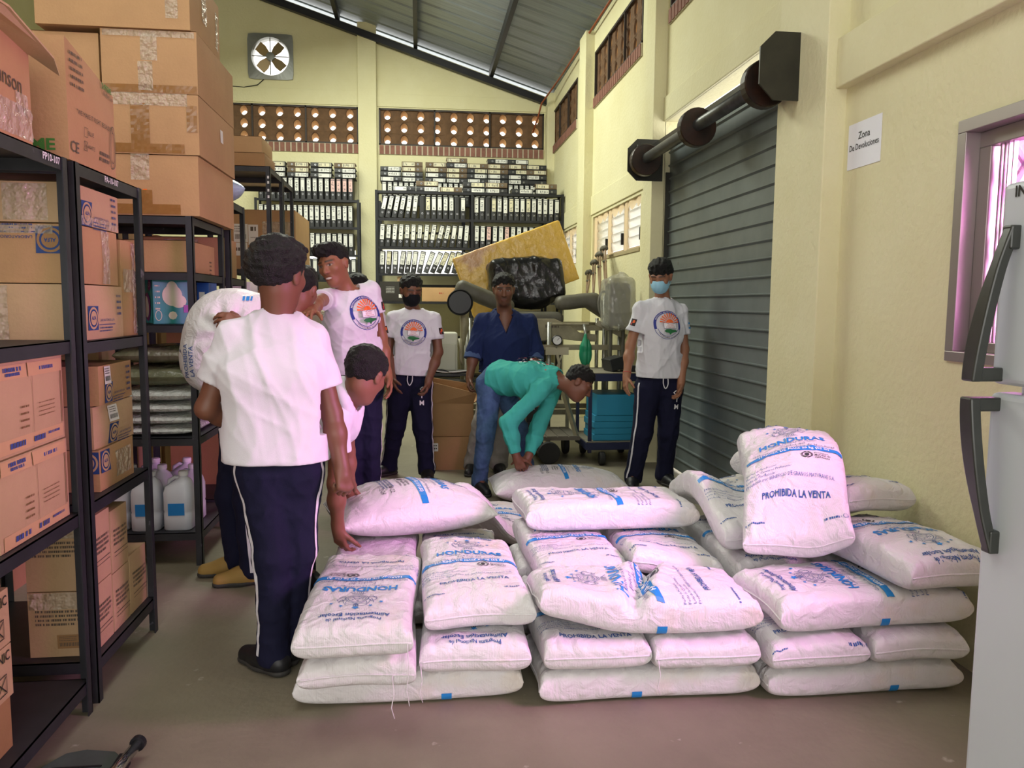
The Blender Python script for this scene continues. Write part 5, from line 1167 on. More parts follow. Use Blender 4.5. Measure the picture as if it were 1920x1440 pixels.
def person_skin(name):
    m = bpy.data.materials.new(name); m.use_nodes = True; nt = m.node_tree; b = nt.nodes['Principled BSDF']
    a = nt.nodes.new('ShaderNodeAttribute'); a.attribute_name = 'tone'; nt.links.new(a.outputs['Color'], b.inputs['Base Color']); b.inputs['Roughness'].default_value = 0.5
    b.inputs['Subsurface Weight'].default_value = 0.06; b.inputs['Subsurface Radius'].default_value = (0.01, 0.004, 0.002)
    return m
skinm = person_skin('skin')
def cloth(name, col, bump=0.12, rough=0.85, **k): return mat(name, col, rough, bump=bump, bscale=400, spec=0.2, **k)
tee = cloth('white_cotton', '#D9D8DF'); navy_c = cloth('navy_tracksuit', '#191A33', vary=0.2, vscale=6); hairm = mat('hair_black', '#0D0B0B', 0.55, bump=0.6, bscale=220, spec=0.4)
denim = cloth('denim', '#33496B', vary=0.35, vscale=12, col2='#4E668C'); turq = cloth('turquoise_cotton', '#3FA79B'); royal = cloth('dark_blue_shirt', '#1C2850'); greyp = cloth('grey_trousers', '#8C8680'); shoeb = mat('shoe_black', '#16161A', 0.5); shoey = mat('boot_tan', '#9A7A3E', 0.7); strip = cloth('white_piping', '#D8D6DC')
maskb = cloth('mask_black', '#15161B'); maskl = cloth('mask_pale_blue', '#9FD0E8'); cuffm = cloth('cuff_blue', '#46587E')
def frame(fw, up):
    f = unit(fw); u = unit(np.asarray(up, float) - f * (f @ np.asarray(up, float))); x = np.cross(f, u); return np.array([x, f, u])   # rows: side, forward, up
def hand_prims(w, f, n, side, s=1.0, curl=0.5, spread=0.06, thumb=0.4):
    """Palm and five jointed fingers from the wrist w; f along the palm, n out of the palm, side towards the thumb."""
    f = unit(f); n = unit(n - f * (n @ f)); sd = unit(np.cross(f, n)) * side; out = []
    off = (0.030, 0.011, -0.010, -0.029); pl = (0.086, 0.09, 0.086, 0.078); fl = (0.072, 0.08, 0.075, 0.06)
    out.append(Cone(w - f * 0.02, w + f * 0.035, 0.026 * s, 0.028 * s, 0.02))
    for i in range(4):
        k = w + (f * pl[i] + sd * off[i]) * s; out.append(Cone(w + (f * 0.02 + sd * off[i] * 0.7) * s, k, 0.0145 * s, 0.0115 * s, 0.014))
        d0 = unit(f + sd * spread * (1.5 - i) * 1.0); a = 0.0; p = k
        for j, fr in enumerate((0.45, 0.3, 0.25)):
            a += curl * (0.75, 0.95, 0.6)[j] * (1 + 0.08 * i); d = d0 * math.cos(a) + n * math.sin(a); q = p + d * fl[i] * fr * s
            out.append(Cone(p, q, (0.0098, 0.0088, 0.008)[j] * s, (0.0088, 0.008, 0.0068)[j] * s, 0.004)); p = q
    p = w + (f * 0.03 + sd * 0.026 + n * 0.006) * s; d = unit(f * 0.75 + sd * 0.75 + n * 0.3 * thumb * 2)
    for j, ln in enumerate((0.042, 0.032, 0.027)):
        q = p + d * ln * s; out.append(Cone(p, q, (0.0145, 0.0115, 0.0105)[j] * s, (0.0115, 0.0105, 0.008)[j] * s, 0.006)); p = q; d = unit(d + f * 0.35 * thumb + n * 0.35 * thumb - sd * 0.25 * thumb)
    return out
def head_prims(c, M, s=1.0, jaw=1.0):
    """Cranium, jaw, nose, brow, lips, ears in the head frame M (rows side, forward, up)."""
    g = lambda x, y, z: c + (M.T @ V(x, y, z)) * s
    P = [Ell(g(0, -0.012, 0.032), V(0.074, 0.094, 0.086) * s, M, 0.02), Ell(g(0, 0.022, -0.03), V(0.061 * jaw, 0.072, 0.082) * s, M, 0.04), Ell(g(0, 0.052, -0.088), V(0.032 * jaw, 0.034, 0.026) * s, M, 0.03)]
    P += [Cone(g(0, 0.085, 0.026), g(0, 0.108, -0.016), 0.009 * s, 0.0125 * s, 0.014), Ell(g(0.011, 0.098, -0.019), V(0.009, 0.01, 0.008) * s, M, 0.008), Ell(g(-0.011, 0.098, -0.019), V(0.009, 0.01, 0.008) * s, M, 0.008)]
    for k in (-1, 1):
        P += [Cone(g(k * 0.012, 0.084, 0.036), g(k * 0.046, 0.07, 0.036), 0.011 * s, 0.009 * s, 0.014), Ell(g(k * 0.04, 0.062, -0.008), V(0.02, 0.018, 0.018) * s, M, 0.03), Ell(g(k * 0.031, 0.066, 0.017), V(0.0135, 0.0125, 0.0115) * s, M, 0.008)]
        P += [Ell(g(k * 0.077, -0.008, 0.002), V(0.01, 0.021, 0.033) * s, M, 0.008), Ell(g(k * 0.08, -0.012, 0.014), V(0.012, 0.018, 0.016) * s, M, 0.006)]
    P += [Cone(g(-0.018, 0.083, -0.049), g(0.018, 0.083, -0.049), 0.0085 * s, 0.0085 * s, 0.008), Cone(g(-0.014, 0.083, -0.061), g(0.014, 0.083, -0.061), 0.009 * s, 0.009 * s, 0.008)]
    return P
def mixc(a, b_, w): return a * (1 - w[:, None]) + np.asarray(b_) * w[:, None]
def skin_tone(v, c, M, s, base, face):
    q = (v - c) @ M.T / s; x, y, z = np.abs(q[:, 0]), q[:, 1], q[:, 2]; col = np.tile(np.array(lin(base)), (len(v), 1)); inh = (np.linalg.norm(q, axis=1) < 0.17)
    soft = lambda d, w: np.clip(0.5 - d / w, 0, 1); fr = inh & (y > 0.03)
    lip = np.hypot(x / 0.026, (z + 0.055) / 0.0125) - 1; col = mixc(col, np.array(lin(base)) * (0.82, 0.5, 0.5), soft(lip, 0.4) * fr)
    if face.get('smile'):
        t = np.hypot(x / 0.02, (z + 0.054) / 0.005) - 1; col = mixc(col, lin('#E6DED4'), soft(t, 0.4) * fr)
    br = np.hypot(np.maximum(np.abs(x - 0.031) - 0.018, 0), z - 0.041 + 0.12 * np.maximum(x - 0.035, 0)) - 0.0048; col = mixc(col, lin('#1A1210'), soft(br, 0.005) * fr * (y > 0.05) * 0.9)
    if face.get('eyes', 'open') == 'open':
        ew = np.hypot((x - 0.031) / 0.0125, (z - 0.0175) / 0.005) - 1; col = mixc(col, lin('#A59A90'), soft(ew, 0.3) * fr); ir = np.hypot(x - 0.031, z - 0.0175) - 0.0062; col = mixc(col, lin('#120B08'), soft(ir, 0.004) * fr)
        ld = np.abs(np.hypot((x - 0.031) / 0.016, (z - 0.017) / 0.0095) - 1) * 0.009 - 0.0012; col = mixc(col, lin('#2A1A14'), soft(ld, 0.003) * fr * (z > 0.018) * 0.85)
    else:
        ld = np.hypot(np.maximum(np.abs(x - 0.031) - 0.013, 0), z - 0.012 - 4.0 * (x - 0.031) ** 2) - 0.0022; col = mixc(col, lin('#1E1410'), soft(ld, 0.003) * fr)
    if face.get('stubble'):
        mo = np.hypot(np.maximum(x - 0.024, 0), np.maximum(np.abs(z + 0.0365 + 0.15 * x) - 0.004, 0)) - 0.003; ch = np.hypot(x / 0.03, (z + 0.088) / 0.02) - 1
        col = mixc(col, lin('#1C1412'), soft(mo, 0.006) * fr * 0.85); col = mixc(col, lin('#2A1D18'), soft(ch, 0.5) * fr * 0.55); jw = (z < -0.02) & fr; col = mixc(col, np.array(lin(base)) * 0.72, jw * 0.5)
    nos = np.hypot(x - 0.009, z + 0.026) - 0.0035; col = mixc(col, np.array(lin(base)) * 0.3, soft(nos, 0.003) * fr * (y > 0.085) * 0.8)
    return col
def bvh_of(v, F): return BVHTree.FromPolygons([tuple(p) for p in v], [tuple(f) for f in F])
def project(flat, org, u, v, bvh, mats, name, parent, off=0.003, sx=1.0):
    """Lay printed pieces on cloth along the direction u x v."""
    org, u, v = V(*org), unit(u), unit(v); n = unit(np.cross(u, v)); vs = []; fs = []; mi = []
    for li, (pv, pf, m) in enumerate(flat.p):
        good = {}
        for i, p in enumerate(pv):
            o = org + u * p[0] * sx + v * p[1] * sx + n * 0.4; h = bvh.ray_cast(Vector(o), Vector(-n), 0.8)
            if h[0] is not None: good[i] = len(vs); vs.append(tuple(V(*h[0]) + n * (off + 0.0006 * li)))
        for g in pf:
            if all(i in good for i in g): fs.append(tuple(good[i] for i in g)); mi.append(m)
    me = bpy.data.meshes.new(name); me.from_pydata(vs, [], fs)
    for q in mats: me.materials.append(q)
    me.polygons.foreach_set('material_index', mi); o = bpy.data.objects.new(name, me); COL.objects.link(o); attach(o, parent); return o
e_navy = mat('emblem_navy', '#27348C', 0.7); e_or = mat('emblem_orange', '#E8662A', 0.7); e_gr = mat('emblem_green', '#1F6B3A', 0.7); e_wh = mat('emblem_white', '#E8E6EA', 0.7); e_rd = mat('emblem_red', '#B5383A', 0.7); e_gy = mat('emblem_grey', '#8A8896', 0.7); e_bk = mat('emblem_dark', '#2A2024', 0.7); e_sky = mat('emblem_sky_blue', '#2D8FD0', 0.7)
EM = [e_navy, e_or, e_gr, e_wh, e_rd, e_gy, e_bk, e_sky]
def emblem():
    f = Flat(); r = 0.1
    f.add(stroke2d(arc2d(0, 0, r * 0.92, r * 0.92, -20, 200, 36), r * 0.16), 0); f.add(ring2d(0, 0, r, r, r * 0.03, 40), 0); f.add(stroke2d(arc2d(0, 0, r * 0.8, r * 0.8, 200, 340, 24), r * 0.03), 0)
    f.arctext('INSTITUTO DE EDUCACION MEDIA', 0, 0, r * 0.92, 90, 0.012, 3); f.arctext('CATACAMAS OLANCHO', 0, 0, r * 0.9, 270, 0.013, 6, up=False)
    f.add(disc2d(0, 0.014, 0.028, 0.028, 16, 0, 180), 1)
    for i in range(11):
        a = R(8 + i * 16.4); d = V(math.cos(a), math.sin(a)); q = V(-d[1], d[0]); f.add(([tuple(V(0, 0.014) + d * 0.033 + q * 0.002), tuple(V(0, 0.014) + d * 0.033 - q * 0.002), tuple(V(0, 0.014) + d * 0.07 - q * 0.0055), tuple(V(0, 0.014) + d * 0.07 + q * 0.0055)], [(0, 1, 2, 3)]), 1)
    f.add(rect2d(-0.042, 0.042, -0.022, 0.016, 4, 2), 3); f.add(stroke2d([(-0.05, 0.022), (-0.044, -0.024), (0.044, -0.024), (0.05, 0.022)], 0.004), 5); f.add(stroke2d([(-0.044, 0.016), (-0.02, 0.012), (0, 0.016), (0.02, 0.012), (0.044, 0.016)], 0.003), 5)
    for i, t in enumerate(('TRABAJO', 'ESTUDIO', 'SUPERACION')): f.text(t, 0, 0.007 - i * 0.011, 0.011, 4, 0, 0.0, res=1)
    pts = [(-0.045, -0.042), (-0.03, -0.03), (0.0, -0.028), (0.02, -0.033), (0.045, -0.035), (0.05, -0.044), (0.028, -0.05), (0.01, -0.056), (0.0, -0.07), (-0.008, -0.056), (-0.03, -0.052)]
    f.add(([(0, -0.042)] + pts, [(0, 1 + (i + 1) % len(pts), 1 + i) for i in range(len(pts))][::1]), 2); f.p[-1] = (f.p[-1][0], [g[::-1] for g in f.p[-1][1]], 2)
    return f
EMB = emblem()
def smooth_tube(pts, n=24):
    pts = [V(*p) for p in pts]; out = []
    for i in range(len(pts) - 1):
        p0, p1, p2, p3 = pts[max(i - 1, 0)], pts[i], pts[i + 1], pts[min(i + 2, len(pts) - 1)]
        for k in range(n // (len(pts) - 1) + 1):
            t = k / (n // (len(pts) - 1) + 1); out.append(0.5 * ((2 * p1) + (p2 - p0) * t + (2 * p0 - 5 * p1 + 4 * p2 - p3) * t * t + (3 * p1 - p0 - 3 * p2 + p3) * t ** 3))
    return out + [pts[-1]]
def person(label, J, fw, up=(0, 0, 1), skin='#9A6547', hs=1.0, slim=1.0, h=0.005, hair='short', face=None, shirt=None, pants=None, shoe=shoeb, toes=None, handL=None, handR=None, mask=None, seed=1, emb=False, stripes=True, extra=None):
    face = face or {}; J = {k: V(*v) for k, v in J.items()}; c = J['head']; M = frame(fw, up); g = lambda x, y, z: c + (M.T @ V(x, y, z)) * hs
    lat = unit(J['shL'] - J['shR']); spine = unit(J['neck'] - J['pelvis']); front = unit(np.cross(lat, spine)); w = slim
    root = thing('person', label, 'person', tuple(V(J['anL'][0] + J['anR'][0], J['anL'][1] + J['anR'][1], 0) / 2))
    def part(nm, v, F, m, parent=root):
        me = fast_mesh(nm, v, F); me.materials.append(m); me.polygons.foreach_set('use_smooth', [True] * len(me.polygons)); o = bpy.data.objects.new(nm, me); COL.objects.link(o); attach(o, parent); return o
    # ---- skin
    P = head_prims(c, M, hs, face.get('jaw', 1.0))
    P += [Cone(J['neck'] - spine * 0.03, g(0, -0.018, -0.055), 0.058 * w, 0.051 * w, 0.035), Cone(J['neck'] - spine * 0.04, J['neck'] * 0.35 + J['shL'] * 0.65 - spine * 0.02, 0.05 * w, 0.04 * w, 0.04), Cone(J['neck'] - spine * 0.04, J['neck'] * 0.35 + J['shR'] * 0.65 - spine * 0.02, 0.05 * w, 0.04 * w, 0.04)]
    P += [Cone(J['neck'] - spine * 0.1 + front * 0.005, J['chest'], 0.07 * w, 0.08 * w, 0.04), Cone(J['chest'], J['pelvis'], 0.08 * w, 0.08 * w, 0.04)]
    for S in 'LR':
        P += [Cone(J['sh' + S], J['el' + S], 0.045 * w, 0.037 * w, 0.03), Cone(J['el' + S], J['el' + S] * 0.62 + J['wr' + S] * 0.38, 0.037 * w, 0.038 * w, 0.02), Cone(J['el' + S] * 0.62 + J['wr' + S] * 0.38, J['wr' + S], 0.038 * w, 0.026 * w, 0.03)]
        P += [Cone(J['pelvis'], J['hip' + S], 0.07 * w, 0.065 * w, 0.03), Cone(J['hip' + S], J['kn' + S], 0.062 * w, 0.045 * w, 0.03), Cone(J['kn' + S], J['an' + S], 0.045 * w, 0.032 * w, 0.03)]
        t = unit((toes or {}).get(S, front * (1, 1, 0))); a = J['an' + S]; P += [Cone(a, V(a[0], a[1], 0.04) + t * 0.13, 0.03, 0.025, 0.02)]
        hd = (handL if S == 'L' else handR) or {}; f_ = unit(hd['f']) if 'f' in hd else unit(J['wr' + S] - J['el' + S]); n_ = V(*hd['n']) if 'n' in hd else (lat * (-1 if S == 'L' else 1))
        P += hand_prims(J['wr' + S], f_, n_, -1 if S == 'L' else 1, hd.get('s', 0.95) * hs, hd.get('curl', 0.35), hd.get('spread', 0.05), hd.get('thumb', 0.5))
    v, F = sdf_mesh(P, [], h, 1); b = part('body', v, F, skinm)
    at = b.data.attributes.new('tone', 'FLOAT_COLOR', 'POINT'); col = np.ones((len(b.data.vertices), 4), np.float32); vv = np.zeros(len(b.data.vertices) * 3, np.float32); b.data.vertices.foreach_get('co', vv); col[:, :3] = skin_tone(vv.reshape(-1, 3), c, M, hs, skin, face); at.data.foreach_set('color', col.ravel())
    # ---- hair
    r = np.random.default_rng(seed); W = [(unit(r.normal(size=3)) * k, r.uniform(0, 6), unit(r.normal(size=3)) * k * 0.9, r.uniform(0, 6)) for k in (80, 100, 120, 150, 180, 210)]
    def strands(amp):
        def f(Pp, d):
            s = np.zeros(len(Pp))
            for a, p, b2, p2 in W: s += np.sin(Pp @ a + p) * np.sin(Pp @ b2 + p2)
            return d - amp * s / 1.6
        return f
    # the hair thickens gradually away from the hairline; ht = side and crown thickness
    style = dict(short=(0.64, 0.018, 0.012, 0.024, 0.003), fade=(0.7, -0.012, 0.01, 0.022, 0.003), curly=(0.72, -0.012, 0.036, 0.036, 0.0045), fringe=(0.5, 0.012, 0.014, 0.03, 0.003), quiff=(0.66, 0.024, 0.006, 0.024, 0.003))[hair]
    H = [Ell(g(0, -0.012, 0.032), V(0.0745, 0.0945, 0.0865) * hs, M, 0.02)]
    def grow(Pp, d):
        q = (Pp - c) @ M.T / hs; e = q[:, 2] - style[0] * q[:, 1] - style[1] + 0.007 * np.sin(q[:, 0] * 95) * np.sin(q[:, 1] * 60 + 1) + 0.004 * np.sin(q[:, 0] * 210 + q[:, 2] * 90)
        if hair == 'fringe': e = np.maximum(e, np.minimum(np.where(q[:, 1] > 0.03, q[:, 2] - 0.04 + 0.012 * np.sin(q[:, 0] * 120), -1), 0.05))
        th = np.clip(e * 0.4, -0.01, style[2] + (style[3] - style[2]) * np.clip(q[:, 2] / 0.1, 0, 1)); return d - th * hs
    if hair == 'quiff': H += [Ell(g(0.0, 0.045, 0.098), V(0.05, 0.05, 0.026) * hs, M, 0.02), Ell(g(0.018, 0.078, 0.092), V(0.032, 0.022, 0.02) * hs, M, 0.02)]
    po = [grow, strands(style[4])]
    v, F = sdf_mesh(H, po, h * 0.9, 0, 0.06, 3.0); part('hair', v, F, hairm)
    # ---- upper garment
    sp = dict(mat=tee, name='t_shirt', hem=0.0, sleeve=0.62, loose=0.012, vneck=0, cuff=None, belly=0.0); sp.update(shirt or {}); lo_ = sp['loose']
    pel = J['pelvis']; ch = J['chest']; top = J['neck'] - spine * 0.075; S_ = []
    for sg, sh in ((1, J['shL']), (-1, J['shR'])):
        up_p = top + (sh - J['neck']) * 0.42 - spine * 0.05
        S_ += [Cone(up_p, ch + lat * sg * 0.075 * w, 0.08 * w + lo_, 0.092 * w + lo_, 0.05), Cone(ch + lat * sg * 0.072 * w, pel + lat * sg * 0.07 * w - spine * 0.12, 0.1 * w + lo_, 0.1 * w + lo_ * 1.2, 0.06)]
        S_ += [Cone(J['neck'] - spine * 0.03, sh - spine * 0.005, 0.052 * w + lo_ * 0.5, 0.05 * w + lo_ * 0.6, 0.05)]
    S_ += [Cone(J['neck'] - spine * 0.095 + front * 0.012, ch + front * 0.015, 0.088 * w + lo_, 0.1 * w + lo_, 0.05)]
    S_ += [Cone(ch + front * (0.02 + sp['belly'] * 0.5), pel + front * sp['belly'], 0.1 * w + lo_, 0.1 * w + lo_, 0.06)]
    if extra: S_ += extra(J)
    cuts = []
    for S in 'LR':
        a, e, wr = J['sh' + S], J['el' + S], J['wr' + S]; t = sp['sleeve']
        if t <= 1: end = a + (e - a) * t; S_.append(Cone(a - spine * 0.004, end + (e - a) * 0.12, 0.048 * w + lo_ * 0.5, 0.052 * w + lo_ * 0.9, 0.022)); cuts.append((a, end, unit(e - a)))
        else: end = e + (wr - e) * (t - 1); S_ += [Cone(a, e, 0.052 * w + lo_ * 0.5, 0.05 * w + lo_ * 0.6, 0.045), Cone(e, e * 0.6 + wr * 0.4, 0.05 * w + lo_ * 0.6, 0.048 * w + lo_ * 0.5, 0.03), Cone(e * 0.6 + wr * 0.4, end + (wr - e) * 0.06, 0.048 * w + lo_ * 0.5, 0.033 * w + lo_ * 0.5, 0.03)]; cuts.append((e, end, unit(wr - e)))
    hemp = pel + spine * sp['hem']
    tor = [Cone(top, pel - spine * 0.1, 0.2, 0.2)]
    def sleeve_cut(Pp, d):
        for a, end, dr in cuts:
            q = (Pp - end) @ dr; near = np.linalg.norm(Pp - end, axis=1) < 0.16; rad = np.linalg.norm((Pp - end) - q[:, None] * dr, axis=1) < 0.095; d = np.where(near & rad, np.maximum(d, q), d)
        return d
    def hem_cut(Pp, d):
        q = (hemp - Pp) @ spine; rr = np.linalg.norm((Pp - hemp) - ((Pp - hemp) @ spine)[:, None] * spine, axis=1); return np.where(rr < 0.28, np.maximum(d, q), d)
    nk = J['neck']; nd = unit(c - nk); vn = sp['vneck']
    def neck_cut(Pp, d):
        nu = unit(nd + spine); q = Pp - (nk + front * 0.006 + spine * 0.012); t = np.clip(q @ nu, 0, 0.2); r_ = np.linalg.norm(q - t[:, None] * nu, axis=1) - 0.066 * w; d = np.maximum(d, -r_)
        if vn:
            q = Pp - nk; dn = -(q @ spine); fr = q @ front; sd = np.abs(q @ lat); r2 = np.maximum(sd - 0.06 * w * np.clip(1 - dn / vn, 0, 1), np.maximum(0.0 - fr, dn - vn)); d = np.maximum(d, -r2)
        return d
    po = [folds(0.011 * sp.get('crease', 1.0), 15, seed + 50, spine, 2.5), folds(0.004, 40, seed + 60, spine, 2.5), sleeve_cut, hem_cut, neck_cut]
    v, F = sdf_mesh(S_, po, h * 1.3, 1); so = part(sp['name'], v, F, sp['mat']); bv = bvh_of(v, F)
    if emb: project(EMB, ch + spine * emb[1] + lat * emb[0], np.cross(spine, front), spine, bv, EM, 'printed_emblem', so, sx=emb[2])
    for S, kind in (sp.get('patch') or {}).items():
        f = Flat(); a, e = J['sh' + S], J['el' + S]; o = lat * (1 if S == 'L' else -1) * 0.85 + front * 0.75; dn = unit(e - a); u = np.cross(-dn, unit(o)); p = a + (e - a) * 0.36
        if kind == 'flag': f.add(rect2d(-0.025, 0.025, 0.012, 0.024, 3, 1), 7); f.add(rect2d(-0.025, 0.025, -0.024, -0.012, 3, 1), 7)
        else: f.add(rect2d(-0.022, 0.022, -0.026, 0.026, 3, 3), 6); f.add(disc2d(0.004, 0.006, 0.01, 0.012, 10), 1); f.add(rect2d(-0.015, -0.005, -0.02, 0.0), 4)
        project(f, p, u, np.cross(unit(o), u), bv, EM, 'sleeve_patch', so)
    if sp['cuff']:
        for a, end, dr in cuts:
            v, F = sdf_mesh([Cone(end - dr * 0.05, end + dr * 0.004, 0.046 * w + lo_, 0.05 * w + lo_)], [plane_cut(end - dr * 0.045, -dr), plane_cut(end + dr * 0.006, dr)], h * 1.2, 1); part('rolled_cuff', v, F, sp['cuff'], so)
    if sp.get('collar'):
        q = []; n = 14
        for i in range(n + 1):
            a = -2.45 + 4.9 * i / n; rad = 0.068 * w + 0.012 * abs(math.sin(a)); p = nk - spine * 0.0 + (-front * math.cos(a) + lat * math.sin(a)) * rad + nd * (0.022 - 0.05 * (abs(a) / 2.45) ** 2); q.append(p)
        cp = [Cone(q[i] + nd * 0.016, q[i + 1] + nd * 0.016, 0.0075, 0.0075, 0.02) for i in range(n)] + [Cone(q[i] + unit(q[i] - nk) * 0.014 - nd * 0.012, q[i + 1] + unit(q[i + 1] - nk) * 0.014 - nd * 0.012, 0.009, 0.009, 0.03) for i in range(n)]
        v, F = sdf_mesh(cp, [], 0.004, 2); part('collar', v, F, sp['mat'], so)
    # ---- trousers
    pp = dict(mat=navy_c, wide=1.0, crease=1.0, text=False); pp.update(pants or {}); k = pp['wide'] * w; T = [Cone(pel + spine * 0.1, pel, 0.085 * w, 0.095 * w, 0.05)]
    for sg, S in ((1, 'L'), (-1, 'R')):
        hp, kn, an = J['hip' + S], J['kn' + S], J['an' + S]; T += [Cone(pel + lat * sg * 0.055 * w + spine * 0.05, hp, 0.09 * w, 0.1 * w, 0.05), Cone(hp, kn, 0.094 * k, 0.07 * k, 0.035), Cone(kn, an, 0.068 * k, 0.056 * k, 0.025), Cone(an, an - V(0, 0, 0.03), 0.06 * k, 0.062 * k, 0.02)]
    v, F = sdf_mesh(T, [folds(0.008 * pp['crease'], 20, seed + 80, (0, 0, 1), 2.5), folds(0.004 * pp['crease'], 45, seed + 90, (0, 0, 1)), plane_cut((0, 0, pp.get('cut', 0.035)), (0, 0, -1)), lambda Pp, d: np.where(np.linalg.norm(Pp - pel, axis=1) < 0.24, np.maximum(d, (Pp - pel) @ spine - 0.09), d)], h * 1.4, 1); to = part('trousers', v, F, pp['mat']); bt = bvh_of(v, F)
    if stripes:
        for sg, S in ((1, 'L'), (-1, 'R')):
            out = unit(lat * sg + front * (stripes if isinstance(stripes, float) else 0.45)); q = MB(); vs = []; ax = [J['hip' + S] + V(0, 0, 0.03), J['hip' + S], J['kn' + S], J['an' + S] - V(0, 0, 0.02)]; pts = smooth_tube(ax, 66)
            for p in pts:
                row = []
                for e in (-0.0075, 0.0075):
                    o = p + out * 0.3 + np.cross(out, V(0, 0, 1)) * e; hh = bt.ray_cast(Vector(o), Vector(-out), 0.5); row.append(None if hh[0] is None else V(*hh[0]) + out * 0.0035)
                vs.append(row)
            for i in range(len(vs) - 1):
                a, b_ = vs[i], vs[i + 1]
                if all(x is not None for x in a + b_) and np.linalg.norm(a[0] - b_[0]) < 0.06: q.add([a[0], a[1], b_[1], b_[0]], [(0, 1, 2, 3)])
            if q.f: q.build('side_stripe', strip, to)
    if pp['text']:
        f = Flat()
        for i, t in enumerate(pp['text']): f.text(t, 0, -0.055 * i, 0.05, 3, 0, 0.03, res=1)
        project(f, J['hipL'] + V(0, 0, -0.03) + lat * 0.02, lat, V(0, 0, 1), bt, EM, 'leg_lettering', to)
        p0 = hemp + front * 0.115 * w; q = MB(); q.tube(smooth_tube([p0 + lat * 0.02 + spine * 0.02, p0 + lat * 0.022 - spine * 0.04 + front * 0.01, p0 + lat * 0.003 - spine * 0.075 + front * 0.012, p0 - lat * 0.016 - spine * 0.04 + front * 0.01, p0 - lat * 0.014 + spine * 0.02]), 0.004, 8); q.build('drawstring', strip, to, smooth=True)
    # ---- shoes
    for S in 'LR':
        a = J['an' + S]; t = unit((toes or {}).get(S, front * (1, 1, 0))); t = unit(V(t[0], t[1], 0)); base = V(a[0], a[1], 0)
        C = [Cone(base - t * 0.035 + V(0, 0, 0.045), base + t * 0.06 + V(0, 0, 0.045), 0.043, 0.044, 0.03), Cone(base + t * 0.06 + V(0, 0, 0.042), base + t * 0.155 + V(0, 0, 0.03), 0.046, 0.036, 0.03), Cone(base + V(0, 0, 0.05), a + V(0, 0, 0.0), 0.045, 0.042, 0.03)]
        v, F = sdf_mesh(C, [plane_cut((0, 0, 0.002), (0, 0, -1)), plane_cut(a + V(0, 0, 0.015), (0, 0, 1))], 0.006, 1); so2 = part('shoe', v, F, shoe)
        v, F = sdf_mesh([Cone(base - t * 0.035 + V(0, 0, 0.03), base + t * 0.06 + V(0, 0, 0.03), 0.046, 0.047, 0.03), Cone(base + t * 0.06 + V(0, 0, 0.03), base + t * 0.157 + V(0, 0, 0.02), 0.048, 0.038, 0.03)], [plane_cut((0, 0, 0.0005), (0, 0, -1)), plane_cut((0, 0, 0.024), (0, 0, 1))], 0.006, 1); part('sole', v, F, mat('sole_rubber', '#33312F', 0.7), so2)
    # ---- face mask
    if mask:
        mp = [Ell(g(0, 0.024, -0.035), V(0.07, 0.082, 0.085) * hs, M, 0.02), Ell(g(0, 0.075, -0.03), V(0.03, 0.043, 0.05) * hs, M, 0.04)]; loc = lambda Pp: (Pp - c) @ M.T / hs
        v, F = sdf_mesh(mp, [lambda Pp, d: np.maximum(d, (0.018 - loc(Pp)[:, 1]) * hs), lambda Pp, d: np.maximum(d, (loc(Pp)[:, 2] - 0.004 - 0.14 * (loc(Pp)[:, 1] - 0.06)) * hs), lambda Pp, d: np.maximum(d, (-0.108 - loc(Pp)[:, 2]) * hs), folds(0.0025, 60, 5, M[2])], h * 0.9, 1); mo = part('face_mask', v, F, mask)
        for sg in (1, -1):
            q = MB(); q.tube(smooth_tube([g(sg * 0.064, 0.025, -0.012), g(sg * 0.078, 0.0, 0.022), g(sg * 0.086, -0.022, 0.02), g(sg * 0.082, -0.026, -0.012), g(sg * 0.066, 0.02, -0.06)]), 0.0022, 6); q.build('ear_loop', mask, mo, smooth=True)
    return root
TEXT3 = ('CEI', 'T', 'M')
person('boy in plain white t-shirt and striped track pants with his back to the camera',
    dict(head=(-0.497, 2.950, 1.492), neck=(-0.511, 2.960, 1.35), chest=(-0.524, 2.930, 1.13), pelvis=(-0.516, 2.950, 0.835), shL=(-0.66, 2.930, 1.285), shR=(-0.39, 2.970, 1.275), elL=(-0.762, 2.930, 1.02), wrL=(-0.672, 3.115, 0.935), elR=(-0.322, 2.970, 0.993), wrR=(-0.286, 2.930, 0.80), hipL=(-0.577, 2.950, 0.790), hipR=(-0.455, 2.980, 0.788), knL=(-0.545, 2.950, 0.466), knR=(-0.462, 3.000, 0.467), anL=(-0.555, 2.975, 0.10), anR=(-0.505, 3.07, 0.099)),
    (0.42, 0.88, -0.12), skin='#704735', hair='curly', h=0.005, shirt=dict(hem=-0.01, loose=0.018, sleeve=0.66, crease=1.0), slim=1.0, toes={'L': (-0.75, 0.65, 0), 'R': (0.1, 1, 0)}, handR=dict(curl=1.25, n=(-0.6, 0.6, -0.1)), handL=dict(curl=0.6, f=(0.6, 0.8, 0.0), n=(0.5, -0.5, 0.4)), seed=3, stripes=-0.6)
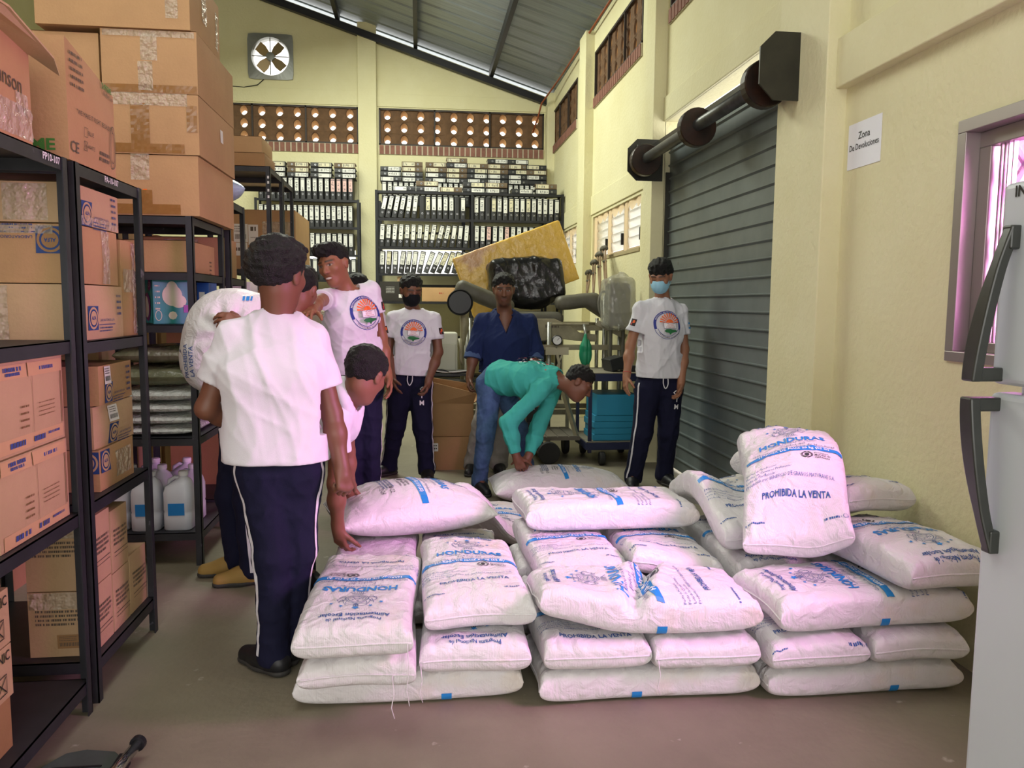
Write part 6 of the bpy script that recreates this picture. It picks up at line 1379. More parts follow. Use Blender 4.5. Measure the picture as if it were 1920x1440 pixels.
person('boy mostly hidden behind the boy with his back turned, hugging a white sack',
    dict(head=(-0.60, 4.16, 1.46), neck=(-0.67, 4.12, 1.30), chest=(-0.72, 4.05, 1.10), pelvis=(-0.84, 4.060, 0.80), shR=(-0.80, 4.14, 1.18), shL=(-0.665, 3.90, 1.16), elR=(-0.97, 4.08, 1.05), wrR=(-1.045, 3.86, 1.10), elL=(-0.58, 3.66, 1.12), wrL=(-0.745, 3.545, 1.30), hipR=(-0.905, 4.12, 0.742), hipL=(-0.80, 4.0, 0.757), knR=(-0.96, 4.10, 0.417), knL=(-0.845, 3.96, 0.429), anR=(-0.94, 4.11, 0.09), anL=(-0.83, 3.97, 0.09)),
    (0.25, 0.9, -0.25), skin='#7C4F3A', h=0.007, shirt=dict(hem=-0.02), toes={'L': (-0.9, -0.2, 0), 'R': (-0.95, -0.1, 0)}, shoe=shoey, handR=dict(f=(0.2, -0.75, 0.55), n=(0.9, 0.2, 0.1), curl=0.3), handL=dict(f=(-0.75, -0.1, 0.3), n=(-0.1, 0.6, -0.6), curl=0.5), seed=5)
person('smiling boy in white school t-shirt leaning forward and pointing with his right arm',
    dict(head=(-0.485, 4.715, 1.615), neck=(-0.406, 4.780, 1.475), chest=(-0.392, 4.780, 1.29), pelvis=(-0.361, 4.800, 0.975), shR=(-0.525, 4.72, 1.435), shL=(-0.28, 4.84, 1.485), elR=(-0.55, 4.43, 1.405), wrR=(-0.545, 4.17, 1.365), elL=(-0.225, 4.86, 1.20), wrL=(-0.185, 4.76, 0.975), hipR=(-0.414, 4.800, 0.926), hipL=(-0.305, 4.820, 0.924), knR=(-0.402, 4.770, 0.53), knL=(-0.298, 4.790, 0.53), anR=(-0.408, 4.800, 0.10), anL=(-0.292, 4.840, 0.10)),
    (-0.42, -0.86, -0.22), up=(-0.24, 0, 1), skin='#8C5C42', hair='quiff', h=0.004, face=dict(smile=True, jaw=0.95), shirt=dict(patch={'R': 'flag', 'L': 'badge'}, hem=0.02, sleeve=0.5), slim=0.93, handR=dict(f=(-0.18, -0.95, -0.15), n=(0.1, -0.2, -1), curl=0.28, spread=0.1), emb=(0.045, 0.05, 0.98), seed=9)
person('boy in white polo shirt bending down to grip the big puffy sack',
    dict(head=(-0.235, 3.49, 1.085), neck=(-0.307, 3.520, 0.985), chest=(-0.40, 3.61, 0.90), pelvis=(-0.60, 3.80, 0.80), shR=(-0.345, 3.44, 0.905), shL=(-0.335, 3.70, 0.96), elR=(-0.362, 3.45, 0.62), wrR=(-0.362, 3.52, 0.40), elL=(-0.345, 3.84, 0.69), wrL=(-0.34, 3.86, 0.52), hipR=(-0.585, 3.72, 0.770), hipL=(-0.60, 3.88, 0.762), knR=(-0.56, 3.65, 0.45), knL=(-0.55, 3.83, 0.45), anR=(-0.60, 3.72, 0.10), anL=(-0.57, 3.90, 0.10)),
    (0.45, 0.78, -0.46), up=(0.3, 0.3, 1), skin='#7F5340', hair='fade', h=0.0048, shirt=dict(name='polo_shirt', collar=True, sleeve=0.5, hem=0.02, loose=0.02), slim=0.95, handR=dict(f=(0.12, 0.25, -1), n=(0.5, 0.6, 0.2), curl=0.55, spread=0.09), handL=dict(curl=0.6), toes={'L': (0.5, -0.6, 0), 'R': (0.5, -0.8, 0)}, seed=13)
person('boy in black face mask and white school t-shirt standing before the binder rack',
    dict(head=(-0.058, 6.300, 1.50), neck=(-0.037, 6.350, 1.355), chest=(-0.042, 6.350, 1.14), pelvis=(-0.073, 6.350, 0.81), shR=(-0.195, 6.350, 1.29), shL=(0.125, 6.350, 1.285), elR=(-0.244, 6.330, 1.038), wrR=(-0.207, 6.200, 0.835), elL=(0.156, 6.330, 1.021), wrL=(0.075, 6.200, 0.80), hipR=(-0.150, 6.350, 0.763), hipL=(0.003, 6.350, 0.763), knR=(-0.187, 6.380, 0.42), knL=(0.031, 6.300, 0.42), anR=(-0.245, 6.47, 0.095), anL=(0.060, 6.300, 0.095)),
    (0.28, -0.88, -0.34), skin='#724A36', hair='short', h=0.0045, face=dict(eyes='down'), mask=maskb, shirt=dict(hem=0.03, patch={'L': 'badge'}), pants=dict(text=('C', 'T', 'M'), wide=1.12), slim=1.0, emb=(0.0, 0.04, 1.0), toes={'R': (-0.8, -0.6, 0), 'L': (0.1, -1, 0)}, handR=dict(f=(0.3, -0.3, -0.9), curl=0.3), handL=dict(f=(-0.2, -0.2, -0.95), curl=0.7), seed=17)
person('boy in white t-shirt standing hidden behind the pointing boy',
    dict(head=(-0.432, 5.750, 1.475), neck=(-0.441, 5.760, 1.35), chest=(-0.443, 5.750, 1.16), pelvis=(-0.447, 5.750, 0.85), shR=(-0.575, 5.750, 1.30), shL=(-0.295, 5.750, 1.305), elR=(-0.619, 5.730, 1.06), wrR=(-0.587, 5.650, 0.86), elL=(-0.240, 5.730, 1.06), wrL=(-0.264, 5.650, 0.86), hipR=(-0.516, 5.750, 0.817), hipL=(-0.379, 5.750, 0.817), knR=(-0.513, 5.750, 0.456), knL=(-0.368, 5.750, 0.454), anR=(-0.520, 5.780, 0.096), anL=(-0.374, 5.780, 0.093)),
    (0.1, -1, -0.1), skin='#8A5A40', h=0.007, shirt=dict(hem=0.02, patch={'R': 'flag', 'L': 'badge'}), slim=0.95, seed=21)
person('middle-aged man in dark blue shirt with rolled cuffs and grey trousers',
    dict(head=(0.688, 6.420, 1.515), neck=(0.705, 6.490, 1.33), chest=(0.704, 6.480, 1.10), pelvis=(0.704, 6.500, 0.811), shR=(0.53, 6.500, 1.26), shL=(0.90, 6.500, 1.255), elR=(0.452, 6.480, 1.02), wrR=(0.414, 6.420, 0.815), elL=(0.966, 6.500, 1.01), wrL=(0.935, 6.400, 0.80), hipR=(0.63, 6.500, 0.781), hipL=(0.789, 6.500, 0.780), knR=(0.53, 6.450, 0.43), knL=(0.735, 6.48, 0.43), anR=(0.445, 6.500, 0.095), anL=(0.66, 6.500, 0.095)),
    (-0.07, -0.97, -0.22), skin='#6E4734', hair='short', h=0.004, face=dict(stubble=True, jaw=1.08), hs=1.03, shirt=dict(mat=royal, name='shirt', sleeve=1.28, cuff=cuffm, collar=True, vneck=0.16, hem=0.03, belly=0.035, loose=0.02, crease=1.1), pants=dict(mat=greyp, wide=1.1), slim=1.12, stripes=False, toes={'R': (-0.3, -1, 0), 'L': (0.1, -1, 0)}, handR=dict(curl=0.75), seed=25)
person('man in turquoise long-sleeved shirt and jeans bending over the far sack',
    dict(head=(1.132, 5.52, 0.84), neck=(1.00, 5.60, 0.875), chest=(0.83, 5.70, 0.86), pelvis=(0.565, 5.92, 0.855), shR=(0.86, 5.51, 0.80), shL=(1.02, 5.77, 0.815), elR=(0.625, 5.47, 0.57), wrR=(0.682, 5.45, 0.335), elL=(0.86, 5.66, 0.50), wrL=(0.775, 5.52, 0.315), hipR=(0.525, 5.84, 0.80), hipL=(0.645, 6.03, 0.793), knR=(0.485, 5.71, 0.453), knL=(0.76, 5.99, 0.462), anR=(0.45, 5.80, 0.10), anL=(0.86, 6.17, 0.10)),
    (0.74, -0.28, -0.62), up=(0.55, 0.1, 0.8), skin='#704735', hair='short', h=0.0045, shirt=dict(mat=turq, name='long_sleeved_shirt', sleeve=1.88, hem=0.03, loose=0.014, crease=1.1), pants=dict(mat=denim, wide=1.0, crease=1.2), slim=0.98, stripes=False, toes={'R': (0.25, -0.95, 0), 'L': (0.9, -0.3, 0)}, handR=dict(f=(0.35, -0.1, -0.9), n=(0.1, 0.9, 0.1), curl=0.9), handL=dict(f=(-0.5, -0.2, -0.8), n=(0.0, 0.8, -0.2), curl=0.9), face=dict(eyes='down'), seed=29)
person('boy in pale blue face mask and white school t-shirt beside the roller shutter',
    dict(head=(1.81, 5.82, 1.615), neck=(1.85, 5.88, 1.455), chest=(1.846, 5.88, 1.21), pelvis=(1.835, 5.88, 0.835), shR=(1.672, 5.86, 1.375), shL=(2.0, 5.90, 1.36), elR=(1.60, 5.86, 1.098), wrR=(1.555, 5.78, 0.875), elL=(2.03, 5.88, 1.07), wrL=(1.98, 5.78, 0.82), hipR=(1.755, 5.88, 0.776), hipL=(1.925, 5.90, 0.773), knR=(1.71, 5.86, 0.42), knL=(1.93, 5.90, 0.42), anR=(1.65, 5.88, 0.095), anL=(1.925, 5.96, 0.095)),
    (-0.45, -0.78, -0.42), skin='#9A6A50', hair='fringe', h=0.0042, face=dict(eyes='down'), mask=maskl, shirt=dict(hem=0.02, patch={'L': 'flag', 'R': 'badge'}), pants=dict(text=TEXT3, wide=1.12), slim=1.0, emb=(-0.01, 0.05, 1.05), toes={'R': (-0.3, -0.9, 0), 'L': (0.2, -1, 0)}, handL=dict(f=(-0.25, -0.3, -0.9), curl=0.45), seed=33)
# bracelet of the boy by the shutter is a thread; the sack hugged behind the first boy
def hugged_sack():
    c = V(-0.885, 3.74, 1.26); E_ = [Ell(c, (0.17, 0.15, 0.19), None, 0.05), Ell(c + V(-0.03, 0, -0.13), (0.16, 0.14, 0.15), None, 0.08), Ell(c + V(0.09, 0.0, 0.1), (0.13, 0.12, 0.09), None, 0.08), Cone(c + V(0.1, -0.02, 0.1), c + V(0.195, -0.02, 0.16), 0.06, 0.012, 0.06)]
    def pinch(P, d):
        q = P - (c + V(0.06, -0.15, 0.0)); a = np.arctan2(q[:, 2], -q[:, 0]); r = np.linalg.norm(q[:, [0, 2]], axis=1); return d + 0.03 * np.exp(-(r / 0.05) ** 2) - 0.008 * np.sin(a * 9) * np.exp(-((r - 0.09) / 0.06) ** 2) * (q[:, 1] < 0.12)
    v, F = sdf_mesh(E_, [pinch, folds(0.004, 24, 3, (0, 0, 1))], 0.006, 1); me = fast_mesh('flour_sack', v - np.array([-0.885, 3.74, 0.95]), F); me.materials.append(sackm)
    o = link_mesh('flour_sack', me, None, True, 0, (-0.885, 3.74, 0.95)); tag(o, 'bulging white sack hugged at shoulder height behind the boy in front', 'sack')
    f = Flat(); f.text('PROHIBIDA', 0, 0.0, 0.03, 1, 90, 0.01); f.text('LA VENTA', 0.03, 0.0, 0.03, 1, 90, 0.01); scrib(f, -0.04, -0.03, 0, 0.1, 2, 3); scrib(f, 0.25, 0.29, 0.28, 0.02, 0, 3)
    project(f, c + V(-0.14, 0, -0.12), V(1, 0, 0), V(0, 0, 1), bvh_of(v, F), PM, 'print', o)
hugged_sack()

def turquoise_back_print():
    p = [o for o in COL.objects if o.get('label', '').startswith('man in turquoise')][0]; so = [c for c in p.children if c.name.startswith('long_sleeved')][0]
    bv = BVHTree.FromPolygons([v.co[:] for v in so.data.vertices], [tuple(q.vertices) for q in so.data.polygons]); f = Flat(); r = random.Random(3)
    for i in range(46):
        x, y = r.uniform(-0.13, 0.13), r.uniform(-0.09, 0.07); w = r.uniform(0.008, 0.025); f.add(rect2d(x, x + w, y, y + w * r.uniform(0.4, 0.9)), r.choice((3, 3, 3, 6, 6, 4, 2)))
    f.add(disc2d(-0.1, 0.03, 0.035, 0.02, 12), 4)
    project(f, V(0.84, 5.70, 0.95), unit(V(0.86, -0.5, 0.05)), unit(V(0.45, 0.85, 0.05)), bv, EM, 'back_print', so, sx=1.0)
    p = [o for o in COL.objects if o.get('label', '').startswith('boy in pale blue face mask')][0]; a, b_ = V(1.60, 5.86, 1.098), V(1.555, 5.78, 0.875); d = unit(b_ - a); c = a + (b_ - a) * 0.9; u = unit(np.cross(d, V(0, 1, 0))); w = np.cross(d, u)
    q = MB(); q.tube([c + (u * math.cos(k * math.pi / 8) + w * math.sin(k * math.pi / 8)) * 0.031 for k in range(17)], 0.003, 6); q.build('bracelet', e_rd, p, smooth=True)
turquoise_back_print()
# ---------------------------------------------------------------- heap of stored medical equipment
padm = mat('vinyl_grey_olive', '#5F5C50', 0.55, vary=0.3, vscale=7, bump=0.15, bscale=30); beigem = mat('painted_beige_steel', '#9C9478', 0.5, 0.1, vary=0.35, vscale=9, col2='#7A735C'); navyst = mat('painted_navy_steel', '#1B2348', 0.45, 0.1, vary=0.3, vscale=6); rubber = mat('tyre_rubber', '#1C1B1A', 0.75); plastic_b = mat('equipment_black', '#1D1E20', 0.45); tubem = mat('tube_chrome_dull', '#A5A59E', 0.35, 0.7, vary=0.3, vscale=12)
def sdf_thing(name, prims, posts, h, m, label, cat, base, group=None, smooth=1):
    v, F = sdf_mesh(prims, posts, h, smooth); me = fast_mesh(name, v - np.array(base), F); me.materials.append(m); o = link_mesh(name, me, None, True, 0, base); return tag(o, label, cat, group), (v, F)
class RBox:
    """Rounded box distance, axes as rows of M."""
    def __init__(s, c, half, r, M=None, k=0.03): s.c = V(*c); s.hf = V(*half); s.r = r; s.M = np.eye(3) if M is None else M; s.k = k
    def d(s, P):
        q = np.abs((P - s.c) @ s.M.T) - s.hf + s.r; return np.linalg.norm(np.maximum(q, 0), axis=1) + np.minimum(q.max(1), 0) - s.r
    def box(s): m = np.linalg.norm(s.hf); return s.c - m, s.c + m
def rot_xz(a): c, s_ = math.cos(R(a)), math.sin(R(a)); return np.array([[c, 0, s_], [0, 1, 0], [-s_, 0, c]])
# examination couch with two padded ends
t = thing('examination_couch', 'dusty grey padded examination couch standing under the wrapped bundles', 'couch', (1.15, 7.9, 0))
def couch_part(nm, prims, m=padm, k=6):
    v, F = sdf_mesh(prims, [folds(0.004, 16, k, (1, 0, 0))], 0.014, 1); me = fast_mesh(nm, v, F); me.materials.append(m); me.polygons.foreach_set('use_smooth', [True] * len(me.polygons)); o = bpy.data.objects.new(nm, me); COL.objects.link(o); attach(o, t)
couch_part('backrest_cushion', [RBox((0.64, 7.72, 1.47), (0.3, 0.12, 0.075), 0.06, rot_xz(-22))], k=6)
couch_part('seat_cushion', [RBox((1.12, 7.88, 1.27), (0.3, 0.25, 0.065), 0.06)], k=7)
couch_part('leg_cushion', [RBox((1.56, 7.72, 1.44), (0.22, 0.12, 0.07), 0.06, rot_xz(6)), RBox((1.84, 7.72, 1.34), (0.2, 0.12, 0.07), 0.06, rot_xz(-32))], k=8)
for a, b_ in (((0.5, 7.64), 'leg'), ((0.5, 8.1), 'leg'), ((1.85, 7.64), 'leg'), ((1.85, 8.1), 'leg')):
    q = MB(); q.tube([(a[0], a[1], 0), (a[0], a[1], 1.27)], 0.02, 10); q.build(b_, tubem, t, smooth=True)
for z, nm in ((0.35, 'lower_frame'), (1.18, 'upper_frame')):
    q = MB()
    for y in (7.64, 8.1): q.bar((0.5, y, z), (1.85, y, z), 0.035, 0.05)
    for x in (0.5, 1.85): q.bar((x, 7.64, z), (x, 8.1, z), 0.035, 0.05)
    q.build(nm, beigem, t)
q = MB(); q.box(0.5, 1.85, 8.1, 8.53, 1.185, 1.225); q.build('rear_deck', beigem, t)
for x in (0.5, 1.85):
    q = MB(); q.tube([(x, 8.5, 0), (x, 8.5, 1.185)], 0.02, 10); q.build('leg', tubem, t, smooth=True)
# black bin liner over a bulky object
blackwrap = mat('black_plastic_sheet', '#151517', 0.25, spec=0.6, bump=0.5, bscale=14)
sdf_thing('plastic_covered_bundle', [RBox((1.02, 8.04, 1.68), (0.32, 0.17, 0.2), 0.1, rot_xz(4)), RBox((1.3, 8.04, 1.66), (0.16, 0.17, 0.2), 0.05, rot_xz(8)), Ell((1.12, 8.0, 1.48), (0.24, 0.14, 0.13), None, 0.1)], [folds(0.016, 9, 4, (0, 0, 1), 3), folds(0.008, 22, 5, (1, 0, 1), 3)], 0.011, blackwrap, 'bulky bundle covered with shiny black plastic sheeting', 'bundle', (1.1, 8.02, 1.345))
# yellow wrapped slab
def tarp():
    m = mat('yellow_film_wrap', '#E6BC55', 0.28, spec=0.6, patch=('#C79C70', 2.1, 0.55), vary=0.12, vscale=3, bump=0.6, bscale=16); return m
sdf_thing('wrapped_carton', [RBox((1.03, 8.42, 1.78), (0.6, 0.09, 0.33), 0.012, rot_xz(20.5))], [folds(0.004, 20, 9, (1, 0, 0), 3)], 0.012, tarp(), 'large flat carton wrapped in yellow plastic film, tilted against the binder rack', 'carton', (1.03, 8.42, 1.3))
# wooden crutches leaning by the window
wood = mat('crutch_wood', '#94795C', 0.6, vary=0.35, vscale=10)
for i, (dx, dz, nm) in enumerate(((0.0, 0.0, 'highest'), (-0.065, -0.07, 'second highest'), (-0.13, -0.16, 'second lowest'), (-0.195, -0.27, 'lowest'))):
    a = V(2.03 + dx, 8.62 - 0.05 * i, 2.02 + dz); b_ = V(1.86 - 0.065 * i, 7.74 + 0.01 * i, 1.51); d = unit(b_ - a); sd = unit(np.cross(d, V(0, 1, 0))); 
    c = thing('crutch', 'dusty wooden crutch beside the louvred window, %s of the bundle' % nm, 'crutch', tuple(b_), group='crutches leaning by the window')
    q = MB()
    for k in (-1, 1): q.tube([a + V(0, 0.06 * k, 0), a * 0.4 + b_ * 0.6 + V(0, 0.035 * k, 0), b_], 0.011, 8)
    q.build('side_rail', wood, c, smooth=True)
    q = MB(); q.tube([a + V(0, -0.1, 0), a + V(0, -0.05, 0.014), a + V(0, 0, 0.006), a + V(0, 0.05, 0.014), a + V(0, 0.1, 0)], 0.026, 10); q.build('armrest_pad', padm, c, smooth=True)
    q = MB(); q.tube([a + d * 0.3 + V(0, -0.05, 0), a + d * 0.3 + V(0, 0.05, 0)], 0.015, 8); q.build('hand_grip', padm, c, smooth=True)
# round lamp head on a stand
t = thing('examination_lamp', 'grey round examination lamp on a stand left of the blue-shirted man', 'lamp', (0.39, 7.45, 0))
q = MB(); q.lathe([(0.02, 0.07), (0.1, 0.05), (0.118, 0.0), (0.112, -0.02), (0.1, -0.008)], (0.385, 7.42, 1.42), 32, axis=1); q.build('lamp_head', mat('lamp_grey', '#5C5F5C', 0.45, 0.2), t, smooth=False)
q = MB(); q.lathe([(0.1, -0.006), (0.118, -0.012), (0.122, -0.03), (0.116, -0.034), (0.104, -0.012)], (0.385, 7.42, 1.42), 32, axis=1); q.build('lamp_rim', plastic_b, t)
q = MB(); q.tube([(0.42, 7.46, 1.33), (0.43, 7.46, 1.22), (0.41, 7.47, 1.0), (0.41, 7.47, 0.03)], [0.035, 0.045, 0.02, 0.018], 12); q.build('stand_pole', beigem, t, smooth=True)
q = MB()
for k in range(5): a = 2 * math.pi * k / 5; q.bar((0.41, 7.48, 0.035), (0.41 + 0.09 * math.cos(a), 7.48 + 0.09 * math.sin(a), 0.03), 0.03, 0.03)
q.build('base', beigem, t)
# instrument table with a white machine and a tray of wires
t = thing('instrument_table', 'dark metal table carrying a beige machine and loose wires', 'table', (0.28, 7.15, 0))
for x in (0.02, 0.44):
    for y in (6.92, 7.36): q = MB(); q.tube([(x, y, 0), (x, y, 0.78)], 0.014, 8); q.build('leg', tubem, t, smooth=True)
q = MB(); q.box(0.0, 0.46, 6.9, 7.38, 0.775, 0.795); q.box(0.0, 0.46, 6.9, 7.38, 0.69, 0.7); q.build('table_top', plastic_b, t, bevel=0.003)
t = thing('machine', 'beige medical machine on the dark table beside the masked boy', 'machine', (0.25, 7.15, 0.797)); pale = mat('machine_beige', '#C9C8B6', 0.45)
q = MB(); q.box(0.11, 0.345, 7.02, 7.32, 0.80, 1.15); q.build('housing', pale, t, bevel=0.015, seg=3)
q = MB(); q.box(0.13, 0.325, 7.0, 7.019, 0.82, 1.05); q.build('front_panel', mat('machine_panel', '#B9B9A4', 0.4), t, bevel=0.004)
q = MB(); q.tube([(0.36, 7.0, 1.1), (0.375, 6.98, 1.0), (0.37, 6.97, 0.92), (0.39, 6.97, 0.87)], 0.016, 8); q.build('hose', beigem, t, smooth=True)
for i, (z, col) in enumerate(((0.80, steelm), (0.812, chalk))):
    q = MB(); q.tube(smooth_tube([(0.02, 6.905, z), (0.1, 6.9, z + 0.02), (0.2, 6.905, z + 0.03 * (1 - i)), (0.3, 6.9, z), (0.42, 6.91, z + 0.01), (0.45, 6.93, z - 0.0)]), 0.006, 6)
    tag(q.build('cable', col, smooth=True, origin=(0.02, 6.905, z)), ('black' if i == 0 else 'white') + ' cable lying along the front edge of the dark table', 'cable')
# cartons in front of it
carton('closed brown cardboard box on the floor under the open one, behind the masked boy', 0.10, 0.46, 6.62, 6.88, 0.0, 0.285, 2, prints=[('-y', (lambda f: (f.add(rect2d(-0.175, -0.12, 0.02, 0.09), 0), scrib(f, -0.17, -0.13, 0.07, 0.012, 1, 1), scrib(f, -0.17, -0.13, 0.045, 0.012, 1, 2), f)[-1])(Flat()), [whitem, blk], 'shipping_label')])
ob = carton('open brown cardboard box with raised flaps behind the masked boy', 0.11, 0.46, 6.63, 6.88, 0.2885, 0.57, 2, seam=False)
for pts in ([(0.11, 6.63, 0.57), (0.46, 6.63, 0.57), (0.48, 6.58, 0.66), (0.12, 6.6, 0.75)], [(0.46, 6.63, 0.57), (0.46, 6.88, 0.57), (0.52, 6.9, 0.63), (0.53, 6.62, 0.62)], [(0.46, 6.88, 0.57), (0.11, 6.88, 0.57), (0.1, 6.86, 0.77), (0.42, 6.84, 0.72)]):
    q = MB(); n = np.cross(V(*pts[1]) - V(*pts[0]), V(*pts[3]) - V(*pts[0])); n = unit(n) * 0.004
    q.add([tuple(V(*p) + n) for p in pts] + [tuple(V(*p) - n) for p in pts], [(0, 1, 2, 3), (7, 6, 5, 4), (0, 4, 5, 1), (1, 5, 6, 2), (2, 6, 7, 3), (3, 7, 4, 0)]); q.build('open_flap', cb[2], ob)
# platform trolley with a big wheel
def wheel(nm, c, r, w, parent, axis=0, hub=tubem):
    q = MB(); q.lathe([(r * 0.66, -w / 2), (r * 0.94, -w / 2), (r, -w * 0.3), (r, w * 0.3), (r * 0.94, w / 2), (r * 0.66, w / 2)], c, 28, axis=axis); wo = q.build(nm, rubber, parent)
    q = MB(); q.lathe([(0.01, -w * 0.35), (r * 0.3, -w * 0.45), (r * 0.67, -w * 0.2), (r * 0.67, w * 0.2), (r * 0.3, w * 0.45), (0.01, w * 0.35)], c, 24, axis=axis); q.build('hub', hub, wo)
t = thing('platform_trolley', 'low dusty platform trolley with a black rubber wheel beside the bending man', 'trolley', (1.25, 7.05, 0))
q = MB(); q.box(0.93, 1.43, 6.86, 7.42, 0.2, 0.23)
for k in range(5): q.box(0.935 + 0.1 * k, 1.025 + 0.1 * k, 6.865, 7.415, 0.23, 0.236)
q.build('platform', mat('dusty_board', '#6E675A', 0.8, vary=0.3, vscale=8), t)
for x in (1.14, 1.38):
    wheel('wheel', (x - (0.0 if x < 1.2 else 0.0), 6.80 if x < 1.2 else 7.3, 0.1), 0.1, 0.05, t, axis=1 if x < 1.2 else 0)
wheel('wheel', (1.05, 7.3, 0.1), 0.1, 0.05, t)
q = MB(); q.bar((1.14, 6.83, 0.1), (1.14, 6.9, 0.21), 0.03, 0.03); q.bar((1.05, 7.3, 0.1), (1.05, 7.3, 0.2), 0.03, 0.03); q.bar((1.38, 7.3, 0.1), (1.38, 7.3, 0.2), 0.03, 0.03); q.build('axle_bracket', beigem, t)
q = MB(); q.bar((1.41, 6.9, 0.22), (1.3, 7.0, 0.62), 0.035, 0.035); q.bar((1.0, 7.38, 0.22), (1.0, 7.38, 0.7), 0.03, 0.03); q.bar((1.41, 7.38, 0.22), (1.41, 7.38, 0.7), 0.03, 0.03); q.bar((1.0, 7.38, 0.45), (1.41, 7.38, 0.45), 0.03, 0.03); q.build('push_frame', beigem, t)
# navy cart with blue boxes below
t = thing('equipment_cart', 'navy steel cart with a dusty top beside the boy in the pale blue mask', 'cart', (1.72, 7.05, 0))
for x in (1.5, 1.95):
    for y in (6.78, 7.33): q = MB(); q.box(x - 0.015, x + 0.015, y - 0.015, y + 0.015, 0.1, 0.81); q.build('post', navyst, t)
for z, nm in ((0.81, 'top_shelf'), (0.2, 'bottom_shelf')):
    q = MB(); q.box(1.46, 1.99, 6.74, 7.37, z - 0.07, z - 0.004); s_ = q.build(nm, navyst, t, bevel=0.004)
    q = MB(); q.box(1.465, 1.985, 6.745, 7.365, z - 0.003, z + 0.004); q.build('tray_mat', mat('dusty_mat', '#8A8370', 0.8, vary=0.3, vscale=8), s_)
for x, y in ((1.6, 6.72), (1.9, 6.8), (1.55, 7.3), (1.92, 7.3)): wheel('caster', (x, y, 0.06), 0.06, 0.045, t)
bluebx = mat('box_blue', '#1E86A8', 0.5, vary=0.12, vscale=6); zz = 0.2055
for i in range(4):
    q = MB(); q.box(1.535 + 0.012 * (i % 2), 1.93, 6.79, 7.2, zz, zz + 0.055); tag(q.build('blue_folder_pack', bluebx, bevel=0.004, origin=(1.73, 7.0, zz)), 'flat blue pack on the lower cart shelf, %s from the bottom' % ORD[i], 'box', 'blue packs on the cart'); zz += 0.0565
q = MB(); q.box(1.56, 1.93, 6.78, 7.22, zz, zz + 0.185); tag(q.build('blue_box', bluebx, bevel=0.006, origin=(1.73, 7.0, zz)), 'blue box on top of the flat blue packs on the cart', 'box')
t = thing('monitor', 'small black monitor with a white label lying on the navy cart', 'monitor', (1.76, 6.95, 0.815))
q = MB(); q.obox((1.74, 6.93, 0.885), unit(V(1, 0.2, 0.25)), V(-0.2, 1, 0), unit(V(-0.25, 0, 1)), 0.07, 0.09, 0.055); q.build('housing', plastic_b, t, bevel=0.006)
q = MB(); q.obox((1.715, 6.838, 0.888), unit(V(1, 0.2, 0.25)), unit(V(-0.2, 1, 0)), unit(V(-0.25, 0, 1)), 0.012, 0.002, 0.035); q.build('label', chalk, t)
q = MB(); q.box(1.82, 1.93, 6.85, 7.05, 0.816, 0.87); tag(q.build('adapter_box', plastic_b, bevel=0.006, origin=(1.87, 6.95, 0.816)), 'small black adapter box on the navy cart beside the monitor', 'box')
# bed frame of beige tubes with a cut-out end panel, hanging green bag, gauge
t = thing('bed_frame', 'dusty beige hospital bed frame with a curved end panel behind the turquoise-shirted man', 'bed', (1.5, 7.5, 0))
for x in (1.24, 1.93):
    q = MB(); q.tube([(x, 7.46, 0), (x, 7.46, 1.24)], 0.022, 10); q.build('leg', tubem, t, smooth=True)
q = MB(); q.tube([(1.24, 7.46, 1.22), (1.62, 7.46, 1.22)], 0.014, 8); q.bar((1.15, 7.45, 1.0), (1.97, 7.45, 1.0), 0.04, 0.05); q.bar((1.7, 7.46, 1.24), (1.98, 7.42, 1.1), 0.05, 0.05); q.build('side_bar', beigem, t)
pts = [(1.02, 1.05), (1.02, 1.22), (1.07, 1.27), (1.3, 1.27), (1.42, 1.22), (1.55, 1.14), (1.72, 1.12), (1.72, 1.05), (1.5, 1.06), (1.35, 1.08), (1.2, 1.06)]
q = MB(); q.prism(pts, V(0, 7.52, 0), V(1, 0, 0), V(0, 0, 1), V(0, 1, 0), 0.04); pa = q.build('end_panel', beigem, t, bevel=0.006)
q = MB(); fl = Flat(); scrib(fl, -0.07, 0.07, 0, 0.03, 0, 4)
for vs, fs, m in fl.p: q.flat(vs, fs, V(1.28, 7.519, 1.2), V(1, 0, 0), V(0, 0, 1), 0.001)
q.build('lettering', greyink, pa)
q = MB(); q.box(1.2, 1.42, 7.4, 7.47, 0.93, 1.0); q.tube([(1.3, 7.42, 0.98), (1.33, 7.4, 0.85), (1.32, 7.4, 0.72)], 0.014, 8); q.tube([(1.38, 7.42, 0.98), (1.3, 7.39, 0.8), (1.2, 7.38, 0.66)], 0.008, 6); q.build('clamp', mat('clamp_cream', '#B5AD93', 0.5), t)
t = thing('pressure_gauge', 'round pressure gauge with a white dial clamped on the bed frame', 'gauge', (1.3, 7.36, 1.05))
q = MB(); q.lathe([(0.02, 0.05), (0.045, 0.045), (0.05, 0.0), (0.046, -0.006), (0.042, 0.0)], (1.3, 7.36, 1.07), 24, axis=1); q.build('gauge_case', plastic_b, t)
q = MB(); vs, fs = disc2d(0, 0, 0.04, 0.04, 24); q.flat(vs, fs, V(1.3, 7.361, 1.07), V(1, 0, 0), V(0, 0, 1), 0.0015); d_ = q.build('dial', chalk, t)
q = MB(); vs, fs = stroke2d([(0, 0), (0.02, 0.022)], 0.004); q.flat(vs, fs, V(1.3, 7.358, 1.07), V(1, 0, 0), V(0, 0, 1), 0.002); q.build('needle', blk, d_)
q = MB(); q.tube([(1.3, 7.37, 1.03), (1.3, 7.42, 0.99)], 0.01, 8); q.build('stem', tubem, t)
grn = mat('anaesthesia_bag_green', '#1E8C66', 0.4, vary=0.15, vscale=8)
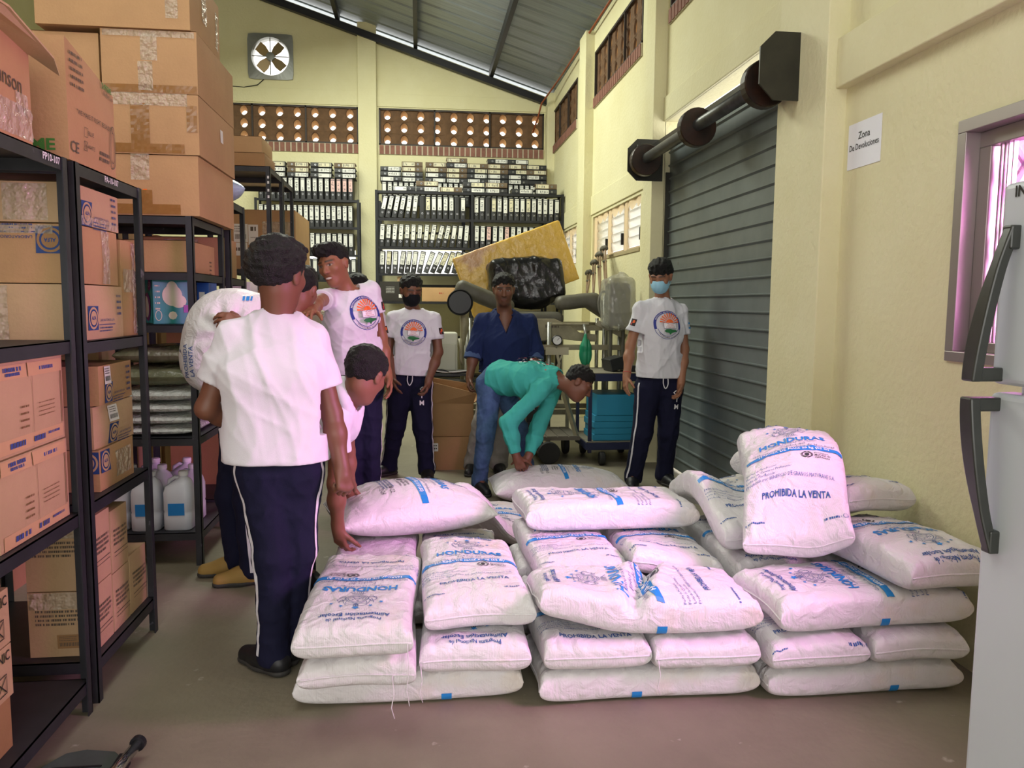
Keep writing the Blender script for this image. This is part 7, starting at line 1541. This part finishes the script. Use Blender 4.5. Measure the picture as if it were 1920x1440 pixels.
ob, _ = sdf_thing('breathing_bag', [Cone((1.575, 7.36, 1.12), (1.575, 7.36, 1.02), 0.018, 0.045, 0.03), Ell((1.575, 7.36, 0.94), (0.062, 0.04, 0.115), None, 0.04)], [lambda P, d: d + 0.012 * np.exp(-((P[:, 0] - 1.59) / 0.008) ** 2)], 0.006, grn, 'green rubber breathing bag hanging from the bed frame tube', 'bag', (1.575, 7.36, 0.82))
q = MB(); q.tube([(1.575, 7.37, 1.1), (1.575, 7.39, 1.16), (1.575, 7.45, 1.215)], 0.016, 8); q.build('neck_tube', tubem, ob, smooth=True)
# breathing circuit wheel and mast
t = thing('mast_stand', 'chrome mast with a coiled hose loop rising behind the green bag', 'stand', (1.8, 7.56, 0))
q = MB(); q.tube([(1.8, 7.56, 0), (1.8, 7.56, 1.5)], 0.02, 10); q.build('mast', tubem, t, smooth=True)
q = MB(); q.tube(smooth_tube([(1.78 + 0.05 * math.sin(2 * math.pi * k / 12), 7.53 - 0.012 * k / 12, 1.42 + 0.12 * math.cos(2 * math.pi * k / 12)) for k in range(13)], 48), 0.012, 8); q.build('hose_coil', mat('hose_grey', '#6E6C62', 0.6), t, smooth=True)
q = MB(); q.obox((1.8, 7.55, 0.02), V(1, 0, 0), V(0, 1, 0), V(0, 0, 1), 0.08, 0.06, 0.02); q.build('base', beigem, t, bevel=0.005)
# dark equipment cabinet with white labels
t = thing('equipment_cabinet', 'dark equipment cabinet with drawers and white labels behind the bending man', 'cabinet', (1.12, 7.72, 0))
q = MB(); q.box(0.96, 1.2, 7.5, 7.6, 0.0, 1.02); q.build('body', plastic_b, t, bevel=0.004)
for i in range(4):
    d = MB(); d.box(0.97, 1.19, 7.485, 7.499, 0.06 + i * 0.235, 0.27 + i * 0.235); d = d.build('drawer', mat('drawer_dark', '#2A2B2D', 0.45), t, bevel=0.003)
    q = MB(); q.box(1.05, 1.11, 7.482, 7.4845, 0.16 + i * 0.235, 0.2 + i * 0.235); q.build('label', chalk, d)
# clear plastic covered piece by the wall
clearm = mat('clear_plastic_cover', '#A8A79C', 0.2, alpha=0.55, bump=0.8, bscale=11, spec=0.8)
sdf_thing('plastic_covered_chair', [RBox((1.86, 7.3, 1.42), (0.13, 0.2, 0.24), 0.05, None), Cone((1.84, 7.25, 1.62), (1.9, 7.32, 1.66), 0.07, 0.06, 0.06)], [folds(0.012, 12, 7, (0, 0, 1), 3), folds(0.005, 30, 8, (0, 0, 1), 3)], 0.01, clearm, 'piece of furniture under crumpled clear plastic by the shutter pillar', 'bundle', (1.86, 7.3, 1.17))
sdf_thing('folded_chair', [RBox((1.86, 7.3, 1.42), (0.09, 0.15, 0.19), 0.03), Cone((1.8, 7.3, 0.84), (1.8, 7.3, 1.3), 0.02, 0.02), Cone((1.92, 7.3, 0.84), (1.92, 7.3, 1.3), 0.02, 0.02)], [], 0.012, padm, 'grey folded chair standing on the cart inside the clear plastic', 'chair', (1.86, 7.3, 0.816))
